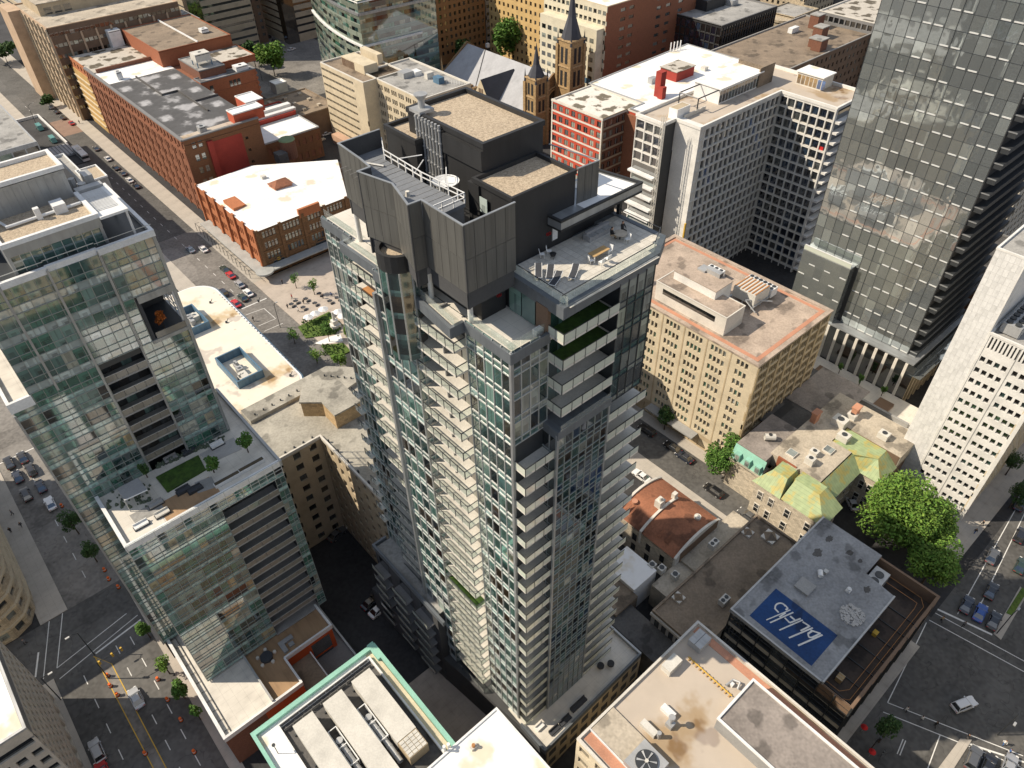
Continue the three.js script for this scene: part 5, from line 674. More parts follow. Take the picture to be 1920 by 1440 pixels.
// ---------- white gridded hotel with an inner corner ----------
{
  const H = 51, t = new Thing('concrete_hotel', 'white concrete hotel with a deep window grid round an inner corner, under renovation', 'building');
  const fA = face(154.88, -104.65, 190.58, -104.65), fB = face(190.58, -104.65, 190.58, -87.67), fE = face(154.88, -112.35, 154.88, -104.65), fL = face(150.06, -121.62, 150.06, -112.52), fC = face(190.58, -87.67, 205.62, -87.67);
  const gw = ['g_navy', 'g_navy', 'g_blue', 'g_dark', 'g_grey', 'g_navy', 'g_blue'];
  t.g('core', 'darkgrey').box(155.66, 206.5, 0, H - 1, -121.45, -105.44); t.g('core', 'darkgrey').box(191.36, 206.5, 0, H - 1, -105.88, -88.02); t.g('core', 'white').box(155.14, 157.5, 0, H - 0.5, -112.52, -104.91); t.g('core', 'darkgrey').box(150.76, 157.5, 0, H - 1, -121.45, -112.7);
  for (const [f, nb] of [[fA, 16], [fB, 7], [fL, 3]]) { const fh = 2.86, w = f.L / nb; for (let k = 0; k < 17; k++) { const y = 1 + k * fh; t.g('frame', 'white').lb(f, 0, f.L, y, y + 0.42, -0.5, 0); if (f !== fA) t.g('ledge', 'offwhite').lb(f, 0.1, f.L, y + 0.42, y + 0.5, -0.45, 0.02); for (let i = 0; i < nb; i++) { const hot = f === fA && ((i - 3 + k) % 11 === 0) && k > 10 && k < 16 && i > 1; t.pane(f, i * w + 0.16, (i + 1) * w - 0.16, y + 0.42, y + fh, -0.46, hot ? 'g_bright' : pick(gw)); } } for (let i = 0; i <= nb; i++) t.g('pier', 'white').lb(f, Math.max(0, i * w - 0.16), Math.min(f.L, i * w + 0.16), 0, H - 1, -0.5, 0.04); t.g('frame', 'white').lb(f, 0, f.L, 49.6, H - 0.4, -0.5, 0.02); t.g('frame', 'darkgrey').lb(f, 0, f.L, 0, 1, -0.5, -0.02); }
  t.g('end_wall', 'white').lb(fE, 0, fE.L, 0, H - 0.3, -0.3, 0); t.g('end_wall', 'white').box(190.22, 191.28, 0, H - 0.3, -88.02, -87.59);
  for (let k = 0; k < 17; k++) { t.g('balcony', 'white').lb(fC, 0, 9, 1 + k * 2.86, 1.6 + k * 2.86, 0, 1.6); t.pane(fC, 0.5, 8, 1.6 + k * 2.86, 3.8 + k * 2.86, 0.03, pick(gw), 'balcony_window'); }
  t.part('red_sheet', 'red', (q) => q.lb(fB, 14.2, 15.9, 38.4, 39.6, -0.4, -0.3), 'red sheet hanging in one window bay');
  flat(t, [[149.89, -121.8], [206.67, -121.8], [206.67, -87.5], [190.4, -87.5], [190.4, -104.48], [154.7, -104.48], [154.7, -112.35], [149.89, -112.35]], H, { par: 0.8, th: 0.6, roof: 'rtanstain', pm: 'white' });
  t.g('roof_box', 'palewhite').box(171.5, 194.25, 50.0, 54.2, -119.88, -111.56); t.g('roof_box_top', 'rwhite').box(171.15, 190.75, 54.2, 54.5, -120.23, -111.12); t.g('roof_screen', 'rbrown').box(189.0, 196.0, 50.0, 55.6, -111.65, -111.3); t.g('roof_screen', 'rbrown').box(190.75, 196.0, 54.2, 55.6, -119.88, -111.3); for (let i = 0; i < 14; i++) t.pane(face(171.5, -111.56, 189.0, -111.56), i * 1.4, i * 1.4 + 1.2, 50.6, 53.6, 0.02, pick(['g_teal3', 'g_room', 'g_grey']), 'penthouse_window');
  t.g('pergola', 'mulldark').path([[162.75, 50.0, -118.12], [162.75, 54.0, -118.12], [171.5, 54.0, -118.12]], 0.18).path([[162.75, 50.0, -112.0], [162.75, 54.0, -112.0], [171.5, 54.0, -112.0]], 0.18).path([[162.75, 54.0, -118.12], [162.75, 54.0, -112.0]], 0.18);
  t.g('parapet', 'offwhite').box(157.5, 166.25, 50.0, 51.2, -112.0, -111.74); t.part('roof_lantern', 'offwhite', (q) => q.box(199.5, 205.19, 50.0, 53.6, -105.88, -98.0)); t.part('lantern_roof', 'rwhite', (q) => q.box(199.15, 205.54, 53.6, 53.9, -106.23, -97.65)); for (let i = 0; i < 7; i++) t.pane(face(199.5, -105.88, 199.5, -98.0), 0.3 + i * 1.25, 1.3 + i * 1.25, 50.6, 53.0, 0.03, i > 4 ? 'g_bright' : 'g_amber', 'penthouse_window');
  // hoist and cladding on the left end
  for (let k = 0; k < 9; k++) { t.g('scaffold', 'palewhite').box(148.4, 149.89, 10 + k * 3.2, 10.5 + k * 3.2, -121.62, -112.88); t.pane(face(150.02, -121.62, 150.02, -112.88), 0.4, 9.4, 10.6 + k * 3.2, 12.8 + k * 3.2, 0.06, pick(['g_teal3', 'g_grey']), 'strip_window'); }
  t.part('hoist_mast', 'unit', (q) => { for (const [a, b] of [[0, 0], [0.8, 0], [0, 0.8], [0.8, 0.8]]) q.box(148.75 + a, 148.84 + a, 0, 53.0, -112.52 + b, -112.44 + b); for (let y = 0; y < 53.0; y += 1.1) { q.rod([148.75, y, -112.44], [149.45, y + 1.1, -112.44], 0.05); q.rod([148.75, y, -111.74], [149.45, y + 1.1, -111.74], 0.05); } }); t.part('hoist_rail', 'yellowpaint', (q) => q.box(154.17, 154.61, 6, 24, -104.48, -104.12));
  t.done([175.0, 0, -106.75]);
  { const u = new Thing('site_cabin', 'tan site cabin on the left end of the white hotel roof', 'cabin'); u.part('body', 'beige', (q) => q.box(155.31, 160.12, 50.2, 53.0, -115.06, -112.7)); u.part('roof', 'rwhite', (q) => q.box(155.14, 160.3, 53.0, 42.15, -115.24, -112.52)); for (let i = 0; i < 6; i++) u.part('rib', 'creamdark', (q) => q.box(155.58 + i * 0.9, 155.66 + i * 0.9, 50.3, 52.9, -112.7, -112.65)); u.done([157.5, 50.2, -113.75]); }
}
// ---------- stone mansion with green copper roof ----------
{
  const t = new Thing('stone_mansion', 'old stone mansion with green copper roof slopes round a flat centre', 'house');
  const body = [[103.3, -42.6], [109.6, -42.6], [109.6, -40], [121.6, -40], [121.6, -37], [127.4, -37], [127.4, -25.4], [121.6, -25.4], [121.6, -29.8], [109.5, -29.8], [109.5, -27.4], [103.3, -27.4]];
  t.g('wall', 'rubble').prism(body.map(([x, z]) => [x, z]), 0, 9.6, false, false);
  const slope = (a, b, c, d, m = 'copper') => t.g('copper_roof', m).quad(a, b, c, d);
  // eaves at 9.6, inner edge at 12.4
  const e = 9.6, h = 12.3;
  slope([102.6, e, -43.2], [102.6, e, -36.5], [106, h, -37.6], [106, h, -41]); slope([102.6, e, -36.5], [110, e, -36.2], [109.4, h, -37.6], [106, h, -37.6]); // left pavilion
  slope([102.8, e, -36.4], [102.8, e, -26.8], [107, h, -31], [107, h, -36.4]); slope([102.8, e, -26.8], [110, e, -26.8], [109.6, h, -31], [107, h, -31]);
  slope([110, e, -26.8], [110, e, -29.2], [110, h, -31.2], [109.6, h, -31]); slope([109.6, e, -29.2], [121, e, -29.2], [122.4, h, -32.4], [109.6, h, -32.4]);
  slope([121, e, -29.2], [121, e, -24.8], [124.5, h, -28], [122.4, h, -32.4]); slope([121, e, -24.8], [128, e, -24.8], [128, h, -28], [124.5, h, -28]);
  t.g('ridge_roof', 'copper').prism([[106, -41], [109.6, -41], [109.6, -37.6], [106, -37.6]], h - 0.4, h); t.g('copper_roof', 'copper').prism([[107, -36.6], [110, -36.6], [110, -31], [107, -31]], h - 1, h + 0.02); t.g('copper_roof', 'copper').prism([[122, -37], [128, -37], [128, -28], [124.5, -28], [122, -32]], h - 1, h + 0.03);
  t.g('flat_roof', 'rtan').prism([[109.6, -44], [137, -44], [137, -25], [128.1, -25], [128.1, -37.2], [122, -37.2], [122, -32.6], [110, -32.6], [110, -37.4], [109.4, -37.6]], 9, 12.5); t.g('side_wall', 'brownwall').box(128, 137, 0, 12.4, -38, -25.2); t.g('flat_roof', 'rpinkgrey').prism([[107, -50.6], [120, -50.6], [120, -43.8], [107, -43.4]], 9, 12.2);
  t.g('teal_mansard', 'verdigris').quad([105.6, 8.6, -50.6], [105.6, 8.6, -42.8], [106.8, 12.2, -43], [106.8, 12.2, -50.6]); t.g('wall', 'rubble').box(105.7, 109, 0, 8.6, -50.6, -42.6); t.g('eave', 'rtan').box(105.2, 105.7, 8.4, 8.7, -50.7, -42.6);
  for (let i = 0; i < 3; i++) t.part('dormer', 'verdigris', (q) => q.box(105.4, 106.9, 9, 10.9, -49.6 + i * 2.5, -48.4 + i * 2.5)); for (let i = 0; i < 3; i++) t.pane(face(105.38, -51, 105.38, -42), 1.55 + i * 2.5, 2.45 + i * 2.5, 9.2, 10.6, 0.03, 'g_pane');
  t.g('brick_edge', 'brickorange').box(109.5, 109.8, 9, 12.7, -42.2, -38);
  for (const [f, L] of [[face(103.3, -42.6, 103.3, -36.6), [[1.2, 2.2], [3.8, 4.8]]], [face(103.3, -36.4, 103.3, -27.4), [[1.4, 2.5], [6, 7.1]]], [face(109.5, -29.8, 121.6, -29.8), [[1, 2.1], [4.2, 5.3], [7.4, 8.5], [10, 11]]], [face(121.6, -25.4, 127.4, -25.4), [[1, 2], [3.4, 4.4]]], [face(121.6, -29.8, 121.6, -25.4), [[1, 2], [2.8, 3.8]]], [face(103.3, -27.4, 109.5, -27.4), [[1, 2.1], [3.8, 4.9]]]]) for (const [a, b] of L) for (const y of [1.2, 5.2]) { t.pane(f, a, b, y, y + 2.2, 0.03, 'g_dark'); t.g('window_frame', 'offwhite').lb(f, a - 0.12, a, y - 0.1, y + 2.3, 0, 0.1); t.g('window_frame', 'offwhite').lb(f, b, b + 0.12, y - 0.1, y + 2.3, 0, 0.1); t.g('window_frame', 'offwhite').lb(f, a - 0.15, b + 0.15, y + 2.2, y + 2.4, 0, 0.14); t.g('window_frame', 'offwhite').lb(f, a, b, y + 1.05, y + 1.13, 0.04, 0.1); }
  for (const [x, z] of [[124.5, -43], [132.4, -38]]) t.part('chimney', 'terrapin', (q) => { q.box(x - 0.9, x + 0.9, 12, 15, z - 0.6, z + 0.6); q.box(x - 1.05, x + 1.05, 15, 15.3, z - 0.75, z + 0.75); });
  t.done([115, 0, -35]);
  const units = [[1335, 1010], [1320, 1085], [1425, 1030], [1565, 805], [1575, 790], [1608, 787], [1580, 825], [1660, 825]];
  const spots = [[1517, 868, 1.5, 1.6], [1525, 852, 1.4, 1.2], [1580, 823, 2, 1.4], [1573, 795, 2.4, 1.6], [1596, 783, 1.6, 1.2], [1655, 820, 1.8, 1.4]];
  const say = ['white rooftop unit nearest the green slope of the mansion', 'small white unit behind the nearest one on the mansion roof', 'white unit with a fan before the mansion ridge', 'white unit beside the brick chimney of the mansion', 'small pale unit behind the chimney side unit', 'white unit near the right end of the mansion roof'];
  spots.forEach(([px, py, w, h2], i) => { const [x, z] = at(px, py, 12.5), u = new Thing('rooftop_unit', say[i], 'rooftop unit', 'units on the mansion roof'); u.part('cabinet', 'unit', (q) => q.box(x - w / 2, x + w / 2, 12.4, 12.5 + h2, z - w * 0.6, z + w * 0.6)); u.part('fan', 'mulldark', (q) => q.cyl(x, z, 12.5 + h2, 12.6 + h2, w * 0.3, w * 0.3, 14)); u.done([x, 12.4, z]); });
  for (const [px, py, l] of [[1484, 851, 'square skylight left of the vents on the mansion roof'], [1553, 845, 'small skylight before the mansion ridge']]) { const [x, z] = at(px, py, 12.5), u = new Thing('skylight', l, 'skylight'); u.part('kerb', 'offwhite', (q) => q.box(x - 1, x + 1, 12.4, 12.9, z - 1, z + 1)); u.part('pane', 'g_pane', (q) => q.box(x - 0.85, x + 0.85, 12.9, 12.96, z - 0.85, z + 0.85)); u.done([x, 12.4, z]); }
  { const [x, z] = at(1442, 824, 12.2), u = new Thing('satellite_unit', 'cream rounded unit on the brown roof left of the mansion', 'rooftop unit'); u.part('body', 'unit', (q) => q.rod([x - 0.8, 13, z - 0.8], [x + 0.8, 13, z + 0.8], 0.75, 12)); u.part('fan', 'mulldark', (q) => q.cyl(x, z, 13.6, 13.8, 0.4, 0.4, 12)); u.done([x, 12.2, z]); }
}
{ // courtyard roofs between mansion and mirror tower
  const t = new Thing('courtyard_building', 'dark roofed court building with planted terrace behind the mansion', 'building');
  t.g('wall', 'brownwall').box(118, 142, 0, 10.6, -56, -44.5); t.g('roof', 'rdark').box(117.8, 142, 10.6, 10.9, -56.4, -44.3); t.g('roof', 'rpinkgrey').box(128, 144, 10.9, 11.1, -52, -40); t.g('terrace', 'deck').box(140, 153.4, 5.4, 5.8, -64, -28); t.g('terrace_wall', 'greycon').box(139.4, 140.3, 0, 7.4, -64, -28); t.g('terrace_wall', 'greycon').box(145, 145.6, 5.8, 7, -58, -30);
  for (let i = 0; i < 3; i++) t.g('planter', 'brownwall').box(146, 149.6, 5.8, 6.6, -55 + i * 8, -51.5 + i * 8); t.g('dark_well', 'black').box(121, 127, 10.9, 10.95, -51, -49); t.done([130, 0, -50]);
}
// ---------- red roofed heritage house, annexes ----------
{
  const t = new Thing('heritage_house', 'old cream stone house with a rust red curved metal roof and end parapets', 'house');
  const X0 = 76.6, X1 = 90, Z0 = -57, Z1 = -42, n = 10;
  t.g('wall', 'rubble').box(X0, X1, 0, 7.6, Z0, Z1);
  const prof = Array.from({ length: n + 1 }, (_, i) => { const k = i / n; return [X0 - 0.3 + (X1 - X0 + 0.6) * k, 7.4 + 3 * Math.sin(Math.PI * (0.06 + 0.88 * k)) ** 0.7]; });
  for (let i = 0; i < n; i++) t.g('metal_roof', 'terracotta').quad([prof[i][0], prof[i][1], Z1 - 0.3], [prof[i + 1][0], prof[i + 1][1], Z1 - 0.3], [prof[i + 1][0], prof[i + 1][1], Z0 + 0.3], [prof[i][0], prof[i][1], Z0 + 0.3]);
  for (const z of [Z1, Z0, -50.6]) for (let i = 0; i < n; i++) { const a = prof[i], b = prof[i + 1]; if (z === -50.6 && (i < 0 || i > 7)) continue; t.g('gable_parapet', 'offwhite').hex([[a[0], 5, z + 0.25], [b[0], 5, z + 0.25], [b[0], b[1] + 0.35, z + 0.25], [a[0], a[1] + 0.35, z + 0.25], [a[0], 5, z - 0.25], [b[0], 5, z - 0.25], [b[0], b[1] + 0.35, z - 0.25], [a[0], a[1] + 0.35, z - 0.25]]); }
  t.g('brick_gable', 'brownwall').box(X0 + 1, X1 - 0.6, 2, 9.4, Z1 + 0.27, Z1 + 0.32);
  for (let i = 0; i < 4; i++) for (const y of [1, 4.2]) t.pane(face(X0, Z0, X0, Z1), 1 + i * 3.5, 2.1 + i * 3.5, y, y + 2, 0.03, 'g_dark');
  t.part('chimney', 'offwhite', (q) => { q.box(82, 83.6, 9, 12.2, -52.2, -50.8); q.cyl(82.8, -51.5, 12.2, 13, 0.5, 0.3, 10); q.box(86.4, 87.4, 9, 11.4, -51.4, -50.6); }); t.part('roof_cap', 'offwhite', (q) => q.cyl(86.2, -44.6, 9.6, 10.6, 0.7, 0.7, 14).cyl(86.2, -44.6, 10.6, 10.9, 0.5, 0.1, 14)); t.part('roof_cap', 'terrapin', (q) => q.cyl(80, -55.5, 9.8, 10.6, 0.6, 0.6, 14)); for (const z of [-55.4, -54, -47.2, -45.4]) t.part('roof_scoop', 'terracotta', (q) => q.quad([77.6, 9.3, z - 0.4], [77.6, 9.3, z + 0.5], [79.2, 10.6, z + 0.1]));
  t.done([83, 0, -50]);
  const a = new Thing('annex_building', 'long low brown roofed annex with pyramid skylights running towards the sign roof', 'building');
  a.g('wall', 'greycon').box(64, 95.5, 0, 9.6, -37.2, -26.8); flat(a, rect(63.9, 95.6, -37.3, -26.7), 10.2, { par: 0.5, th: 0.4, roof: 'rbrown', pm: 'rbrown' }); a.g('parapet_ledge', 'offwhite').box(63.7, 64.2, 8.8, 9.4, -37.4, -26.6); for (let i = 0; i < 6; i++) a.pane(face(64, -37, 64, -27), 0.6 + i * 1.6, 1.6 + i * 1.6, 0.5, 8.2, 0.03, 'g_dark'); for (let i = 0; i < 16; i++) a.pane(face(64, -26.75, 95.5, -26.75), 0.6 + i * 1.95, 1.6 + i * 1.95, 1, 8.6, 0.03, 'g_dark');
  a.g('low_roof', 'rdark').box(58.5, 64, 0, 6.2, -50, -27); a.g('low_roof', 'rtan').box(78, 95.4, 0, 7, -42, -37.3); a.g('low_roof', 'rtan').box(70, 78, 0, 6.4, -42, -37.3); a.g('low_roof', 'rwhite').box(66, 72.4, 0, 7.6, -50.5, -43); a.g('low_roof', 'rbrown').box(60, 66, 0, 6.8, -56, -42);
  a.done([78, 0, -34]);
  for (const [px, py, s, l] of [[1402, 998, 0.9, 'small pyramid skylight at the far end of the annex roof'], [1444, 1006, 1.3, 'larger pyramid skylight at the far end of the annex roof'], [1272, 1120, 0.9, 'pyramid skylight in the shaded part of the annex roof']]) { const [x, z] = at(px, py, 10), u = new Thing('pyramid_skylight', l, 'skylight'); u.part('kerb', 'offwhite', (q) => q.box(x - s, x + s, 9.7, 10.1, z - s, z + s)); u.part('pyramid', 'rbrown', (q) => q.cyl(x, z, 10.1, 11.2, s * 1.2, 0.01, 4)); u.done([x, 9.7, z]); }
  for (const [px, py, l] of [[1357, 1128, 'pale condenser with twin fans on the shaded annex roof'], [1337, 1022, 'small white unit on the pale roof behind the red roofed house']]) { const [x, z] = at(px, py, 10), u = new Thing('condenser_unit', l, 'condenser'); u.part('cabinet', 'unit', (q) => q.box(x - 1, x + 1, 9.7, 11, z - 0.6, z + 0.6)); for (const d of [-0.5, 0.5]) u.part('fan', 'mulldark', (q) => q.cyl(x + d, z, 11, 11.1, 0.38, 0.38, 12)); u.done([x, 9.7, z]); }
  for (const [px, py, l] of [[1240, 1068, 'left condenser in the yard below the red roofed house'], [1222, 1062, 'middle condenser in the yard below the red roofed house'], [1265, 1080, 'right condenser in the yard below the red roofed house']]) { const [x, z] = at(px, py, 7), u = new Thing('yard_condenser', l, 'condenser', 'condensers in the yard'); u.part('cabinet', 'unit', (q) => q.box(x - 0.7, x + 0.7, 6.4, 7.8, z - 0.6, z + 0.6)); u.part('fan', 'mulldark', (q) => q.cyl(x, z, 7.8, 7.9, 0.5, 0.5, 14)); u.done([x, 6.4, z]); }
}
// ---------- brick corner building with white roof ----------
{
  const H = 15.6, t = new Thing('brick_corner_building', 'red brick corner building with arched windows, white roof and a yellow sign over its arch', 'building');
  const fl = face(69.8, -238, 69.8, -196.8), fr = face(69.8, -196.8, 102, -196.8), gw = ['g_pane', 'g_pane', 'g_blind', 'g_grey', 'g_dark'];
  t.g('core', 'brownstone').prism([[70.2, -236], [70.2, -197.2], [114, -197.2], [114, -222], [90, -238]], 0, H - 0.8);
  const cl = []; for (let b = 0; b < 6; b++) for (let i = 0; i < 4; i++) cl.push([1.2 + b * 6.8 + i * 1.3, 1.2 + b * 6.8 + i * 1.3 + 0.85]);
  punched(t, fl, { y0: 0, y1: H, fh: 4.4, n: 3, sill: 1.6, h: 2.4, cols: cl, wall: 'orangebrick', gl: ['g_dark', 'g_room', 'g_grey'], dep: 0.35 });
  for (let b = 0; b <= 6; b++) t.g('pier', 'orangebrick').lb(fl, Math.max(0, b * 6.8 - 0.6), Math.min(fl.L, b * 6.8 + 0.7), 0, H + 0.6, 0, 0.55);
  const cr = []; for (const [o, n] of [[2, 4], [9, 5], [17.5, 4], [24.5, 5]]) for (let i = 0; i < n; i++) cr.push([o + i * 1.15, o + i * 1.15 + 0.9]);
  punched(t, fr, { y0: 4.6, y1: H, fh: 3.6, n: 3, sill: 0.7, h: 2.2, cols: cr, wall: 'brownstone', gl: gw, dep: 0.3, tr: 0.66 });
  t.g('wall', 'brownstone').lb(fr, 0, fr.L, 0, 4.6, -0.35, 0); t.pane(fr, 3, 7.2, 0.6, 3.4, 0.02, 'g_dark'); for (const c of [5.1, 20]) { t.part('arch_window', 'g_dark', (q) => { const p = []; for (let i = 0; i < 12; i++) { const a0 = Math.PI * i / 12, a1 = Math.PI * (i + 1) / 12, r = 2; const P = (a) => [fr.x + c + r * Math.cos(a), 3.4 + r * Math.sin(a), fr.z + 0.05]; q.quad([fr.x + c, 3.4, fr.z + 0.05], P(a0), P(a1)); } }); t.part('arch_stones', 'darkstone', (q) => { for (let i = 0; i < 14; i++) { const a = Math.PI * (i + 0.5) / 14; q.rod([fr.x + c + 2.1 * Math.cos(a - 0.1), 3.4 + 2.1 * Math.sin(a - 0.1), fr.z + 0.1], [fr.x + c + 2.1 * Math.cos(a + 0.1), 3.4 + 2.1 * Math.sin(a + 0.1), fr.z + 0.1], 0.2, 5); } }); }
  for (const s of [0.4, 8, 15.8, 23.5, 31.5]) t.g('pier', 'brownstone').lb(fr, s - 0.45, s + 0.45, 0, H + 0.3, 0, 0.4); for (const y of [4.3, 8, 15]) t.g('cornice', 'brownstone').lb(fr, 0, fr.L, y, y + 0.35, 0, 0.25);
  t.g('gable_wall', 'orangebrick').box(84.6, 92, H - 1, H + 1.8, -197.4, -196.5); t.g('gable_wall', 'orangebrick').box(71, 75, H - 0.2, H + 1.1, -220, -212.5);
  t.part('sign', 'yellowpaint', (q) => { const c = [fr.x + 5.1, 4.4, fr.z + 0.12]; q.box(c[0] - 1.3, c[0] + 1.3, c[1] - 0.16, c[1] + 0.16, c[2], c[2] + 0.08); q.box(c[0] - 0.5, c[0] + 0.5, c[1] - 0.5, c[1] + 0.5, c[2] + 0.01, c[2] + 0.1); });
  t.part('roof', 'rwhite', (q) => { const y = H, m = [86, 17.2, -212]; const P = [[69.6, y, -238], [69.6, y, -196.6], [102, y, -196.6], [114, y, -222], [90, y, -238.5]]; for (let i = 0; i < 5; i++) q.quad(P[i], P[(i + 1) % 5], m); });
  t.part('lantern', 'terrapin', (q) => { q.box(86, 92, 16, 17.8, -218, -213.4); }); t.part('lantern_roof', 'terracotta', (q) => { const a = [85.6, 17.8, -218.4], b = [92.4, 17.8, -218.4], c = [92.4, 17.8, -213], d = [85.6, 17.8, -213], e = [88.2, 19.2, -215.8], f = [90.2, 19.2, -215.8]; q.quad(d, c, f, e); q.quad(b, a, e, f); q.quad(a, d, e); q.quad(c, b, f); });
  t.part('roof_vent', 'unit', (q) => q.box(87, 88.6, 16, 17.4, -226, -224.5)); t.g('canopy', 'walkgrey').prism([[66.4, -236], [66.4, -195], [69, -193], [100, -193], [100, -196.5], [69.9, -196.5], [69.9, -236]], 3.2, 3.6); t.part('canopy_round', 'walkgrey', (q) => q.cyl(68.8, -194.6, 3.15, 3.7, 2.8, 2.8, 22)); t.part('rail', 'mulldark', (q) => { for (let z = -238; z < -196; z += 3) q.rod([65.4, 0.2, z], [65.4, 3.2, z], 0.08).rod([65.4, 3.1, z], [66.6, 3.4, z + 1], 0.06); q.rod([65.4, 3.15, -238], [65.4, 3.15, -196], 0.07); });
  t.done([85, 0, -215]);
  const d = new Thing('water_tank', 'dark round tank with green lid behind the white roof', 'tank'); d.part('drum', 'darkbrick', (q) => q.cyl(106.5, -243, 12, 18.4, 2.8, 2.8, 20)); d.part('lid', 'verdigrisdull', (q) => q.cyl(106.5, -243, 18.4, 18.8, 2.9, 2.6, 20)); d.part('base', 'rdark', (q) => q.box(100.5, 104, 12, 15.6, -243, -239)); d.done([106, 12, -243]);
}
// ---------- long brick building with stepped dark roof ----------
{
  const H = 27, t = new Thing('brick_station_hotel', 'long dark brick building with tar roof, red end wall and rooftop blocks', 'building');
  const X0 = 72.6, Z1 = -247, Z0 = -362, fl = face(X0, -342, X0, Z1), fr = face(X0, Z1, 99.8, Z1), gw = ['g_dark', 'g_room', 'g_grey'];
  t.g('core', 'redbrick').box(X0 + 0.4, 99.4, 0, H - 1.2, Z0, Z1 - 0.4); t.g('core', 'redbrick').box(99, 122, 0, H - 1.2, -330, -293.4);
  punched(t, fl, { y0: 0.4, y1: H - 0.2, fh: 4.35, n: 6, sill: 1.3, h: 2.2, cols: even(95, 32, 1.2), wall: 'redbrick', gl: gw, dep: 0.35 });
  for (let i = 0; i < 17; i++) t.g('pier', 'redbrick').lb(fl, 0.3 + i * 5.85, 1.2 + i * 5.85, 0, H - 3.2, 0, 0.2); for (const y of [22.4, 26.2]) t.g('cornice', 'redbrick').lb(fl, 0, fl.L, y, y + 0.5, 0, 0.45); t.g('coping', 'midgrey').lb(fl, 0, fl.L, H - 0.2, H + 0.25, -0.6, 0.5);
  const fg = face(X0 - 0.3, -362, X0 - 0.3, -342); t.g('garage_wall', 'ochre').box(X0 - 0.2, X0 + 6, 0, H - 4, -362, -342); for (let k = 0; k < 7; k++) t.g('garage_band', 'cream').lb(fg, 0, fg.L, 2.4 + k * 2.9, 2.9 + k * 2.9, -0.2, 0.25); punched(t, face(X0, -362, X0, -342), { y0: H - 4, y1: H, fh: 4, n: 1, sill: 1, h: 1.8, cols: even(20, 5, 1.6), wall: 'orangebrick', dep: 0.3 });
  punched(t, fr, { y0: 0.2, y1: H - 0.1, fh: 4.35, n: 6, sill: 1.3, h: 2.2, cols: [[2.6, 4], [4.8, 6.2]], wall: 'brickbrown', gl: ['g_pane', 'g_blind'], dep: 0.3, tr: 0.5 });
  t.g('red_wall', 'redpaint').lb(fr, 9, 20, 10, H - 3.2, 0, 0.12); t.g('red_shaft', 'redpaint').lb(fr, 7.4, 9.3, 12, H - 2.4, 0, 1.2); for (let k = 0; k < 3; k++) t.pane(fr, 21, 22, 12.5 + k * 4.3, 13.4 + k * 4.3, 0.02, 'g_dark'); t.g('cornice', 'brickbrown').lb(fr, 0, fr.L, H - 2.3, H - 1.9, 0, 0.3); t.g('coping', 'midgrey').lb(fr, 0, fr.L, H - 0.1, H + 0.3, -0.6, 0.45);
  t.g('roof', 'rtar').box(X0 + 0.4, 99.4, H - 0.9, H - 0.6, -318, Z1 - 5.5); t.g('roof_light', 'rtanstain').box(X0 + 0.4, 99.4, H - 0.9, H - 0.62, Z1 - 5.5, Z1 - 0.5); t.g('roof_light', 'rwhite').box(X0 + 0.5, 99.4, H - 0.9, H - 0.61, -334, -318); t.g('roof_back', 'rblot2').box(X0 + 0.4, 101, H - 0.9, H - 0.3, -361, -334); t.g('kerb', 'darkbrick').box(X0 + 2, 100, H - 0.8, H + 0.8, -334.4, -333.6);
  for (const [x0, x1, z0, z1] of [[84, 84.4, -318, -292], [84, 90.4, -292.4, -292], [90, 90.4, -292, -266], [90, 99.4, -278, -277.7]]) t.g('fire_wall', 'rdark').box(x0, x1, H - 0.6, H + 0.1, z0, z1);
  const blk = (x0, x1, z0, z1, y, roof, wall, pm = 'brickorange') => { t.g('block_wall', wall).box(x0, x1, H - 1, y - 0.5, z0, z1); flat(t, rect(x0 - 0.1, x1 + 0.1, z0 - 0.1, z1 + 0.1), y, { par: 0.35, th: 0.35, roof, pm }); };
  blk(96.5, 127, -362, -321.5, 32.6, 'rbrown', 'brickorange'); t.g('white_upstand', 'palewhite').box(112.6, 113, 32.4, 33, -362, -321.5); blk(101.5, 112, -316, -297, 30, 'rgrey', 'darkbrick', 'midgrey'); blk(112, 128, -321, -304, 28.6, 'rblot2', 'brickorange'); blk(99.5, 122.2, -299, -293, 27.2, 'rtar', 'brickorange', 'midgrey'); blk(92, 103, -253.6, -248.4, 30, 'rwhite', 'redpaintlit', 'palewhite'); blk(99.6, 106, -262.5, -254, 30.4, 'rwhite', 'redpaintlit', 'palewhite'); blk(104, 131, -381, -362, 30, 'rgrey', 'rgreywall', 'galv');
  const fp = face(99.6, -292.9, 122.2, -292.9); t.g('projection', 'brickorange').box(99.4, 122.1, 0, H - 0.4, -298, -293); for (const y of [22, 15]) t.g('cornice', 'brickorange').lb(fp, 0, fp.L, y, y + 0.4, 0, 0.2); for (const s of [3, 11, 12.6, 14.2]) t.pane(fp, s, s + 1.2, 22.8, 25, 0.03, 'g_dark'); for (let k = 0; k < 12; k++) t.g('quoin', 'brickorange').lb(fp, 22.1, 22.9, 4 + k * 1.9, 4.9 + k * 1.9, -0.4, 0.2);
  t.done([95, 0, -300]);
  const say = ['cream rooftop unit on steel legs over the dark brick block', 'white rooftop unit at the pale part of the tar roof', 'white rooftop unit on the far brown roof', 'round grey fan at the near end of the tar roof', 'white box pair at the corner of the brick projection', 'tall white plant box behind the brick building'];
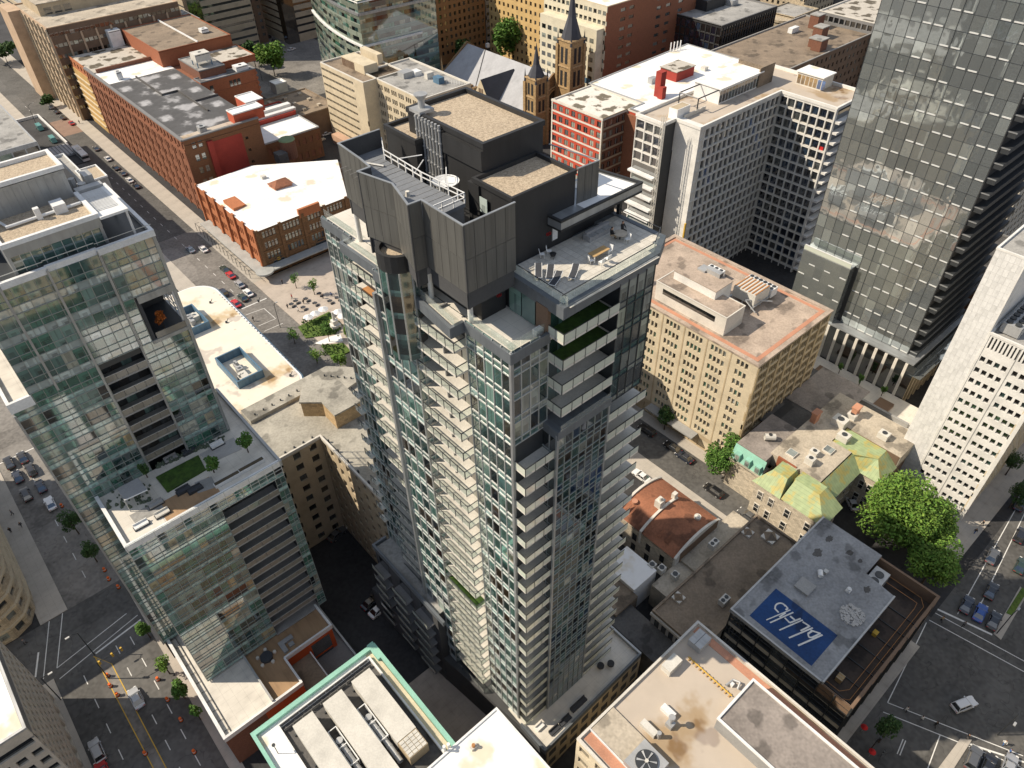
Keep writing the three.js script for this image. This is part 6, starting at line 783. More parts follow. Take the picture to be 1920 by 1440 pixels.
  [[103, 109, -306, -301, 31.6, 34.4, 'unit'], [78, 80, -322, -319.6, 26.6, 29.4, 'palewhite'], [119, 122, -334, -331, 32.6, 34, 'palewhite'], [80, 82.4, -252, -249.6, 26.4, 28.4, 'galv'], [115, 120, -297.6, -294, 27, 28.8, 'palewhite'], [90.5, 95.5, -365, -360, 26, 33, 'palewhite']].forEach(([x0, x1, z0, z1, y0, y1, m], i) => { const u = new Thing('rooftop_unit', say[i], 'rooftop unit', 'units on the brick building'); u.part('cabinet', m, (q) => q.box(x0, x1, y0, y1, z0, z1)); u.part('grille', 'mulldark', (q) => { q.box(x0 + 0.3, x1 - 0.3, y1 - 0.5, y1 - 0.3, z1, z1 + 0.04); q.cyl((x0 + x1) / 2, (z0 + z1) / 2, y1, y1 + 0.1, 0.6, 0.6, 12); }); if (i === 0) u.part('leg', 'steelblue', (q) => { for (const x of [x0, x1 - 0.3]) for (const z of [z0, z1 - 0.3]) q.box(x, x + 0.3, 29.6, 31.6, z, z + 0.3); }); u.done([(x0 + x1) / 2, i ? y0 : 29.6, (z0 + z1) / 2]); });
}
// low red and brown halls behind
const lowBlock = (name, label, x0, x1, z0, z1, h, wall, roof, pm, extra) => { const t = new Thing(name, label, 'building'); t.g('wall', wall).box(x0 + 0.1, x1 - 0.1, 0, h - 0.5, z0 + 0.1, z1 - 0.1); flat(t, rect(x0, x1, z0, z1), h, { par: 0.5, th: 0.4, roof, pm }); if (extra) extra(t); return t.done([(x0 + x1) / 2, 0, (z0 + z1) / 2]); };
lowBlock('brick_hall', 'low red hall with white roof and stone front behind the white roofed corner building', 100, 128, -276, -259.5, 12, 'redbrick', 'rwhite', 'galv', (t) => { punched(t, face(102, -259.4, 128, -259.4), { y0: 0, y1: 11.4, fh: 5.6, n: 2, sill: 1.4, h: 2.6, cols: even(26, 9, 1.5), wall: 'brickbrown', gl: ['g_pane', 'g_dark'] }); });
lowBlock('brick_hall', 'low hall with red wall and white stepped roof beside the green awning', 103, 127.6, -290, -276.2, 13.5, 'redpaint', 'rgrey', 'redpaint', (t) => { t.g('white_step', 'palewhite').box(107, 128, 13.4, 15, -283, -280.6); t.g('white_step', 'palewhite').box(109, 128.4, 13.4, 14.2, -279.4, -277.4); t.part('awning', 'verdigris', (q) => q.path([[102.8, 15, -288], [105.4, 16, -286.4], [108, 15.4, -284], [109, 14, -282.2]], 0.8, 8)); });
lowBlock('brown_hall', 'low brown hall with small skylights dotted over its flat roof', 122, 146, -302, -276, 11, 'brownwall', 'rbrown', 'rbrown', (t) => { for (let i = 0; i < 9; i++) t.part('skylight', 'rtan', (q) => q.box(126 + (i % 3) * 7, 127.4 + (i % 3) * 7, 10.5, 11.3, -298 + Math.floor(i / 3) * 8, -296.6 + Math.floor(i / 3) * 8)); });
lowBlock('parking_kiosk', 'small white roofed kiosk on the pavement beyond the brick projection', 146, 152, -338, -332, 4.5, 'offwhite', 'rwhite', 'palewhite');
// ---------- generic background buildings ----------
function tower(name, label, x0, x1, z0, z1, h, o) {
  const t = new Thing(name, label, 'building'), F = faces(x0, x1, z0, z1); t.g('core', o.core ?? o.wall).box(x0 + 0.5, x1 - 0.5, 0, h - 0.8, z0 + 0.5, z1 - 0.5);
  for (const k of ['l', 'f']) { const q = o[k] ?? o.both; const f = F[k]; if (!q) { t.g('wall', o.wall).lb(f, 0, f.L, 0, h - 0.2, -0.5, 0); continue; } const fh = q.fh ?? 3.4, n = Math.floor((h - 1.2) / fh), y0 = h - 1.2 - n * fh; punched(t, f, { y0: 0, y1: h - 0.3, fh, n, sill: 0, h: 1, cols: [], wall: q.wall ?? o.wall, ...q, y0: 0, ...(q.cols ? {} : { cols: even(f.L, q.nc, q.w) }), sill: (q.sill ?? 1.1) + y0, h: q.h ?? 1.5 }); if (q.ribs) for (let i = 0; i <= q.ribs; i++) t.g('rib', q.ribm ?? 'brownrib').lb(f, Math.max(0, f.L * i / q.ribs - 0.35), Math.min(f.L, f.L * i / q.ribs + 0.35), 0, h - (q.ribtop ?? 0.5), 0, 0.6); }
  flat(t, rect(x0, x1, z0, z1), h, { par: 0.6, th: 0.5, roof: o.roof ?? 'rgrey', pm: o.pm ?? o.wall }); if (o.extra) o.extra(t, F); return t.done([(x0 + x1) / 2, 0, (z0 + z1) / 2]);
}
const dk = ['g_dark', 'g_room', 'g_grey', 'g_dark'];
tower('brown_office', 'brown office block with pale ribs and strip windows beyond the brick building', 69, 124, -412, -364, 38, { wall: 'brownwall', roof: 'rtan', pm: 'brownrib', f: { nc: 27, w: 1.75, h: 1.5, fh: 4.2, sill: 1.6, gl: ['g_pane', 'g_dark', 'g_room', 'g_blind', 'g_dark'], ribs: 9, ribtop: 3.5 }, l: { nc: 16, w: 1.6, fh: 4.2, h: 2, wall: 'brownrib', gl: dk, ribs: 8, ribm: 'cream' }, extra: (t) => { t.g('upper_slab', 'beige').box(73, 112, 37, 42, -412, -385); t.g('upper_roof', 'rtan').box(72.6, 112.4, 42, 42.3, -412.4, -384.6); for (let i = 0; i < 3; i++) t.pane(face(73, -385, 112, -385), 2 + i * 4, 5 + i * 4, 37.8, 40.4, 0.03, 'g_dark'); t.g('left_slab', 'brownrib').box(64, 69, 0, 38, -416, -400); } });
tower('dark_banded_office', 'dark banded office block in the top left corner', 74, 118, -470, -424, 34, { wall: 'bandcon', f: { cols: [[0.3, 43.7]], h: 1.7, fh: 3.3, sill: 1.2, gl: ['g_dark'] }, l: { cols: [[0.3, 45.7]], h: 1.7, fh: 3.3, gl: ['g_dark'] } });
const banded = (l, x0, x1, z0, z1, h) => tower('banded_tower', l, x0, x1, z0, z1, h, { wall: 'bandcon', roof: 'rtan', f: { cols: [[0.2, x1 - x0 - 0.2]], h: 1.25, fh: 3.5, sill: 1.5, gl: ['g_dark'], dep: 0.5 }, l: { cols: [[0.2, z1 - z0 - 0.2]], h: 1.25, fh: 3.5, sill: 1.5, gl: ['g_dark'], dep: 0.5 }, extra: (t) => { t.g('corner_glass', 'g_room').box(x0 - 0.4, x0 + 6, 0, h - 1, z1 - 5, z1 + 0.3); } });
banded('banded concrete tower behind the brick building', 140, 172, -440, -398, 62); banded('banded concrete tower left of the curved glass building', 186, 214, -440, -392, 56);
tower('dark_block', 'dark recessed block between the two banded concrete towers', 172.5, 180, -436, -404, 58, { wall: 'brownwall', f: { nc: 2, w: 1.6, gl: dk }, l: null }); tower('brick_block', 'brick block far behind the gap between the banded towers', 196, 232, -500, -470, 40, { wall: 'brickorange', f: { nc: 8, w: 1.8, gl: dk } });
// curved green glass building
{
  const t = new Thing('curved_glass_building', 'pale green glass building with a rounded corner, a white band and strip windows', 'building'), H = 46;
  const X = 165, Z = -278, out = []; for (let i = 0; i <= 8; i++) { const a = i / 8; out.push([X - 1.5 - 8 * Math.sin(a * 1.5) * 0 + 30 * (1 - Math.cos(a * 0.9)) - 0, Z - a * 60]); }
  const fA = []; for (let i = 8; i > 0; i--) fA.push(face(...out[i], ...out[i - 1])); const fB = face(out[0][0], Z, 200, -276);
  t.g('core', 'mulldark').prism([...out.map(([x, z]) => [x + 0.3, z - 0.3]), [200, -338], [199.7, -276.5]], 0, H - 0.5);
  for (const f of [...fA, fB]) { const n = Math.max(2, Math.round(f.L / 2.6)); for (let k = 0; k < 13; k++) { const y = 1 + k * 3.5; t.pane(f, 0, f.L, y, y + 1.9, 0, f === fB ? 'sp_teal' : 'sp_greenpale', 'spandrel_panel'); for (let i = 0; i < n; i++) t.pane(f, f.L * i / n, f.L * (i + 1) / n, y + 1.9, y + 3.5, -0.1, pick(['g_dark', 'g_teal3', 'g_green', 'g_dark', 'g_sea', 'g_blind'])); } t.g('white_band', 'palewhite').lb(f, 0, f === fB ? f.L - 8 : f.L, 29, 29.8, 0, 0.6); t.g('cornice', 'alu').lb(f, 0, f.L, 41, 42, 0, 0.4); }
  t.g('roof', 'rwhite').prism([...out, [200, -338], [200, -276]], H - 0.4, H); t.done([182, 0, -306]);
}
// cream strip-window building and its neighbour
tower('strip_window_building', 'cream building with black strip windows and a brown sunken roof', 140.3, 158.5, -273, -242.6, 30, { wall: 'cream', roof: 'rbrown', pm: 'offwhite', l: { cols: Array.from({ length: 22 }, (_, i) => [0.4 + i * 1.05, 1.3 + i * 1.05]), h: 0.95, fh: 2.95, sill: 1.4, gl: dk, dep: 0.25 }, f: null, extra: (t) => { t.g('stair_tower', 'cream').box(146, 152, 29, 32.6, -266, -250); t.g('stair_tower', 'cream').box(156, 158.4, 29, 33, -268, -256); for (let i = 0; i < 10; i++) t.g('louvre', 'brownwall').lb(face(146, -266, 146, -254), 0.3 + i * 0.9, 0.9 + i * 0.9, 27, 32.2, 0, 0.1); t.g('annex', 'brickpaler').box(137, 141, 0, 3.6, -268, -240); } });
tower('grey_roof_building', 'cream building with grouped windows and a pale grey roof behind the strip window building', 146.2, 168.5, -252.8, -214.6, 30, { wall: 'cream', roof: 'rgrey', pm: 'offwhite', l: { cols: Array.from({ length: 8 }, (_, b) => [0, 1, 2].map((i) => [1.4 + b * 4.5 + i * 1.2, 2.3 + b * 4.5 + i * 1.2])).flat(), h: 1.9, fh: 3.3, sill: 0.9, gl: dk, dep: 0.3 }, f: { nc: 5, w: 1.4, gl: dk }, extra: (t) => { t.g('roof_plant', 'galv').box(154, 158.5, 29.4, 31.4, -240, -236); t.g('roof_plant', 'palewhite').box(158.5, 161.5, 29.4, 31, -238.5, -235); t.g('roof_plant', 'unit').box(160, 163, 29.4, 31.6, -231.5, -229.5); t.g('roof_well', 'rdark').box(153, 158, 29.42, 29.5, -243.5, -241); t.g('roof_plant', 'steelblue').box(160, 162.5, 29.4, 31.6, -226, -222.5); for (let i = 0; i < 9; i++) t.g('rail', 'palewhite').box(163 + i * 0.5, 163.06 + i * 0.5, 29.4, 30.6, -222 + i * 0.9, -221.9 + i * 0.9); } });
const grid = (name, l, x0, x1, z0, z1, h, wall, lo = {}, fo = {}, ex = {}) => tower(name, l, x0, x1, z0, z1, h, { wall, l: { nc: Math.round((z1 - z0) / 2.9), w: 1.35, h: 1.75, gl: dk, ...lo }, f: { nc: Math.round((x1 - x0) / 2.9), w: 1.35, h: 1.75, gl: dk, ...fo }, ...ex });
grid('brown_brick_tower', 'tall brown brick tower with tan panels between its windows', 222, 254, -346, -309, 52, 'brownstone', {}, { wall: 'tanbrick' }); tower('grey_glass_slab', 'narrow grey slab between the brown brick tower and the yellow stone building', 257, 273, -340, -312, 50, { wall: 'slate', f: { nc: 6, w: 2, h: 1.6, gl: ['g_dark', 'g_grey'] } });
grid('yellow_stone_building', 'yellow stone office building with a regular window grid behind the spire', 246, 300, -296, -252.5, 50, 'ochrelight', { nc: 14, fh: 3.7 }, {}); tower('cream_brick_building', 'cream and brick office building with one red side wall behind the tall spire', 229, 288, -240, -205, 46, { wall: 'redbrick', roof: 'rwhite', pm: 'cream', l: { wall: 'creamwhite', nc: 14, w: 1.7, h: 1.6, fh: 3.5, gl: ['g_grey', 'g_dark', 'g_pane'] }, f: { wall: 'redbrick', cols: [[8, 11], [13, 16], [30, 33], [36, 39], [44, 47]], h: 1.3, fh: 3.5, gl: ['g_pane', 'g_grey'] }, extra: (t, F) => { t.g('cream_front', 'creamwhite').box(225, 229, 0, 38, -238, -206); for (let k = 0; k < 9; k++) for (let i = 0; i < 9; i++) t.pane(face(225, -238, 225, -206), 1.2 + i * 3.4, 3.4 + i * 3.4, 4 + k * 3.6, 5.7 + k * 3.6, 0.03, pick(['g_grey', 'g_dark', 'g_pane'])); t.part('banner', 'steelblue', (q) => q.box(224.8, 224.95, 17, 19, -216, -208)); } });
// red and white striped brick building with a long white roof
{
  const t = new Thing('striped_brick_building', 'red brick building with white bands, a blotched roof and a long white roof behind', 'building'), H = 30, fl = face(179, -183, 179, -159), fr = face(179, -159, 191, -159), fi = face(191, -159, 191, -155);
  t.g('core', 'redbrick').box(179.4, 250, 0, H - 1, -182.6, -159.4); t.g('core', 'redbrick').box(190, 200, 0, H - 1, -160, -140);
  for (const [f, n, w] of [[fl, 8, 'redbricklit'], [fr, 4, 'darkbrick'], [face(191, -159, 191, -140), 6, 'redbricklit']]) { punched(t, f, { y0: 0, y1: H, fh: 3.7, n: 8, sill: 0.9, h: 2, cols: even(f.L, n, f.L / n * 0.62), wall: w, gl: ['g_pane', 'g_grey', 'g_dark', 'g_blind'], dep: 0.25, mull: 1, frame: 'alu' }); for (let k = 0; k < 9; k++) t.g('white_band', w === 'darkbrick' ? 'beige' : 'offwhite').lb(f, -0.02, f.L + 0.02, 0.15 + k * 3.7, 0.75 + k * 3.7, 0, 0.1); for (const s of [0, f.L]) t.g('white_pier', w === 'darkbrick' ? 'beige' : 'offwhite').lb(f, Math.max(0, s - 0.5), Math.min(f.L, s + 0.5), 0, H, 0, 0.12); }  // bright brick on sunward walls, darker brick and bands in front: light painted in
  flat(t, rect(178.8, 198.6, -183.2, -158.8), H, { par: 0.5, th: 0.4, roof: 'rblot', pm: 'offwhite' }); flat(t, [[198.6, -184.4], [258, -187], [258, -152], [192, -152], [192, -158.8], [198.6, -158.8]], H + 0.3, { par: 0.3, th: 0.5, roof: 'rwhite', pm: 'galv' });
  t.g('chimney', 'redpaint').box(206.4, 209, H - 1, H + 8.4, -160.6, -158.2); t.g('chimney', 'redpaint').box(205.6, 207.6, H - 1, H + 4, -158.4, -156.4); t.g('red_house', 'redpaint').box(222, 232, H - 0.5, H + 3.4, -171, -163.5); t.g('red_house_roof', 'rblot2').box(221.7, 232.3, H + 3.4, H + 3.7, -171.3, -163.2); for (let i = 0; i < 4; i++) t.g('antenna', 'palewhite').box(246 + i * 1.6, 246.3 + i * 1.6, H, H + 3.4, -186 + i * 0.3, -185.7 + i * 0.3); t.g('roof_plant', 'galv').box(214, 217, H, H + 2, -170, -168); t.g('roof_plant', 'unit').box(238, 240, H, H + 1.4, -165, -163);
  t.done([210, 0, -170]);
}
tower('dark_glass_block', 'low dark blue glass block with plant on its pale roof', 273, 312, -213, -182, 35, { wall: 'black', roof: 'rgrey', pm: 'midgrey', l: { nc: 12, w: 2.2, h: 2.9, fh: 3.3, sill: 0.3, gl: ['g_navy', 'g_dark', 'g_blue'] }, f: { nc: 22, w: 1.1, h: 2.9, fh: 3.3, sill: 0.3, gl: ['g_navy', 'g_dark', 'g_room'] }, extra: (t) => { t.g('roof_plant', 'black').box(285, 298, 34.5, 38.6, -208, -199); t.g('roof_plant', 'unit').box(287, 296, 38.6, 39, -207, -200); t.g('roof_plant', 'galv').box(299, 303, 34.5, 36.6, -200, -196); t.g('roof_plant', 'rbrown').box(276, 280, 34.5, 37, -211, -208); } });
tower('brown_roof_hall', 'long building with a broad brown flat roof and brick roof houses', 249, 326, -176, -143, 30, { wall: 'brownwall', roof: 'rbrown', pm: 'rgreywall', f: { nc: 24, w: 1.3, h: 1.6, gl: ['g_pane', 'g_dark', 'g_dark'] }, extra: (t) => { for (const [x, z, h] of [[288, -150, 4], [302, -158, 4], [312, -166, 5], [291, -153, 3]]) { t.g('brick_house', 'darkbrick').box(x, x + 5, 29.5, 29.5 + h, z, z + 4); t.g('house_cap', 'rgrey').box(x - 0.2, x + 5.2, 29.5 + h, 29.9 + h, z - 0.2, z + 4.2); } t.g('roof_plant', 'palewhite').box(300, 305, 29.5, 31.4, -168, -166); } });
tower('grey_grid_block', 'grey gridded office block half hidden behind the mirror tower', 322, 372, -168, -138, 34, { wall: 'midgrey', roof: 'rblot2', pm: 'offwhite', l: { nc: 12, w: 2, h: 2.1, fh: 3.4, gl: ['g_dark'], dep: 0.5 }, f: { nc: 20, w: 1.9, h: 2.1, fh: 3.4, gl: ['g_dark', 'g_pane'], dep: 0.5 } });
tower('domed_stone_block', 'cream stone block with a rounded end beyond the brown roof', 332, 352, -200, -184, 26, { wall: 'limestone', f: { nc: 6, w: 1.3, gl: dk }, l: { nc: 5, w: 1.3, gl: dk }, extra: (t) => { t.part('drum', 'limestone', (q) => q.cyl(332, -190, 0, 24, 6, 6, 20).cyl(332, -190, 24, 25, 6.4, 6.4, 20)); } }); grid('stone_apartment', 'grey stone apartment block at the top edge, right of centre', 352, 380, -222, -192, 34, 'limestone'); lowBlock('pale_roof_block', 'pale low roof with scattered plant at the top edge', 385, 430, -214, -180, 26, 'midgrey', 'rblot2', 'offwhite'); grid('brick_terrace', 'row of brick houses far off at the top right edge', 400, 460, -260, -222, 22, 'darkbrick');
grid('far_office', 'far beige office block at the top edge behind the dark glass block', 300, 345, -262, -226, 38, 'beige'); grid('far_brick_block', 'far red brick block at the top edge near the cream and brick building', 298, 330, -300, -262, 44, 'darkbrick'); grid('far_stone_block', 'far stone block at the top edge beyond the yellow building', 305, 350, -352, -304, 40, 'limestone');
tower('precast_tower', 'pale precast tower with angled bays at the far right edge', 240, 300, -92, -50, 46, { wall: 'beigepale', f: { nc: 22, w: 1.5, h: 1.7, fh: 3.2, gl: ['g_dark'], dep: 0.4 }, l: { nc: 12, w: 1.8, h: 1.7, fh: 3.2, gl: ['g_dark'], dep: 0.5 }, extra: (t, F) => { for (let i = 0; i < 9; i++) t.g('bay', 'beigepale').lb(F.l, 1 + i * 4.7, 2.4 + i * 4.7, 8, 45.4, 0, 0.8); } });
lowBlock('dark_roof_hall', 'dark flat roofed hall with a brick wall between the mirror tower and white slab', 204.5, 240, -58, -38, 10, 'brickdull', 'rdark', 'midgrey', (t) => { t.g('roof_plant', 'palewhite').box(213, 215, 9.5, 11.4, -47, -45.4); t.g('roof_plant', 'galv').box(222, 225, 9.5, 10.8, -52, -49); t.g('roof_plant', 'rdark').box(233, 239, 9.5, 12, -57, -52); }); lowBlock('dark_yard_shed', 'dark shed roofs in the yard below the brick wall', 184, 203, -46, -32, 3.6, 'black', 'rdark', 'black');
// left edge buildings
tower('brown_glass_block', 'glass block at the left edge reflecting brick, below the top left corner', 0, 36, -358, -272, 30, { wall: 'galv', core: 'mulldark', f: { nc: 9, w: 3.6, h: 2.6, fh: 3.4, sill: 0.7, gl: ['g_amber', 'g_room', 'g_green'] }, l: null, extra: (t) => { const f = face(36, -272, 36, -358); curtain(t, f, { y0: 0, n: 9, fh: 3.3, bays: 22, sp: 0.5, spm: ['g_grey', 'sp_teal'], gl: ['g_amber', 'g_room', 'g_pane', 'g_green', 'g_dark'] }); } });
{ const t = new Thing('parking_deck', 'sunken parking deck with white rim and teal vans beside the street', 'parking deck'); t.g('deck', 'asphaltdark').box(36.5, 55.5, 0, 0.3, -382, -320); for (const [x0, x1, z0, z1] of [[55.2, 55.8, -382, -342], [37, 55.8, -382, -381.4]]) t.g('rim', 'palewhite').box(x0, x1, 0, 1.4, z0, z1); t.g('grille', 'slate').box(40, 55.4, 0.3, 1, -342, -330); for (let i = 0; i < 12; i++) t.g('grille_bar', 'mulldark').box(40 + i * 1.3, 40.2 + i * 1.3, 1, 1.15, -342, -330); t.done([46, 0, -350]); }
{ // curved stone building, lower left
  const t = new Thing('curved_stone_building', 'curved beige stone building at the left edge with rounded bay ends', 'building'), H = 24; const c = [[-19.2, -165], [-19.2, -126], [-19.6, -121.5], [-21.2, -118.6], [-24, -117.2], [-60, -117.2]];
  t.g('core', 'limestone').prism([...c.map(([x, z]) => [x - 0.5, z - 0.5]), [-60, -165]], 0, H - 0.5);
  for (let i = 0; i < c.length - 1; i++) { const f = face(...c[i], ...c[i + 1]).L ? face(...c[i + 1], ...c[i]) : 0; const f2 = face(...c[i], ...c[i + 1]); const F = f2; const n = Math.max(1, Math.round(F.L / 3.2)); const R = { ...F, nx: -F.nx, nz: -F.nz }; const W = face(c[i + 1][0], c[i + 1][1], c[i][0], c[i][1]); punched(t, W, { y0: 0, y1: H, fh: 3.7, n: 6, sill: 1, h: 1.7, cols: even(W.L, n, W.L / n * 0.55), wall: 'limestone', gl: ['g_grey', 'g_dark', 'g_pane'], dep: 0.3 }); for (let k = 0; k < 6; k++) t.g('cornice', 'creamstone').lb(W, -0.05, W.L + 0.05, 3.2 + k * 3.4 > H ? H - 0.5 : 3.3 + k * 3.42, (3.2 + k * 3.4 > H ? H - 0.5 : 3.3 + k * 3.42) + 0.45, 0, 0.5); }
  flat(t, [...c, [-60, -165]], H + 0.4, { par: 0.5, roof: 'rgrey', pm: 'limestone' }); t.done([-40, 0, -140]);
}
{ // corner building with square windows, bottom left
  const t = new Thing('corner_office', 'white precast office with small square windows at the bottom left corner', 'building'), H = 25, X1 = -22.5, Z1 = -79, fr = face(X1, Z1, X1, -100), ff = face(-60, Z1, X1, Z1);
  t.g('core', 'offwhite').box(-60, X1 - 0.4, 0, H - 0.6, -99.6, Z1 - 0.4); t.g('core', 'offwhite').box(-60, X1 - 0.2, 0, H - 0.6, -100, -99.5);
  punched(t, fr, { y0: 4.2, y1: H - 3, fh: 2.5, n: 7, sill: 0.8, h: 1.3, cols: even(fr.L, 14, 0.95), wall: 'beigepale', gl: ['g_dark'], dep: 0.35 }); punched(t, fr, { y0: 0, y1: 4.2, fh: 4, n: 1, sill: 0.4, h: 3, cols: even(fr.L, 7, 2.2), wall: 'beigepale', gl: ['g_dark'], dep: 0.6 });
  punched(t, ff, { y0: 0, y1: H - 4.2, fh: 2.75, n: 7, sill: 1.3, h: 1.45, cols: even(ff.L, 18, 1.35), wall: 'beigepale', gl: ['g_dark'], dep: 0.35 });
  t.g('wall', 'beigepale').lb(ff, 0, ff.L, H - 2.6, H - 0.3, -0.4, 0); t.g('strip', 'g_dark').lb(ff, 0, ff.L, H - 4.2, H - 2.6, -0.6, -0.3); t.g('wall', 'midgrey').lb(fr, 0, fr.L, H - 3, H - 0.3, -0.4, -0.05); t.g('penthouse', 'white').box(-60, -26, H - 0.5, H + 0.4, -97, -83); flat(t, rect(-60, X1 + 0.1, -100, Z1 + 0.1), H, { par: 0.4, th: 0.4, roof: 'rwhite', pm: 'galv' });
  t.done([-40, 0, -90]);
}
// ---------- church with two towers ----------
{
  const t = new Thing('stone_church', 'brown stone church with grey slate roofs, a rose window and two spired towers', 'church');
  const RY = 22, EY = 12, XR = 211.5, XL = 195, XE = 228;
  t.g('wall', 'sandstone').box(XL, XE, 0, EY, -270, -216); t.g('roof', 'slate').quad([XL - 0.4, EY - 0.2, -271], [XL - 0.4, EY - 0.2, -215.6], [XR, RY, -215.6], [XR, RY, -271]); t.g('roof', 'slate').quad([XE + 0.4, EY - 0.2, -215.6], [XE + 0.4, EY - 0.2, -271], [XR, RY, -271], [XR, RY, -215.6]);
  for (const z of [-215.5, -270.5]) t.g('gable', 'darkstone').hex([[XL, EY, z + 0.4], [XE, EY, z + 0.4], [XR + 0.3, RY + 0.8, z + 0.4], [XR - 0.3, RY + 0.8, z + 0.4], [XL, EY, z - 0.4], [XE, EY, z - 0.4], [XR + 0.3, RY + 0.8, z - 0.4], [XR - 0.3, RY + 0.8, z - 0.4]]); t.g('wall', 'darkstone').box(XL, XE, 0, EY, -216.2, -215.2);
  // transept with its own gable
  t.g('wall', 'tan').box(188, 200, 0, EY - 1, -241, -230); const tz = -235.5, ty = 20.5; t.g('roof', 'slate').quad([190, EY - 1.4, -241.6], [190, ty, tz], [208, ty, tz], [208, EY - 1.4, -241.6]); t.g('roof', 'slatedark').quad([190, ty, tz], [190, EY - 1.4, -229.4], [208, EY - 1.4, -229.4], [208, ty, tz]); t.g('gable', 'cream').quad([189.9, EY - 1.4, -241.6], [189.9, EY - 1.4, -229.4], [189.9, ty, tz]);  // one roof, two slates: the slope away from the sun has its shade painted
  for (let i = 0; i < 3; i++) t.pane(face(189.85, -240, 189.85, -231), 3.2 + i * 1, 3.8 + i * 1, 14, 17, 0.03, 'brownwall', 'lancet'); for (let i = 0; i < 7; i++) t.part('dormer', 'darkstone', (q) => { const z = -266 + i * 3.2; q.box(XL - 0.8, XL + 1.4, 10, 13.4, z, z + 1.4); });
  t.part('rose_window', 'g_dark', (q) => { for (let i = 0; i < 20; i++) { const a = i / 20 * 6.283, b = (i + 1) / 20 * 6.283; q.quad([XR, 12.5, -214.7], [XR + 4 * Math.cos(a), 12.5 + 4 * Math.sin(a), -214.7], [XR + 4 * Math.cos(b), 12.5 + 4 * Math.sin(b), -214.7]); } }); t.part('rose_arch', 'tan', (q) => { for (let i = 0; i < 20; i++) { const a = i / 20 * 6.283, b = (i + 1) / 20 * 6.283; for (const r of [4.2, 5.2]) q.rod([XR + r * Math.cos(a), 12.5 + r * Math.sin(a), -214.7], [XR + r * Math.cos(b), 12.5 + r * Math.sin(b), -214.7], 0.3, 5); } });
  const tow = (x, z, w, h, tip, rm) => { const n = 'tower_wall'; t.g(n, 'sandstone').box(x - w, x + w, 0, h, z - w, z + w); for (const dx of [-1, 1]) for (const dz of [-1, 1]) { t.g('buttress', 'sandstone').box(x + dx * w - 0.6, x + dx * w + 0.6, 0, h - 2, z + dz * w - 0.6, z + dz * w + 0.6); t.g('pinnacle', 'slatedark').cyl(x + dx * w, z + dz * w, h - 2, h + 3, 0.5, 0.02, 6); } for (const y of [h - 0.6, h * 0.72, h * 0.5]) t.g('string_course', 'tan').box(x - w - 0.3, x + w + 0.3, y, y + 0.5, z - w - 0.3, z + w + 0.3); for (const f of [face(x - w, z - w, x - w, z + w), face(x - w, z + w, x + w, z + w)]) for (const y of [h * 0.76, h * 0.52]) for (const s of [0.25, 0.58]) t.pane(f, w * 2 * s, w * 2 * s + w * 0.36, y, y + h * 0.16, 0.05, 'black', 'louvred_opening'); t.part('spire', rm, (q) => q.cyl(x, z, h, h + (tip - h) * 0.36, w * 1.1, w * 0.42, 8).cyl(x, z, h + (tip - h) * 0.36, tip, w * 0.42, 0.02, 8)); };
  tow(196.4, -209.6, 3, 27, 39, 'slatedark'); tow(215.5, -210.4, 3.6, 36.5, 58, 'slatedark');
  t.part('crossing_finial', 'galv', (q) => q.box(214.6, 216, 21.6, 23.2, -261.6, -260.4)); t.g('valley', 'rdark').rod([XR, RY + 0.1, -258], [XL, EY + 0.1, -246], 0.2); t.part('pinnacle', 'tan', (q) => q.cyl(193.5, -266, 0, 16, 0.9, 0.5, 6).cyl(193.5, -266, 16, 22, 0.6, 0.02, 6));
  t.done([210, 0, -240]);
}
// a mid-rise block standing behind the central tower; its shadow falls on the side street
grid('stone_midrise', 'stone mid-rise hidden behind the central tower beside the plaza', 70, 90, -128, -92, 37, 'limestone', {}, {}, {});
// ---------- trees and plants ----------
const leafShape = (() => { const q = new G(); q.quad([-0.5, 0, -0.3], [0.5, 0.06, -0.35], [0.55, 0, 0.3], [-0.45, 0.1, 0.35]); return q.geo(); })();
function crownGeo(r, h, y0, n, size, lobes, lightTop = 0.35) {
  // leaves spread through an uneven volume made of several lobes; colour differs leaf by leaf
  const L = []; for (let i = 0; i < lobes; i++) { const a = rr(0, 6.283), d = r * 0.62 * Math.sqrt(rnd()); L.push([d * Math.cos(a), y0 + h * rr(0.22, 0.8), d * Math.sin(a), r * rr(0.3, 0.55), h * rr(0.2, 0.34)]); }
  const pos = [], col = [], nor = [], m = new THREE.Matrix4(), e = new THREE.Euler(), P = leafShape.attributes.position, v = new THREE.Vector3();
  for (let i = 0; i < n; i++) {
    const l = L[Math.floor(rnd() * lobes)], u = rr(-1, 1), t = rr(0, 6.283), k = Math.cbrt(rr(0.12, 1.05)), s = Math.sqrt(1 - u * u);
    const c = [l[0] + l[3] * k * s * Math.cos(t), l[1] + l[4] * k * u, l[2] + l[3] * k * s * Math.sin(t)];
    e.set(rr(-0.9, 0.9), rr(0, 6.28), rr(-0.9, 0.9)); m.makeRotationFromEuler(e); const z = size * rr(0.6, 1.35), q = rr(0.6, 1.3), w = rr(0.85, 1.2);
    for (let j = 0; j < P.count; j++) { v.fromBufferAttribute(P, j).multiplyScalar(z).applyMatrix4(m); pos.push(v.x + c[0], v.y + c[1], v.z + c[2]); col.push(q * w, q, q * 0.9); }
  }
  const g0 = new THREE.BufferGeometry(); g0.setAttribute('position', new THREE.Float32BufferAttribute(pos, 3)); g0.setAttribute('color', new THREE.Float32BufferAttribute(col, 3)); g0.computeVertexNormals(); return [g0, L];
}
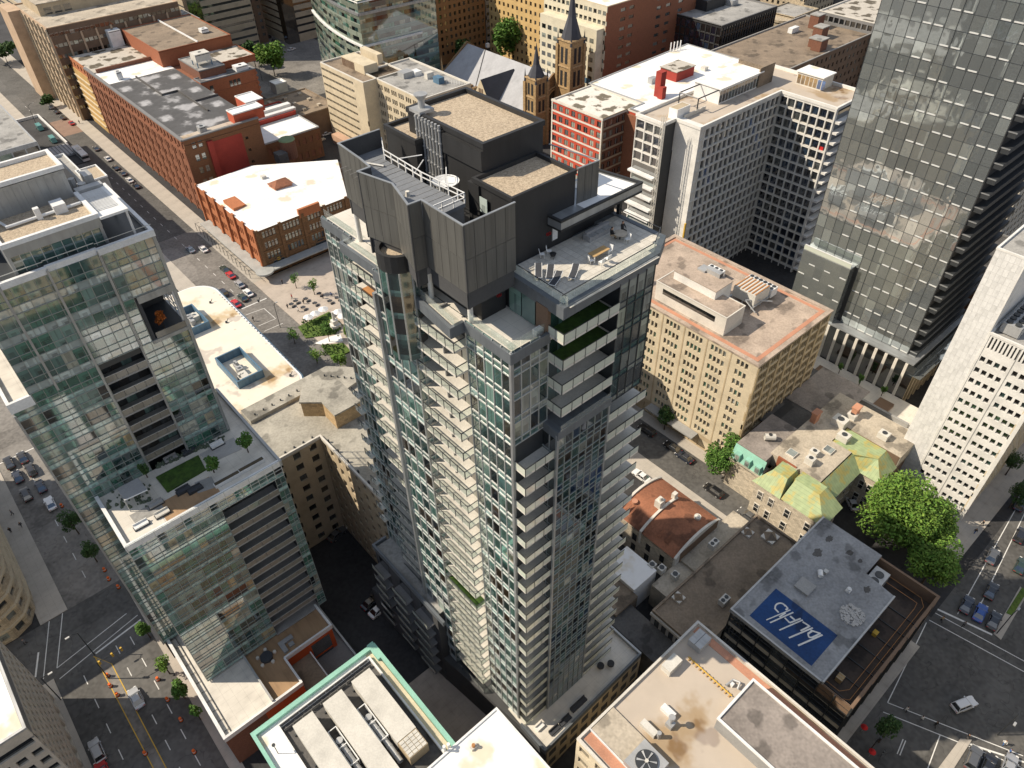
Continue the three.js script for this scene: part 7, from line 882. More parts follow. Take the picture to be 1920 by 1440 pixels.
function tree(name, label, [x, z], h, r, o = {}) {
  const { n = 1500, size = 0.5, lobes = 9, m = 'leaf', y = 0, trunk = 0.28, group } = o, t = new THREE.Group(); t.name = numbered(name); t.userData = { label, category: o.cat ?? 'tree' }; if (group) t.userData.group = group;
  const ty = h * trunk, [cg, L] = crownGeo(r, h - ty, ty, n, size, lobes); const c = new THREE.Mesh(cg, M[m]); c.name = 'crown'; t.add(c);
  const q = g().cyl(0, 0, 0, h * 0.55, 0.04 * h * 0.35 + 0.06, 0.05, 8); q.build('trunk', 'bark', t); const b = g(); for (const l of L.slice(0, 6)) b.rod([0, h * 0.35, 0], [l[0] * 0.8, l[1], l[2] * 0.8], 0.045, 5); b.build('limb', 'bark', t);
  t.position.set(x, y, z); t.traverse((c2) => { c2.castShadow = c2.receiveShadow = true; }); scene.add(t); return t;
}
tree('street_tree', 'very large bright green tree between the stone mansion and the sign roof building', at(1672, 985, 4), 16, 8.2, { n: 17000, size: 0.42, lobes: 34, m: 'leaflight', trunk: 0.2 });
tree('street_tree', 'large bright green tree right of the biggest tree, beside the street corner', at(1738, 1078, 3), 12, 5, { n: 7000, size: 0.4, lobes: 20, m: 'leaflight', trunk: 0.2 });
tree('street_tree', 'bright green tree between the biggest tree and the white slab', at(1745, 1000, 3), 13, 5, { n: 7000, size: 0.4, lobes: 20, m: 'leaflight', trunk: 0.2 });
tree('street_tree', 'dark green tree before the cream block', at(1352, 872, 3), 11, 4.4, { n: 4600, size: 0.38, lobes: 16 }); tree('street_tree', 'sunlit yellow green tree beside the teal mansard', at(1384, 880, 3), 10, 3.8, { n: 4000, size: 0.38, lobes: 14, m: 'leaflight' });
tree('street_tree', 'small dark tree by the canopy of the cream block', at(1247, 795, 2), 7.5, 2.6, { n: 1500, size: 0.42, m: 'leafdark' });
const sm = (px, py, l, o = {}) => tree('small_tree', l, at(px, py, o.y ?? 0.2), o.h ?? 5.6, o.r ?? 1.5, { n: 1300, size: 0.27, lobes: 9, m: 'leaf', ...o });
sm(282, 1195, 'small round street tree nearest the left crossing'); sm(318, 1262, 'sparse street tree, second from the left crossing', { n: 500, m: 'leaflight' }); sm(346, 1308, 'round street tree, third from the left crossing'); sm(376, 1348, 'small street tree, farthest from the left crossing by the podium', { r: 1.1, n: 500, h: 4.6 });
sm(148, 1000, 'dark tree beside the left street, below the white car', { m: 'leafdark', r: 2.4, n: 1500, h: 7 }); sm(182, 1052, 'dark tree against the left apartment building foot', { m: 'leafdark', r: 2, n: 1200, h: 7 });
sm(590, 552, 'thin plaza tree before the brick corner building', { n: 500, m: 'leaflight' }); sm(553, 643, 'sparse plaza tree left of the lawn', { n: 500, r: 1.8 }); sm(618, 640, 'plaza tree at the near edge of the upper lawn', { r: 1.6 }); sm(595, 680, 'pale sparse plaza tree near the lower lawn', { n: 450, r: 2.2, m: 'leaflight' }); sm(640, 690, 'leafy plaza tree against the central tower', { r: 2.2, n: 1400, m: 'leaflight' }); sm(655, 640, 'plaza tree half hidden by the central tower', { r: 1.8, m: 'leaflight' }); sm(556, 540, 'thin tree by the crossing corner of the plaza', { n: 350 }); sm(612, 622, 'dark shrub tree on the upper lawn', { r: 1.4, h: 4 });
sm(1648, 1390, 'sparse olive tree beside the foot of the sign roof building', { n: 900, r: 2.4, h: 7.5, size: 0.3, m: 'leafdark' }); sm(1893, 950, 'dark street tree right of the white slab, nearer one', { r: 2.6, n: 1500, h: 8, m: 'leafdark' }); sm(1885, 890, 'dark street tree right of the white slab, farther one', { r: 2.6, n: 1500, h: 8, m: 'leafdark' });
sm(1572, 700, 'small conifer in the first courtyard planter', { y: 6, h: 3.4, r: 0.8, n: 400 }); sm(1610, 722, 'small conifer in the second courtyard planter', { y: 6, h: 3.4, r: 0.8, n: 400 }); sm(1652, 742, 'small conifer in the third courtyard planter', { y: 6, h: 3.4, r: 0.8, n: 400 });
sm(466, 848, 'round tree in a planter at the right end of the block terrace', { y: 47, h: 3.6, r: 1.25, n: 900, size: 0.24, trunk: 0.3 }); sm(402, 886, 'round tree in a planter beside the terrace lawn', { y: 47, h: 3.4, r: 1.15, n: 800, size: 0.24, trunk: 0.3 }); sm(277, 895, 'bluish conifer beside the terrace canopy', { y: 47, h: 2.8, r: 0.7, n: 500, size: 0.2, m: 'leafdark' });
tree('far_tree', 'bright green tree at the crossing beyond the brick projection', at(514, 135, 2), 15, 7, { n: 2200, size: 1, lobes: 14, m: 'leaflight' }); tree('far_tree', 'dark tree beside the brighter one at the far crossing', at(478, 118, 2), 13, 5, { n: 1500, size: 1, m: 'leafdark' }); tree('far_tree', 'tall green tree behind the church roof', at(955, 128, 2), 24, 8, { n: 3000, size: 1.1, lobes: 16, m: 'leaf' }); tree('far_tree', 'dark tree left of the church roof end', at(870, 118, 2), 12, 5, { n: 1300, size: 1, m: 'leafdark' }); tree('far_tree', 'green tree left of the mirror tower', at(1603, 165, 2), 18, 8, { n: 2600, size: 1.1, lobes: 14, m: 'leaf' }); tree('far_tree', 'dark tree clump by the street at the left edge', at(12, 112, 2), 10, 8, { n: 1600, size: 1, lobes: 12, m: 'leafdark' }); tree('far_tree', 'small dark tree on the pavement by the brown office', at(92, 195, 2), 6, 3.4, { n: 700, size: 0.8, m: 'leafdark' });
// plaza lawns and furniture
const lawn = (l, pts) => { const o = single('lawn', l, 'lawn', 'grass', g().prism(pts.map(([x, y]) => at(330 + x * 0.1823, 520 + y * 0.1823, 0.2)), 0.1, 0.3)); };
lawn('upper triangular plaza lawn with a white monument', [[1255, 512], [1575, 355], [1715, 490], [1640, 585], [1335, 625]]); lawn('lower plaza lawn against the central tower', [[1490, 705], [1720, 675], [1800, 760], [1610, 835]]);
{ const q = g(); for (let i = 0; i < 420; i++) { const a = rnd() < 0.6, [x, z] = at(330 + (a ? rr(1290, 1690) : rr(1510, 1730)) * 0.1823, 520 + (a ? rr(420, 600) : rr(690, 800)) * 0.1823, 0.3), s = rr(0.1, 0.3); q.cyl(x, z, 0.3, 0.3 + s * 1.5, s, 0.05, 5); } const o = q.build(numbered('ground_cover'), 'turf', scene); o.userData = { label: 'low dark planting scattered over both plaza lawns', category: 'plants', kind: 'stuff' }; }
struct('plaza_paving', 'rwhite', g().prism([[1580, 610], [1690, 580], [1720, 655], [1500, 690], [1420, 680]].map(([x, y]) => at(330 + x * 0.1823, 520 + y * 0.1823, 0.2)), 0.1, 0.19));
{ const [x, z] = at(629, 612, 0.3), u = new Thing('monument', 'white stone monument standing on the upper plaza lawn', 'monument'); u.part('plinth', 'white', (q) => q.box(x - 1.3, x + 1.3, 0.2, 1.2, z - 1.3, z + 1.3).box(x - 0.8, x + 0.8, 1.2, 2.6, z - 0.8, z + 0.8)); u.part('column', 'white', (q) => q.cyl(x, z, 2.6, 5.4, 0.45, 0.3, 12)); u.done([x, 0.2, z]); }
['leftmost', 'second', 'middle', 'fourth', 'rightmost'].forEach((w, i) => { const [px, py] = [[578, 594], [591, 587], [606, 579], [634, 584], [642, 592]][i], [x, z] = at(px, py, 2.4), u = new Thing('parasol', `${w} of the five white plaza parasols above the upper lawn`, 'parasol', 'white plaza parasols'); u.part('canopy', 'palewhite', (q) => q.cyl(x, z, 2.3, 3, 1.5, 0.05, 8)); u.part('pole', 'galv', (q) => q.cyl(x, z, 0.1, 2.4, 0.05, 0.05, 6)); u.done([x, 0.1, z]); });
// ---------- vehicles ----------
const carGeo = {}; // parts of a car along +x, centred
function carParts(kind) {
  if (carGeo[kind]) return carGeo[kind];
  const suv = kind === 'suv', L = suv ? 2.35 : 2.3, W = 0.92, h1 = suv ? 0.95 : 0.82, h2 = suv ? 1.68 : 1.42, body = g(), cab = g(), roof = g();
  const sec = (x, w, y0, y1) => [[x, y0, w], [x, y1, w * 0.96], [x, y1, -w * 0.96], [x, y0, -w]];
  const S = [sec(-L, W * 0.78, 0.42, 0.7), sec(-L + 0.18, W * 0.95, 0.3, h1 - 0.04), sec(-L + 0.9, W, 0.26, h1 + 0.03), sec(0.6, W, 0.26, h1 + 0.02), sec(L - 0.7, W * 0.98, 0.26, h1 - 0.04), sec(L - 0.15, W * 0.9, 0.3, h1 - 0.16), sec(L, W * 0.74, 0.42, 0.6)];
  for (let i = 0; i < S.length - 1; i++) for (let k = 0; k < 4; k++) { const a = S[i][k], b = S[i + 1][k], c = S[i + 1][(k + 1) % 4], d = S[i][(k + 1) % 4]; body.quad(a, b, c, d); } body.quad(S[0][0], S[0][1], S[0][2], S[0][3]); body.quad(S[6][3], S[6][2], S[6][1], S[6][0]);
  const x = suv ? [-2.15, -1.85, 0.35, 1.0] : [-1.75, -1.1, 0.2, 0.95], y = h1 - 0.02; cab.hex([[x[0], y, 0.82], [x[3], y, 0.82], [x[2], h2 - 0.05, 0.62], [x[1], h2 - 0.05, 0.62], [x[0], y, -0.82], [x[3], y, -0.82], [x[2], h2 - 0.05, -0.62], [x[1], h2 - 0.05, -0.62]]);
  roof.hex([[x[1] - 0.02, h2 - 0.09, 0.66], [x[2] + 0.03, h2 - 0.09, 0.66], [x[2] - 0.05, h2, 0.58], [x[1] + 0.06, h2, 0.58], [x[1] - 0.02, h2 - 0.09, -0.66], [x[2] + 0.03, h2 - 0.09, -0.66], [x[2] - 0.05, h2, -0.58], [x[1] + 0.06, h2, -0.58]]); for (const s of [-1, 1]) roof.rod([x[1], h2 - 0.07, s * 0.63], [x[0] + 0.05, y, s * 0.82], 0.05).rod([x[2], h2 - 0.07, s * 0.63], [x[3], y, s * 0.82], 0.05).rod([(x[1] + x[2]) / 2, h2 - 0.07, s * 0.64], [(x[0] + x[3]) / 2, y, s * 0.83], 0.04);
  const wheel = () => { const q = g(), n = 12; for (let i = 0; i < n; i++) { const a = i / n * 6.283, b = (i + 1) / n * 6.283, r = 0.33, P = (t, z) => [r * Math.cos(t), r * Math.sin(t), z]; q.quad(P(a, 0.11), P(a, -0.11), P(b, -0.11), P(b, 0.11)); q.quad([0, 0, 0.11], P(a, 0.11), P(b, 0.11)); q.quad([0, 0, -0.11], P(b, -0.11), P(a, -0.11)); } return q.geo(); };
  const rim = g(); for (let i = 0; i < 10; i++) { const a = i / 10 * 6.283, b = (i + 1) / 10 * 6.283; for (const s of [1, -1]) rim.quad([0, 0, s * 0.12], [0.2 * Math.cos(a), 0.2 * Math.sin(a), s * 0.115], [0.2 * Math.cos(b), 0.2 * Math.sin(b), s * 0.115]); }
  const lamp = g().box(-0.06, 0.06, -0.07, 0.07, -0.19, 0.19).geo(), mirror = g().box(-0.08, 0.08, -0.06, 0.07, -0.1, 0.1).geo();
  return carGeo[kind] = { body: body.geo(), cabin: cab.geo(), roof: roof.geo(), wheel: wheel(), rim: rim.geo(), lamp, mirror, L, h1 };
}
const paintM = {}; const CP = { black: [0.012, 0.012, 0.014], navy: [0.012, 0.018, 0.035], white: [0.75, 0.75, 0.74], silver: [0.42, 0.43, 0.44], grey: [0.13, 0.135, 0.14], red: [0.5, 0.012, 0.015], blue: [0.012, 0.07, 0.32], green: [0.02, 0.04, 0.03], steel: [0.2, 0.26, 0.32], teal: [0.02, 0.22, 0.2], cream: [0.6, 0.52, 0.4] };
for (const k in CP) paintM[k] = mat('paint_' + k, ...CP[k], null, { phys: 1, roughness: 0.4, metalness: k === 'silver' || k === 'grey' || k === 'steel' ? 0.4 : 0, clearcoat: 1, clearcoatRoughness: 0.04 });
const protoCar = {};
function car(px, py, rot, col, where, kind = 'sedan', y = 0.01) {
  const key = kind + col, words = { sedan: 'sedan', suv: 'sport utility car' }; let t = protoCar[key];
  if (!t) { const c = carParts(kind), add = (n, geo, m, x = 0, yy = 0, z = 0) => { const o = new THREE.Mesh(geo, m); o.name = n; o.position.set(x, yy, z); o.castShadow = o.receiveShadow = true; t.add(o); return o; }; t = protoCar[key] = new THREE.Group(); add('body', c.body, paintM[col]); add('window_glass', c.cabin, M.carglass); add('roof', c.roof, paintM[col]); for (const x of [-1.35, 1.4]) for (const z of [-0.84, 0.84]) { const w = add('wheel', c.wheel, M.tyre, x, 0.33, z); const r = new THREE.Mesh(c.rim, M.galv); r.name = 'rim'; w.add(r); } for (const z of [-0.58, 0.58]) { add('headlight', c.lamp, M.lampwhite, c.L - 0.1, 0.62, z); add('tail_light', c.lamp, M.lampred, -c.L + 0.08, 0.66, z); add('mirror', c.mirror, paintM[col], 0.75, c.h1 + 0.05, z * 1.65); } t.userData.used = false; }
  const o = t.userData.used ? t.clone() : t; t.userData.used = true; const [x, z] = at(px, py, 0.7); o.name = numbered(kind === 'suv' ? 'suv_car' : 'sedan_car'); o.position.set(x, y, z); o.rotation.y = rot; o.userData = { label: `${col === 'steel' ? 'blue grey' : col} ${words[kind]} ${where}`, category: 'car', group: 'cars on the streets', used: true }; scene.add(o); return o;
}
const N = Math.PI / 2;
car(255, 1308, N, 'silver', 'driving in the lit strip of the lower left street'); car(182, 1406, N, 'silver', 'near the lower left corner office', 'suv'); car(193, 1446, N, 'red', 'cut by the bottom edge at lower left');
car(17, 867, N, 'black', 'farthest left in the queue beside the left building', 'suv'); car(42, 857, N, 'black', 'at the front right of the queue on the left'); car(58, 880, N, 'black', 'in second row, right lane, of the queue on the left', 'suv'); car(33, 893, N, 'navy', 'in second row, left lane, of the queue on the left'); car(76, 911, N, 'navy', 'third in the right lane of the queue on the left'); car(49, 926, N, 'black', 'last in the left lane of the queue on the left', 'suv'); car(94, 943, N, 'white', 'alone at the tail of the queue on the left');
car(357, 467, N, 'steel', 'coming down the street before the brick corner building'); car(381, 466, N, 'white', 'beside the blue grey one before the brick corner building'); car(421, 504, N, 'green', 'parked at the far end of the row by the brick corner building'); car(432, 515, N, 'red', 'parked second in the row by the brick corner building'); car(449, 532, N, 'silver', 'parked third in the row by the brick corner building'); car(465, 548, N, 'white', 'waiting nearest the round canopy'); car(419, 548, N, 'navy', 'waiting in the left lane before the crossing', 'suv'); car(455, 557, N, 'green', 'waiting in the middle lane before the crossing'); car(442, 568, N, 'red', 'waiting first in line before the crossing');
car(202, 297, N, 'white', 'parked at the far end of the kerb row along the long brick building'); car(217, 314, N, 'black', 'parked second along the long brick building'); car(230, 324, N, 'grey', 'parked third along the long brick building'); car(243, 337, N, 'white', 'parked fourth along the long brick building'); car(255, 348, N, 'black', 'parked nearest in the row along the long brick building'); car(180, 278, N, 'grey', 'turning beyond the white bus'); car(85, 186, N, 'white', 'parked far up the street at upper left'); car(96, 200, N, 'silver', 'second in the far row at upper left'); car(106, 209, N, 'black', 'third in the far row at upper left'); car(134, 230, N, 'red', 'on the brick paved crossing at upper left'); car(118, 220, N, 'black', 'just beyond the red one at upper left');
car(1261, 838, N, 'black', 'parked long and low before the cream block'); car(1283, 856, N, 'navy', 'parked behind the black one before the cream block'); car(1213, 806, N, 'black', 'parked near the canopy of the cream block', 'suv'); car(1202, 891, N, 'white', 'half hidden behind the central tower on the side street'); car(1338, 919, N, 'black', 'driving down the side street beside the red roofed house', 'suv'); car(1402, 965, N, 'grey', 'near the end of the side street, before the annex'); car(1597, 941, 0.9, 'white', 'in the mansion yard beside the biggest tree');
car(1861, 1042, 0.1, 'grey', 'on the right street above the waiting row'); car(1914, 1060, 0.1, 'green', 'at the right edge beyond the island'); car(1859, 1107, 0.1, 'black', 'behind the waiting row at the right crossing'); car(1813, 1133, 0.12, 'navy', 'left in the waiting row at the right crossing'); car(1838, 1148, 0.12, 'blue', 'in the middle of the waiting row at the right crossing'); car(1864, 1163, 0.12, 'black', 'right in the waiting row at the right crossing'); car(1913, 1003, 0.1, 'black', 'farther up the right edge street', 'suv'); car(1913, 944, 0.1, 'navy', 'farthest up the right edge street', 'suv'); car(1808, 1320, -0.4, 'white', 'turning alone in the lower right crossing', 'suv'); car(1825, 1421, 0.12, 'grey', 'at the bottom edge by the island, left one', 'suv'); car(1854, 1434, 0.12, 'black', 'at the bottom edge by the island, middle one'); car(1893, 1434, 0.12, 'silver', 'at the bottom right edge');
car(711, 1141, 0.1, 'white', 'parked in the dark yard left of the central tower'); car(697, 1127, 0.1, 'black', 'parked in the dark yard beside the white one'); car(632, 1000, 0.2, 'grey', 'deep in the shaded court of the beige building'); car(547, 92, 0.2, 'white', 'crossing the far junction near the curved glass building'); car(503, 68, N, 'black', 'parked by the far banded tower, upper one'); car(514, 75, N, 'grey', 'parked by the far banded tower, lower one'); car(612, 250, 0, 'white', 'parked before the strip window building'); car(600, 262, 0, 'cream', 'parked behind the white one before the strip window building');
{ const [x, z] = at(152, 288, 1.6), u = new Thing('city_bus', 'long white bus beside the long brick building at upper left', 'bus'); u.part('body', 'palewhite', (q) => q.box(x - 1.25, x + 1.25, 0.5, 3, z - 6, z + 6)); u.part('window_band', 'carglass', (q) => q.box(x - 1.27, x + 1.27, 1.5, 2.5, z - 5.8, z + 6.02)); u.part('roof_unit', 'unit', (q) => q.box(x - 0.8, x + 0.8, 3, 3.25, z - 3, z)); for (const dz of [-4, 3.6]) for (const s of [-1, 1]) u.part('wheel', 'tyre', (q) => q.rod([x + s * 1.0, 0.5, z + dz], [x + s * 1.28, 0.5, z + dz], 0.5, 12)); u.done([x, 0, z]); }
for (const [px, py, l] of [[75, 240, 'teal van in the parking deck, farther one'], [100, 263, 'teal van in the parking deck, nearer one']]) { const [x, z] = at(px, py, 1), u = new Thing('van', l, 'van', 'teal vans in the parking deck'); u.part('body', 'paint_teal', (q) => q.hex([[x - 1, 0.7, z + 2.5], [x + 1, 0.7, z + 2.5], [x + 0.9, 2.5, z + 1.7], [x - 0.9, 2.5, z + 1.7], [x - 1, 0.7, z - 2.5], [x + 1, 0.7, z - 2.5], [x + 0.9, 2.5, z - 2.4], [x - 0.9, 2.5, z - 2.4]])); u.part('window', 'carglass', (q) => q.box(x - 1.02, x + 1.02, 1.5, 2.1, z - 1.5, z + 1.6)); for (const dz of [-1.6, 1.6]) for (const s of [-1, 1]) u.part('wheel', 'tyre', (q) => q.rod([x + s * 0.8, 0.6, z + dz], [x + s * 1.05, 0.6, z + dz], 0.35, 10)); u.done([x, 0.3, z]); }
// ---------- people: one continuous skin meshed from a skeleton field ----------
function bodyGeo(pose) {
  const J = pose === 'sit' ? { hip: [0, 0.5, 0], chest: [0, 1.0, -0.03], neck: [0, 1.17, 0], head: [0, 1.33, 0.02], kl: [-0.12, 0.5, 0.42], fl: [-0.12, 0.06, 0.46], kr: [0.12, 0.5, 0.42], fr: [0.12, 0.06, 0.46], el: [-0.28, 0.82, 0.1], hl: [-0.15, 0.72, 0.36], er: [0.28, 0.82, 0.1], hr: [0.15, 0.72, 0.36] }
    : { hip: [0, 0.9, 0], chest: [0, 1.34, 0], neck: [0, 1.5, 0], head: [0, 1.64, 0.02], kl: [-0.1, 0.5, pose === 'walk' ? 0.2 : 0.02], fl: [-0.1, 0.07, pose === 'walk' ? 0.12 : 0], kr: [0.1, 0.5, pose === 'walk' ? -0.08 : 0.02], fr: [0.1, 0.09, pose === 'walk' ? -0.36 : 0], el: [-0.27, 1.12, pose === 'walk' ? -0.12 : 0], hl: [-0.26, 0.84, pose === 'walk' ? -0.06 : 0.08], er: [0.27, 1.12, pose === 'walk' ? 0.08 : 0], hr: [0.24, 0.86, pose === 'walk' ? 0.24 : 0.1] };
  const B = [['hip', 'chest', 0.15, 0.16], ['chest', 'neck', 0.13, 0.06], ['neck', 'head', 0.06, 0.1], ['head', 'head', 0.105, 0.105]]; const sh = (s) => [s * 0.19, J.chest[1] + 0.08, J.chest[2]], hp = (s) => [s * 0.09, J.hip[1] - 0.02, J.hip[2]];
  const cap = []; for (const [a, b, r, q] of B) cap.push([J[a], J[b], r, q]); for (const [s, e, h] of [[-1, 'el', 'hl'], [1, 'er', 'hr']]) cap.push([sh(s), J[e], 0.065, 0.05], [J[e], J[h], 0.05, 0.04]); for (const [s, k, f] of [[-1, 'kl', 'fl'], [1, 'kr', 'fr']]) cap.push([hp(s), J[k], 0.095, 0.065], [J[k], J[f], 0.065, 0.045], [J[f], [J[f][0], 0.04, J[f][2] + 0.14], 0.045, 0.04]);
  const f = (x, y, z) => { let s = 0; for (const [a, b, r0, r1] of cap) { const dx = b[0] - a[0], dy = b[1] - a[1], dz = b[2] - a[2], l = dx * dx + dy * dy + dz * dz || 1e-9, t = clamp(((x - a[0]) * dx + (y - a[1]) * dy + (z - a[2]) * dz) / l), d = Math.hypot(x - a[0] - dx * t, y - a[1] - dy * t, z - a[2] - dz * t) - (r0 + (r1 - r0) * t); s += Math.exp(-d * 42); } return Math.log(s) / 42; };
  const R = 64, mc = new MarchingCubes(R, new THREE.MeshStandardMaterial(), false, false, 60000); mc.isolation = 0; const S = 0.95, cy = 0.88; for (let k = 0; k < R; k++) for (let j = 0; j < R; j++) for (let i = 0; i < R; i++) { const c = (v) => (v - R / 2) / (R / 2) * S; mc.field[k * R * R + j * R + i] = f(c(i), c(j) + cy, c(k)); } mc.update(); const n = mc.count, p = new Float32Array(n * 3); for (let i = 0; i < n; i++) { p[i * 3] = mc.positionArray[i * 3] * S; p[i * 3 + 1] = mc.positionArray[i * 3 + 1] * S + cy; p[i * 3 + 2] = mc.positionArray[i * 3 + 2] * S; }
  const gg = new THREE.BufferGeometry(); gg.setAttribute('position', new THREE.BufferAttribute(p, 3)); gg.setAttribute('normal', new THREE.BufferAttribute(mc.normalArray.slice(0, n * 3), 3)); gg.userData = { hip: J.hip[1], head: J.head, neck: J.neck[1] }; return gg;
}
const bodies = { stand: bodyGeo('stand'), walk: bodyGeo('walk'), sit: bodyGeo('sit') }; mat('clothes', 1, 1, 1, null, { vertexColors: true }); const hairG = new THREE.SphereGeometry(0.115, 10, 8, 0, 6.3, 0, 1.7);
function person(label, x, y, z, rot, pose, shirt, pants) {
  const b = bodies[pose], gg = b.clone(), P = b.attributes.position, c = new Float32Array(P.count * 3); for (let i = 0; i < P.count; i++) { const yy = P.getY(i), zz = P.getZ(i), xx = Math.abs(P.getX(i)); const k = yy > b.userData.neck - 0.02 ? [0.5, 0.3, 0.2] : yy < 0.09 ? [0.03, 0.03, 0.03] : (pose === 'sit' ? yy < 0.62 && !(xx > 0.2) : yy < b.userData.hip + 0.02 && xx < 0.2) ? pants : (pose !== 'sit' && yy < b.userData.hip - 0.02) ? [0.5, 0.3, 0.2] : shirt; c.set(k, i * 3); }
  gg.setAttribute('color', new THREE.BufferAttribute(c, 3)); const t = new THREE.Group(); t.name = numbered('person'); t.userData = { label, category: 'person' }; const o = new THREE.Mesh(gg, M.clothes); o.name = 'body'; t.add(o); const h = new THREE.Mesh(hairG, M.hair); h.name = 'hair'; h.position.set(0, b.userData.head[1] + 0.02, b.userData.head[2] - 0.02); t.add(h); t.traverse((q) => { q.castShadow = q.receiveShadow = true; }); t.position.set(x, y, z); t.rotation.y = rot; scene.add(t);
}
const Bk = [0.015, 0.015, 0.017], Wh = [0.7, 0.7, 0.68], Bl = [0.05, 0.12, 0.3], Gy = [0.15, 0.15, 0.16], Rd = [0.4, 0.03, 0.03], Tn = [0.4, 0.3, 0.2];
const TY = 88.2;
{ const s = at(1054, 449, TY); person('person in black standing by the white panel on the tower terrace', s[0], TY, s[1], 0.6, 'stand', Bk, Bk); const a = at(1146, 449, TY), b = at(1166, 438, TY); person('person in black seated left of the round terrace table', a[0], TY, a[1], 1.2, 'sit', Bk, Tn); person('person in black seated behind the round terrace table', b[0], TY, b[1], 0, 'sit', Bk, Bk); }
[[1697, 1333, 'walk', Wh, Bk, 'person in white first of three crossing at the lower right'], [1725, 1350, 'walk', Wh, Gy, 'person in white in the middle of three crossing at the lower right'], [1752, 1361, 'walk', Bk, Bk, 'person in black last of three crossing at the lower right'], [1812, 1385, 'stand', Bk, Gy, 'person in black waiting on the traffic island'], [1880, 1396, 'walk', Wh, Bl, 'person in white near the bottom right cars'], [1890, 1412, 'walk', Bl, Bk, 'person in blue near the bottom right cars'], [1805, 1174, 'walk', Gy, Bk, 'person in grey on the upper right crossing'], [1764, 1164, 'walk', Tn, Bk, 'person in tan at the corner by the brown terrace'], [1840, 985, 'walk', Bk, Bk, 'person in black on the pavement below the white slab'], [1826, 1000, 'walk', Bk, Bl, 'person in dark clothes farther down the white slab pavement'], [42, 988, 'walk', Bk, Gy, 'person in black on the left pavement before the curved building'], [25, 965, 'walk', Gy, Bk, 'person in grey far up the left pavement'], [22, 998, 'stand', Bk, Bk, 'person in black at the wall of the curved building'], [13, 1203, 'walk', Bk, Bl, 'person in dark clothes on the lower left pavement'], [49, 1207, 'walk', Gy, Bk, 'person in grey on the lower left pavement'], [530, 532, 'stand', Bk, Bk, 'person in black under the round canopy'], [548, 560, 'walk', Rd, Bk, 'person in red at the plaza corner'], [570, 570, 'stand', Bk, Gy, 'person in black among the plaza tables'], [560, 585, 'walk', Wh, Bk, 'person in white among the plaza tables'], [540, 578, 'stand', Gy, Bk, 'person in grey by the plaza kerb'], [606, 560, 'walk', Bk, Bk, 'person in black under the thin plaza tree'], [622, 556, 'walk', Bl, Bk, 'person in blue beyond the plaza parasols'], [476, 602, 'walk', Bk, Bk, 'person in black crossing beside the blue rimmed building'], [1288, 812, 'stand', Wh, Bk, 'person in white outside the cream block'], [1295, 822, 'stand', Bk, Gy, 'person in black outside the cream block'], [150, 232, 'walk', Bk, Bk, 'person in black on the brick paved crossing']].forEach(([px, py, pose, s, p, l], i) => { const [x, z] = at(px, py, 0.1); person(l, x, 0.02, z, i * 1.3, pose, s, p); });
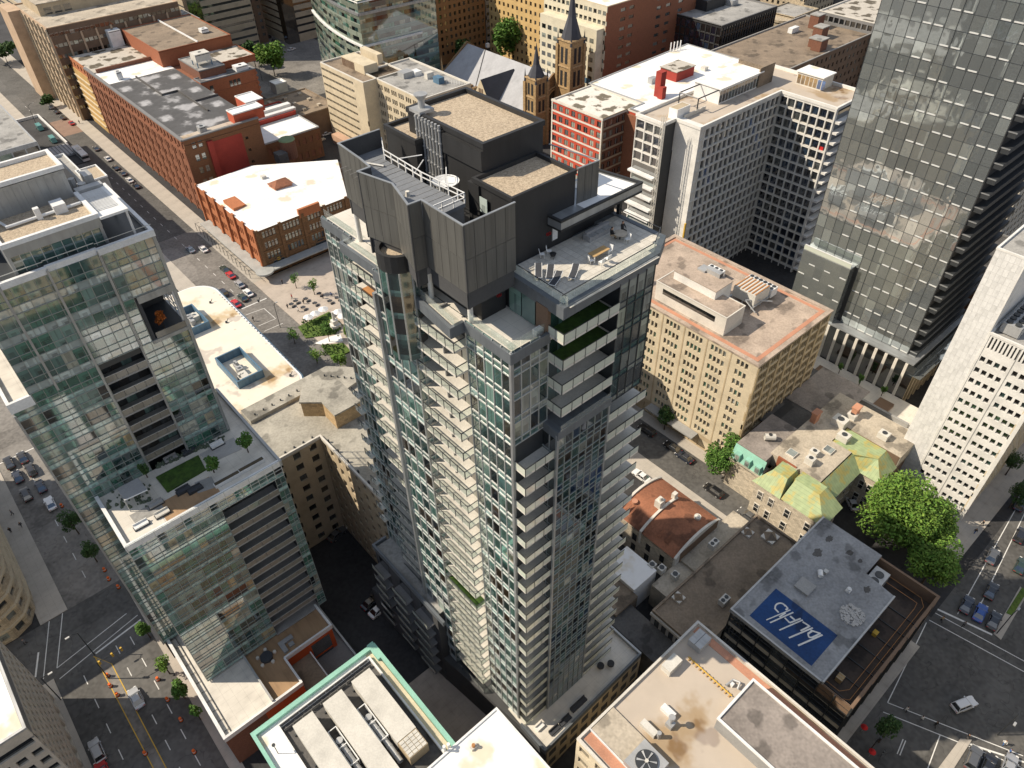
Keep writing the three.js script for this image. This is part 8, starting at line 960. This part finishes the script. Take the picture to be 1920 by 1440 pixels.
// ---------- roof terrace furniture on the central tower ----------
{ const O = (x, y) => at(940 + x / 6, 380 + y / 6, TY + 0.3), Y = TY;
  [['leftmost black lounger on the tower terrace', 418, 785, 2.32], ['second black lounger from the left on the tower terrace', 548, 800, 2.43], ['third black lounger, turned, on the tower terrace', 610, 870, 2.74], ['rightmost black lounger at the shadow line of the terrace', 815, 790, 2.6]].forEach(([l, px, py, a]) => { const [x, z] = O(px, py), u = new Thing('lounger', l, 'lounger', 'loungers on the tower terrace'); const lx = (d, w) => [x + Math.cos(a) * d - Math.sin(a) * w, z + Math.sin(a) * d + Math.cos(a) * w]; const P = (d, w, y) => { const q = lx(d, w); return [q[0], Y + y, q[1]]; }; u.part('seat', 'fabricdark', (q) => q.quad(P(-0.2, -0.3, 0.36), P(-0.2, 0.3, 0.36), P(0.95, 0.3, 0.34), P(0.95, -0.3, 0.34)).quad(P(-0.2, -0.3, 0.32), P(0.95, -0.3, 0.3), P(0.95, 0.3, 0.3), P(-0.2, 0.3, 0.32))); u.part('backrest', 'fabricdark', (q) => q.quad(P(-0.95, -0.3, 0.75), P(-0.95, 0.3, 0.75), P(-0.2, 0.3, 0.36), P(-0.2, -0.3, 0.36)).quad(P(-0.95, -0.3, 0.71), P(-0.2, -0.3, 0.32), P(-0.2, 0.3, 0.32), P(-0.95, 0.3, 0.71))); u.part('frame', 'palewhite', (q) => { for (const w of [-0.33, 0.33]) { q.rod(P(-0.2, w, 0.35), P(0.98, w, 0.33), 0.035); q.rod(P(-0.97, w, 0.75), P(-0.2, w, 0.35), 0.035); for (const d of [-0.3, 0.85]) q.rod(P(d, w, 0.34), P(d, w, 0.01), 0.03); } q.rod(P(0.98, -0.33, 0.33), P(0.98, 0.33, 0.33), 0.035); }); u.done([x, Y, z]); });
  const chair = (l, px, py, a, m = 'palewhite') => { const [x, z] = O(px, py), u = new Thing('garden_chair', l, 'chair', 'chairs on the tower terrace'), c = Math.cos(a), s = Math.sin(a), P = (d, w, y) => [x + c * d - s * w, Y + y, z + s * d + c * w]; u.part('seat', m, (q) => q.hex([P(-0.22, 0.22, 0.42), P(0.22, 0.22, 0.42), P(0.22, 0.22, 0.46), P(-0.22, 0.22, 0.46), P(-0.22, -0.22, 0.42), P(0.22, -0.22, 0.42), P(0.22, -0.22, 0.46), P(-0.22, -0.22, 0.46)])); u.part('backrest', m, (q) => q.hex([P(-0.28, 0.22, 0.5), P(-0.22, 0.22, 0.46), P(-0.3, 0.22, 0.95), P(-0.36, 0.22, 0.95), P(-0.28, -0.22, 0.5), P(-0.22, -0.22, 0.46), P(-0.3, -0.22, 0.95), P(-0.36, -0.22, 0.95)])); for (const d of [-0.2, 0.2]) for (const w of [-0.2, 0.2]) u.part('leg', m, (q) => q.rod(P(d, w, 0.42), P(d, w, 0.01), 0.022)); u.done([x, Y, z]); };
  chair('white chair leaning by the black wall, left of two', 460, 590, 0.6); chair('white chair leaning by the black wall, right of two', 540, 555, 0.8); chair('white chair at the left end of the timber table', 1010, 660, 0.3); chair('white chair at the right end of the timber table', 1215, 550, 3); chair('white chair on the near side of the timber table, left', 1125, 680, -1.5); chair('white chair on the near side of the timber table, right', 1190, 640, -1.5); chair('white chair right of the round terrace table', 1415, 420, 3.4);
  { const [x, z] = O(1095, 590), u = new Thing('dining_table', 'long timber table on the tower terrace', 'table'); u.part('tabletop', 'wood', (q) => q.box(x - 1.1, x + 1.1, Y + 0.7, Y + 0.76, z - 0.45, z + 0.45)); for (const a of [-1, 1]) for (const b of [-0.38, 0.38]) u.part('leg', 'palewhite', (q) => q.box(x + a - 0.04, x + a + 0.04, Y, Y + 0.7, z + b - 0.04, z + b + 0.04)); u.done([x, Y, z]); }
  { const [x, z] = O(1335, 385), u = new Thing('round_table', 'round grey table with people on the tower terrace', 'table'); u.part('tabletop', 'rtan', (q) => q.cyl(x, z, Y + 0.7, Y + 0.75, 0.72, 0.72, 20)); u.part('leg', 'mulldark', (q) => q.cyl(x, z, Y, Y + 0.7, 0.08, 0.08, 8)); u.done([x, Y, z]); }
  { const [x, z] = O(580, 600), u = new Thing('fire_pit', 'small black round brazier by the terrace chairs', 'brazier'); u.part('bowl', 'black', (q) => q.cyl(x, z, Y + 0.35, Y + 0.6, 0.25, 0.34, 14)); for (let i = 0; i < 3; i++) u.part('leg', 'black', (q) => q.rod([x, Y + 0.4, z], [x + 0.25 * Math.cos(i * 2.1), Y, z + 0.25 * Math.sin(i * 2.1)], 0.02)); u.done([x, Y, z]); }
  { const [x, z] = O(1110, 330), u = new Thing('outdoor_sofa', 'grey corner sofa along the black terrace wall', 'sofa'); u.part('seat', 'fabric', (q) => q.box(x - 1.8, x + 1.5, Y, Y + 0.42, z - 0.4, z + 0.4).box(x + 0.9, x + 1.5, Y, Y + 0.41, z - 1.2, z - 0.4)); u.part('backrest', 'fabric', (q) => q.box(x - 1.8, x + 1.5, Y + 0.42, Y + 0.8, z - 0.5, z - 0.2)); u.part('armrest', 'fabric', (q) => q.box(x - 2, x - 1.75, Y, Y + 0.62, z - 0.5, z + 0.45)); for (let i = 0; i < 3; i++) u.part('cushion', 'greycon', (q) => q.box(x - 1.7 + i * 1.05, x - 0.72 + i * 1.05, Y + 0.42, Y + 0.52, z - 0.18, z + 0.4)); u.done([x, Y, z]); }
  { const u = new Thing('notice_panel', 'white notice panel on the black terrace wall', 'panel'), [x] = at(1045, 447, 89.4); u.part('board', 'palewhite', (q) => q.box(x - 0.1, x + 0.6, 88.9, 90.3, -46.24, -46.18)); u.part('frame', 'galv', (q) => q.box(x - 0.14, x - 0.1, 88.86, 90.34, -46.25, -46.16)); u.done([x, 88.9, -46.2]); }
  for (const [px, py, l] of [[1026, 439, 'left red alarm bell on the black terrace wall'], [1030, 437, 'right red alarm bell on the black terrace wall'], [925, 549, 'left red alarm bell on the lower black wall'], [930, 548, 'right red alarm bell on the lower black wall']]) { const lo = py > 500, [x] = at(px, py, lo ? 86 : 89.9), y = lo ? 86 : 89.9, zz = lo ? -45.9 : -46.25; single('alarm_bell', l, 'bell', 'red', g().rod([x, y, zz], [x, y, zz + 0.12], 0.16, 12), 'alarm bells'); }
  { const u = new Thing('dish_antenna', 'white mesh dish lying on the machine deck of the central tower', 'antenna'), x = 38.9, z = -54.3; u.part('dish', 'palewhite', (q) => { for (let i = 0; i < 24; i++) { const a = i / 24 * 6.283, b = (i + 1) / 24 * 6.283, P = (t, r, y) => [x + r * Math.cos(t), y, z + r * Math.sin(t)]; q.quad(P(b, 0.75, 94.5), P(a, 0.75, 94.5), P(a, 1.35, 94.8), P(b, 1.35, 94.8)); q.quad([x, 94.4, z], P(b, 0.75, 94.5), P(a, 0.75, 94.5)); } }); u.part('stay', 'galv', (q) => { q.rod([x, 94.4, z], [x, 95.4, z], 0.05); for (const a of [0, 2.1, 4.2]) q.rod([x + 1.2 * Math.cos(a), 94.75, z + 1.2 * Math.sin(a)], [x, 95.4, z], 0.03); }); u.part('mast', 'galv', (q) => q.cyl(x, z, 90.3, 94.45, 0.12, 0.12, 8)); u.done([x, 90.3, z]); }
  for (const [px, py, l] of [[1126, 1249, 'black kettle barbecue on the podium terrace'], [1145, 1245, 'black round table beside the barbecue on the podium terrace']]) { const [x, z] = at(px, py, 8.5), u = new Thing('patio_piece', l, 'terrace furniture'); u.part('top', 'black', (q) => q.cyl(x, z, 8.5, 8.9, 0.6, 0.6, 18)); u.part('base', 'mulldark', (q) => q.cyl(x, z, 8, 8.5, 0.12, 0.3, 10)); u.done([x, 8, z]); }
  for (const [px, py, l, w] of [[1085, 1320, 'dark sofa group on the podium terrace', 1.6], [1060, 1350, 'low grey seat at the corner of the podium terrace', 1.1], [1012, 1362, 'white cube seat at the sunny corner of the podium terrace', 0.7], [1040, 1368, 'dark bench at the sunny corner of the podium terrace', 1]]) { const [x, z] = at(px, py, 8.3), u = new Thing('patio_sofa', l, 'seat'); u.part('seat', px === 1012 ? 'palewhite' : 'fabricdark', (q) => q.box(x - w, x + w, 8, 8.42, z - 0.4, z + 0.4)); u.part('backrest', px === 1012 ? 'white' : 'fabricdark', (q) => q.box(x - w, x + w, 8.42, 8.75, z - 0.42, z - 0.28)); u.done([x, 8, z]); }
}
// ---------- block terrace of the left building ----------
{ const D = (x, y) => at(170 + x / 5.053, 780 + y / 5.053, 46.9), Y = 46.58;
  const box = (name, l, cat, m, pts, h, y = Y) => single(name, l, cat, m, g().prism(pts.map(([a, b]) => D(a, b)), y, y + h));
  box('roof_lawn', 'rectangular lawn on the block terrace', 'lawn', 'turf', [[615, 575], [1020, 365], [1090, 500], [725, 715]], 0.25); box('stone_floor', 'grey stone floor patch right of the terrace lawn', 'paving', 'greyrubble', [[1030, 350], [1350, 190], [1430, 300], [1120, 440]], 0.06); box('stone_floor', 'grey stone floor patch below the terrace lawn', 'paving', 'greycon', [[980, 620], [1140, 560], [1190, 660], [1010, 720]], 0.06); box('mat_floor', 'grey mat on the sunlit corner of the block terrace', 'mat', 'rgrey', [[360, 930], [640, 790], [700, 870], [420, 1010]], 0.05);
  { const u = new Thing('terrace_canopy', 'grey fabric canopy with white rail on the block terrace', 'canopy'); u.part('fabric', 'fabric', (q) => q.prism([[250, 690], [450, 585], [540, 700], [320, 800]].map(([a, b]) => at(170 + a / 5.053, 780 + b / 5.053, 49)), 48.9, 49.05)); u.part('rail', 'palewhite', (q) => { const a = at(170 + 320 / 5.053, 780 + 800 / 5.053, 49), b = at(170 + 540 / 5.053, 780 + 700 / 5.053, 49); q.rod([a[0], 49, a[1]], [b[0], 49, b[1]], 0.09); }); for (const [a, b] of [[250, 690], [450, 585], [540, 700], [320, 800]]) u.part('post', 'galv', (q) => { const p = at(170 + a / 5.053, 780 + b / 5.053, 49); q.cyl(p[0], p[1], Y, 48.9, 0.06, 0.06, 6); }); const p = D(400, 700); u.done([p[0], Y, p[1]]); }
  [['white planter box left at the terrace front edge', 1240, 630], ['white planter box in the middle of the terrace front edge', 1350, 570], ['white planter box right of the middle at the terrace front edge', 1470, 500], ['white planter box at the right of the terrace front edge', 1580, 440]].forEach(([l, a, b]) => { const [x, z] = D(a, b), u = new Thing('planter_box', l, 'planter', 'planters on the block terrace'); u.part('box', 'palewhite', (q) => q.box(x - 1.05, x + 1.05, Y, Y + 0.6, z - 0.35, z + 0.35)); u.part('soil', 'earth', (q) => q.box(x - 0.95, x + 0.95, Y + 0.6, Y + 0.64, z - 0.28, z + 0.28)); u.done([x, Y, z]); });
  [['white cushioned bench with black frame at the sunny terrace corner', 480, 1030, 'palewhite'], ['pale daybed with black frame at the sunny terrace edge', 680, 920, 'unit'], ['dark sofa under the terrace planter tree', 880, 700, 'fabricdark'], ['dark dining set beside the terrace lawn', 990, 690, 'fabricdark'], ['grey bench behind the terrace lawn', 760, 400, 'fabric'], ['dark bench at the back of the block terrace', 930, 330, 'fabricdark'], ['white bench behind the stone floor of the terrace', 1200, 270, 'palewhite'], ['low grey table in the middle of the block terrace', 620, 830, 'greycon']].forEach(([l, a, b, m]) => { const [x, z] = D(a, b), u = new Thing('terrace_bench', l, 'terrace furniture', 'seats on the block terrace'); u.part('cushion', m, (q) => q.box(x - 0.95, x + 0.95, Y + 0.2, Y + 0.45, z - 0.38, z + 0.38)); u.part('frame', 'mulldark', (q) => q.box(x - 1.05, x + 1.05, Y, Y + 0.22, z - 0.46, z + 0.46)); u.part('backrest', m, (q) => q.box(x - 0.95, x + 0.95, Y + 0.45, Y + 0.7, z - 0.44, z - 0.32)); u.done([x, Y, z]); });
  const q = g(); for (let i = 0; i < 150; i++) { const k = rnd(), [x, z] = k < 0.6 ? D(rr(640, 1250), 0) : D(rr(130, 620), 0); const e = k < 0.6 ? D(620 + (i % 60) * 11, 470 - (i % 60) * 4.7 + rr(-18, 18)) : D(rr(150, 560), rr(640, 860)), s = rr(0.12, 0.34); q.cyl(e[0], e[1], Y, Y + s * rr(1, 2.6), s, s * 0.3, 5); } const o = q.build(numbered('terrace_shrubs'), 'leafgrey', scene); o.userData = { label: 'low grey green planting along the back of the block terrace', category: 'plants', kind: 'stuff' };
  { const [x, z] = at(305, 592, 68), u = tree('potted_conifer', 'orange brown potted conifer in the dark loggia of the left building', [16.8, -91.6], 3, 0.75, { y: 67.1, n: 500, size: 0.22, lobes: 6, m: 'rusty', trunk: 0.12, cat: 'plant' }); }
  { const [x, z] = at(500, 1232, 9.3), u = new Thing('fire_table', 'dark octagonal table with white cushions on the podium terrace', 'table'); u.part('table', 'fabricdark', (q2) => q2.cyl(x, z, 9.05, 9.6, 1.1, 1.1, 8)); for (let i = 0; i < 5; i++) u.part('cushion', 'offwhite', (q2) => q2.cyl(x + 1.5 * Math.cos(i * 1.26), z + 1.5 * Math.sin(i * 1.26), 9.05, 9.45, 0.3, 0.3, 8)); u.done([x, 9.05, z]); }
  { const [x, z] = at(540, 1207, 9.3), u = new Thing('outdoor_sofa', 'grey square sofa group on the podium terrace of the left building', 'sofa'); u.part('seat', 'fabric', (q2) => q2.box(x - 1.3, x + 1.3, 9.05, 9.5, z - 1.2, z - 0.4).box(x - 1.3, x - 0.5, 9.05, 9.5, z - 0.4, z + 1.2)); u.part('table', 'greycon', (q2) => q2.box(x, x + 0.9, 9.05, 9.4, z, z + 0.8)); u.done([x, 9.05, z]); }
}
// ---------- street furniture ----------
[[296, 1273, 'orange traffic barrel nearest the podium tree'], [314, 1311, 'orange traffic barrel in the shaded right lane'], [339, 1349, 'orange traffic barrel farther down the right lane'], [272, 1412, 'orange traffic barrel on the painted island, nearest the bottom'], [364, 1409, 'orange traffic barrel beside the white crate'], [202, 1266, 'orange traffic barrel at the tip of the painted island'], [207, 1285, 'second orange traffic barrel on the painted island'], [220, 1302, 'third orange traffic barrel on the painted island'], [196, 1068, 'orange traffic barrel among the works by the left building'], [204, 1085, 'lower orange traffic barrel among the works by the left building'], [222, 1100, 'orange traffic barrel at the end of the works by the left building'], [110, 905, 'orange traffic barrel on the left building pavement'], [116, 948, 'orange traffic barrel behind the white car on the left']].forEach(([px, py, l]) => { const [x, z] = at(px, py, 0.4), u = new Thing('traffic_barrel', l, 'traffic barrel', 'orange traffic barrels'); u.part('drum', 'orange', (q) => q.cyl(x, z, 0.08, 1, 0.3, 0.24, 12)); u.part('base', 'tyre', (q) => q.cyl(x, z, 0.01, 0.08, 0.4, 0.4, 12)); u.part('band', 'paint', (q) => q.cyl(x, z, 0.45, 0.6, 0.285, 0.275, 12)); u.done([x, 0.01, z]); });
const lampPost = (l, px, py, h, dx, dz, group) => { const [x, z] = at(px, py, 0), u = new Thing('street_lamp', l, 'street lamp', group); u.part('pole', 'mulldark', (q) => q.cyl(x, z, 0.05, h, 0.1, 0.07, 8)); u.part('arm', 'mulldark', (q) => q.path([[x, h - 0.2, z], [x + dx * 0.5, h + 0.4, z + dz * 0.5], [x + dx, h + 0.4, z + dz]], 0.06, 6)); u.part('lamp_head', 'galv', (q) => q.box(x + dx - 0.35, x + dx + 0.35, h + 0.3, h + 0.45, z + dz - 0.15, z + dz + 0.15)); u.done([x, 0.02, z]); };
lampPost('curved street lamp on the painted island tip', 178, 1228, 8, -1.6, 0.2); lampPost('street lamp at the corner office kerb', 115, 1312, 8, 1.5, 0.4); lampPost('tall dark lamp at the plaza corner', 526, 614, 8, 0.8, 0); lampPost('street lamp near the turning car at lower right', 1870, 1378, 8, -2.4, 0.2); lampPost('street lamp on the traffic island at the right', 1868, 1188, 7, 1.4, 0.3); lampPost('pale street lamp by the parking deck at upper left', 68, 232, 8, 2.2, 0); lampPost('street lamp beyond the brick projection', 492, 152, 9, -2, 0);
{ const u = new Thing('traffic_signal', 'traffic signal mast over the painted island at lower left', 'traffic signal'), [x, z] = at(205, 1272, 0); u.part('pole', 'mulldark', (q) => q.cyl(x, z, 0.02, 6, 0.1, 0.08, 8)); u.part('arm', 'mulldark', (q) => q.rod([x, 5.8, z], [x + 4.6, 6, z + 0.4], 0.07)); for (const d of [0.4, 2.6, 4.2]) u.part('signal_head', 'yellowpaint', (q) => q.box(x + d - 0.16, x + d + 0.16, 5.2, 6.1, z + 0.02, z + 0.35)); u.done([x, 0.02, z]); }
{ const u = new Thing('traffic_signal', 'traffic signal on the pavement by the sparse olive tree', 'traffic signal'), [x, z] = at(1628, 1410, 0); u.part('pole', 'mulldark', (q) => q.cyl(x, z, 0.02, 5.5, 0.1, 0.08, 8)); u.part('arm', 'mulldark', (q) => q.rod([x, 5.3, z], [x + 3.4, 5.5, z + 0.4], 0.07)); for (const d of [0.3, 3.2]) u.part('signal_head', 'mulldark', (q) => q.box(x + d - 0.16, x + d + 0.16, 4.7, 5.6, z, z + 0.33)); u.done([x, 0.02, z]); }
for (const [px, py, l] of [[1619, 1365, 'small red sign on the pavement beside the olive tree'], [1634, 1411, 'red parasol top on the pavement below the olive tree']]) { const [x, z] = at(px, py, 1.5), u = new Thing('red_marker', l, 'sign'); u.part('panel', 'red', (q) => q.cyl(x, z, 1.9, 2.2, 0.6, 0.1, 8)); u.part('post', 'galv', (q) => q.cyl(x, z, 0.02, 1.9, 0.05, 0.05, 6)); u.done([x, 0.02, z]); }
{ const u = new Thing('bicycle', 'bicycle standing by the pavement corner at lower right', 'bicycle'), [x, z] = at(1655, 1412, 0.4); for (const d of [-0.5, 0.5]) u.part('wheel', 'tyre', (q) => { for (let i = 0; i < 14; i++) { const a = i / 14 * 6.283, b = (i + 1) / 14 * 6.283; q.rod([x + d + 0.33 * Math.cos(a), 0.36 + 0.33 * Math.sin(a), z], [x + d + 0.33 * Math.cos(b), 0.36 + 0.33 * Math.sin(b), z], 0.03, 4); } }); u.part('frame', 'galv', (q) => q.path([[x - 0.5, 0.36, z], [x - 0.1, 0.8, z], [x + 0.35, 0.82, z], [x + 0.5, 0.36, z]], 0.03, 5).path([[x - 0.1, 0.8, z], [x, 0.35, z], [x + 0.35, 0.82, z]], 0.03, 5)); u.part('saddle', 'tyre', (q) => q.box(x - 0.22, x, 0.88, 0.94, z - 0.06, z + 0.06)); u.part('handlebar', 'tyre', (q) => q.rod([x + 0.38, 1, z - 0.25], [x + 0.38, 1, z + 0.25], 0.025)); u.done([x, 0.02, z]); }
{ const q = ['row nearest the crossing', 'row in the middle', 'row by the parasols', 'row by the canopy']; [[556, 566], [575, 562], [592, 570], [600, 552], [570, 578], [620, 566], [548, 572], [634, 560]].forEach(([px, py], i) => { const [x, z] = at(px, py, 0.4), u = new Thing('cafe_table', ['dark cafe table nearest the plaza corner', 'dark cafe table behind the plaza corner', 'dark cafe table left of the parasols', 'dark cafe table under the thin plaza tree', 'dark cafe table before the leftmost parasol', 'dark cafe table right of the thin plaza tree', 'dark cafe table by the kerb lamp', 'dark cafe table against the central tower'][i], 'table', 'cafe tables on the plaza'); u.part('tabletop', 'fabricdark', (b) => b.cyl(x, z, 0.8, 0.86, 0.6, 0.6, 10)); u.part('leg', 'mulldark', (b) => b.cyl(x, z, 0.12, 0.8, 0.06, 0.06, 6)); for (const s of [-0.95, 0.95]) u.part('bench', 'fabricdark', (b) => b.box(x - 0.5, x + 0.5, 0.12, 0.55, z + s - 0.2, z + s + 0.2)); u.done([x, 0.12, z]); }); }
// ---------- buildings behind the camera whose sunlit fronts the glass mirrors ----------
const beyond = (l, x0, x1, z0, z1, h, wall) => { const t = new Thing('street_front', l, 'building'), f = face(x1, z0, x0, z0); t.g('core', wall).box(x0, x1, 0, h - 0.5, z0 + 0.4, z1); punched(t, f, { y0: 0, y1: h, fh: 3.4, n: Math.floor((h - 1) / 3.4), sill: 1, h: 1.9, cols: even(f.L, Math.round(f.L / 3), 1.5), wall, gl: ['g_dark'], dep: 0.3 }); for (let k = 0; k < Math.floor((h - 1) / 3.4); k++) for (let i = 0; i < Math.round(f.L / 3); i++) { const c = f.L * (i + 0.5) / Math.round(f.L / 3); t.g('window_row', 'g_dark').lb(f, c - 0.75, c + 0.75, k * 3.4 + 1, k * 3.4 + 2.9, -0.28, -0.2); } flat(t, rect(x0, x1, z0, z1), h, { par: 0.5, roof: 'rgrey', pm: wall }); return t.done([(x0 + x1) / 2, 0, (z0 + z1) / 2]); };
beyond('cream stone front across the wide street, behind the viewpoint', -20, 22, 46, 60, 62, 'cream'); beyond('pale stone front to the right, behind the viewpoint', 30, 66, 52, 66, 78, 'creamwhite'); beyond('beige stone front farther right, behind the viewpoint', 74, 130, 50, 64, 40, 'beigepale'); beyond('cream stone front on the left, behind the viewpoint', -80, -28, 30, 44, 48, 'cream'); beyond('tan stone front at far right, behind the viewpoint', 140, 210, 46, 60, 56, 'cream');
renderer.render(scene, camera);
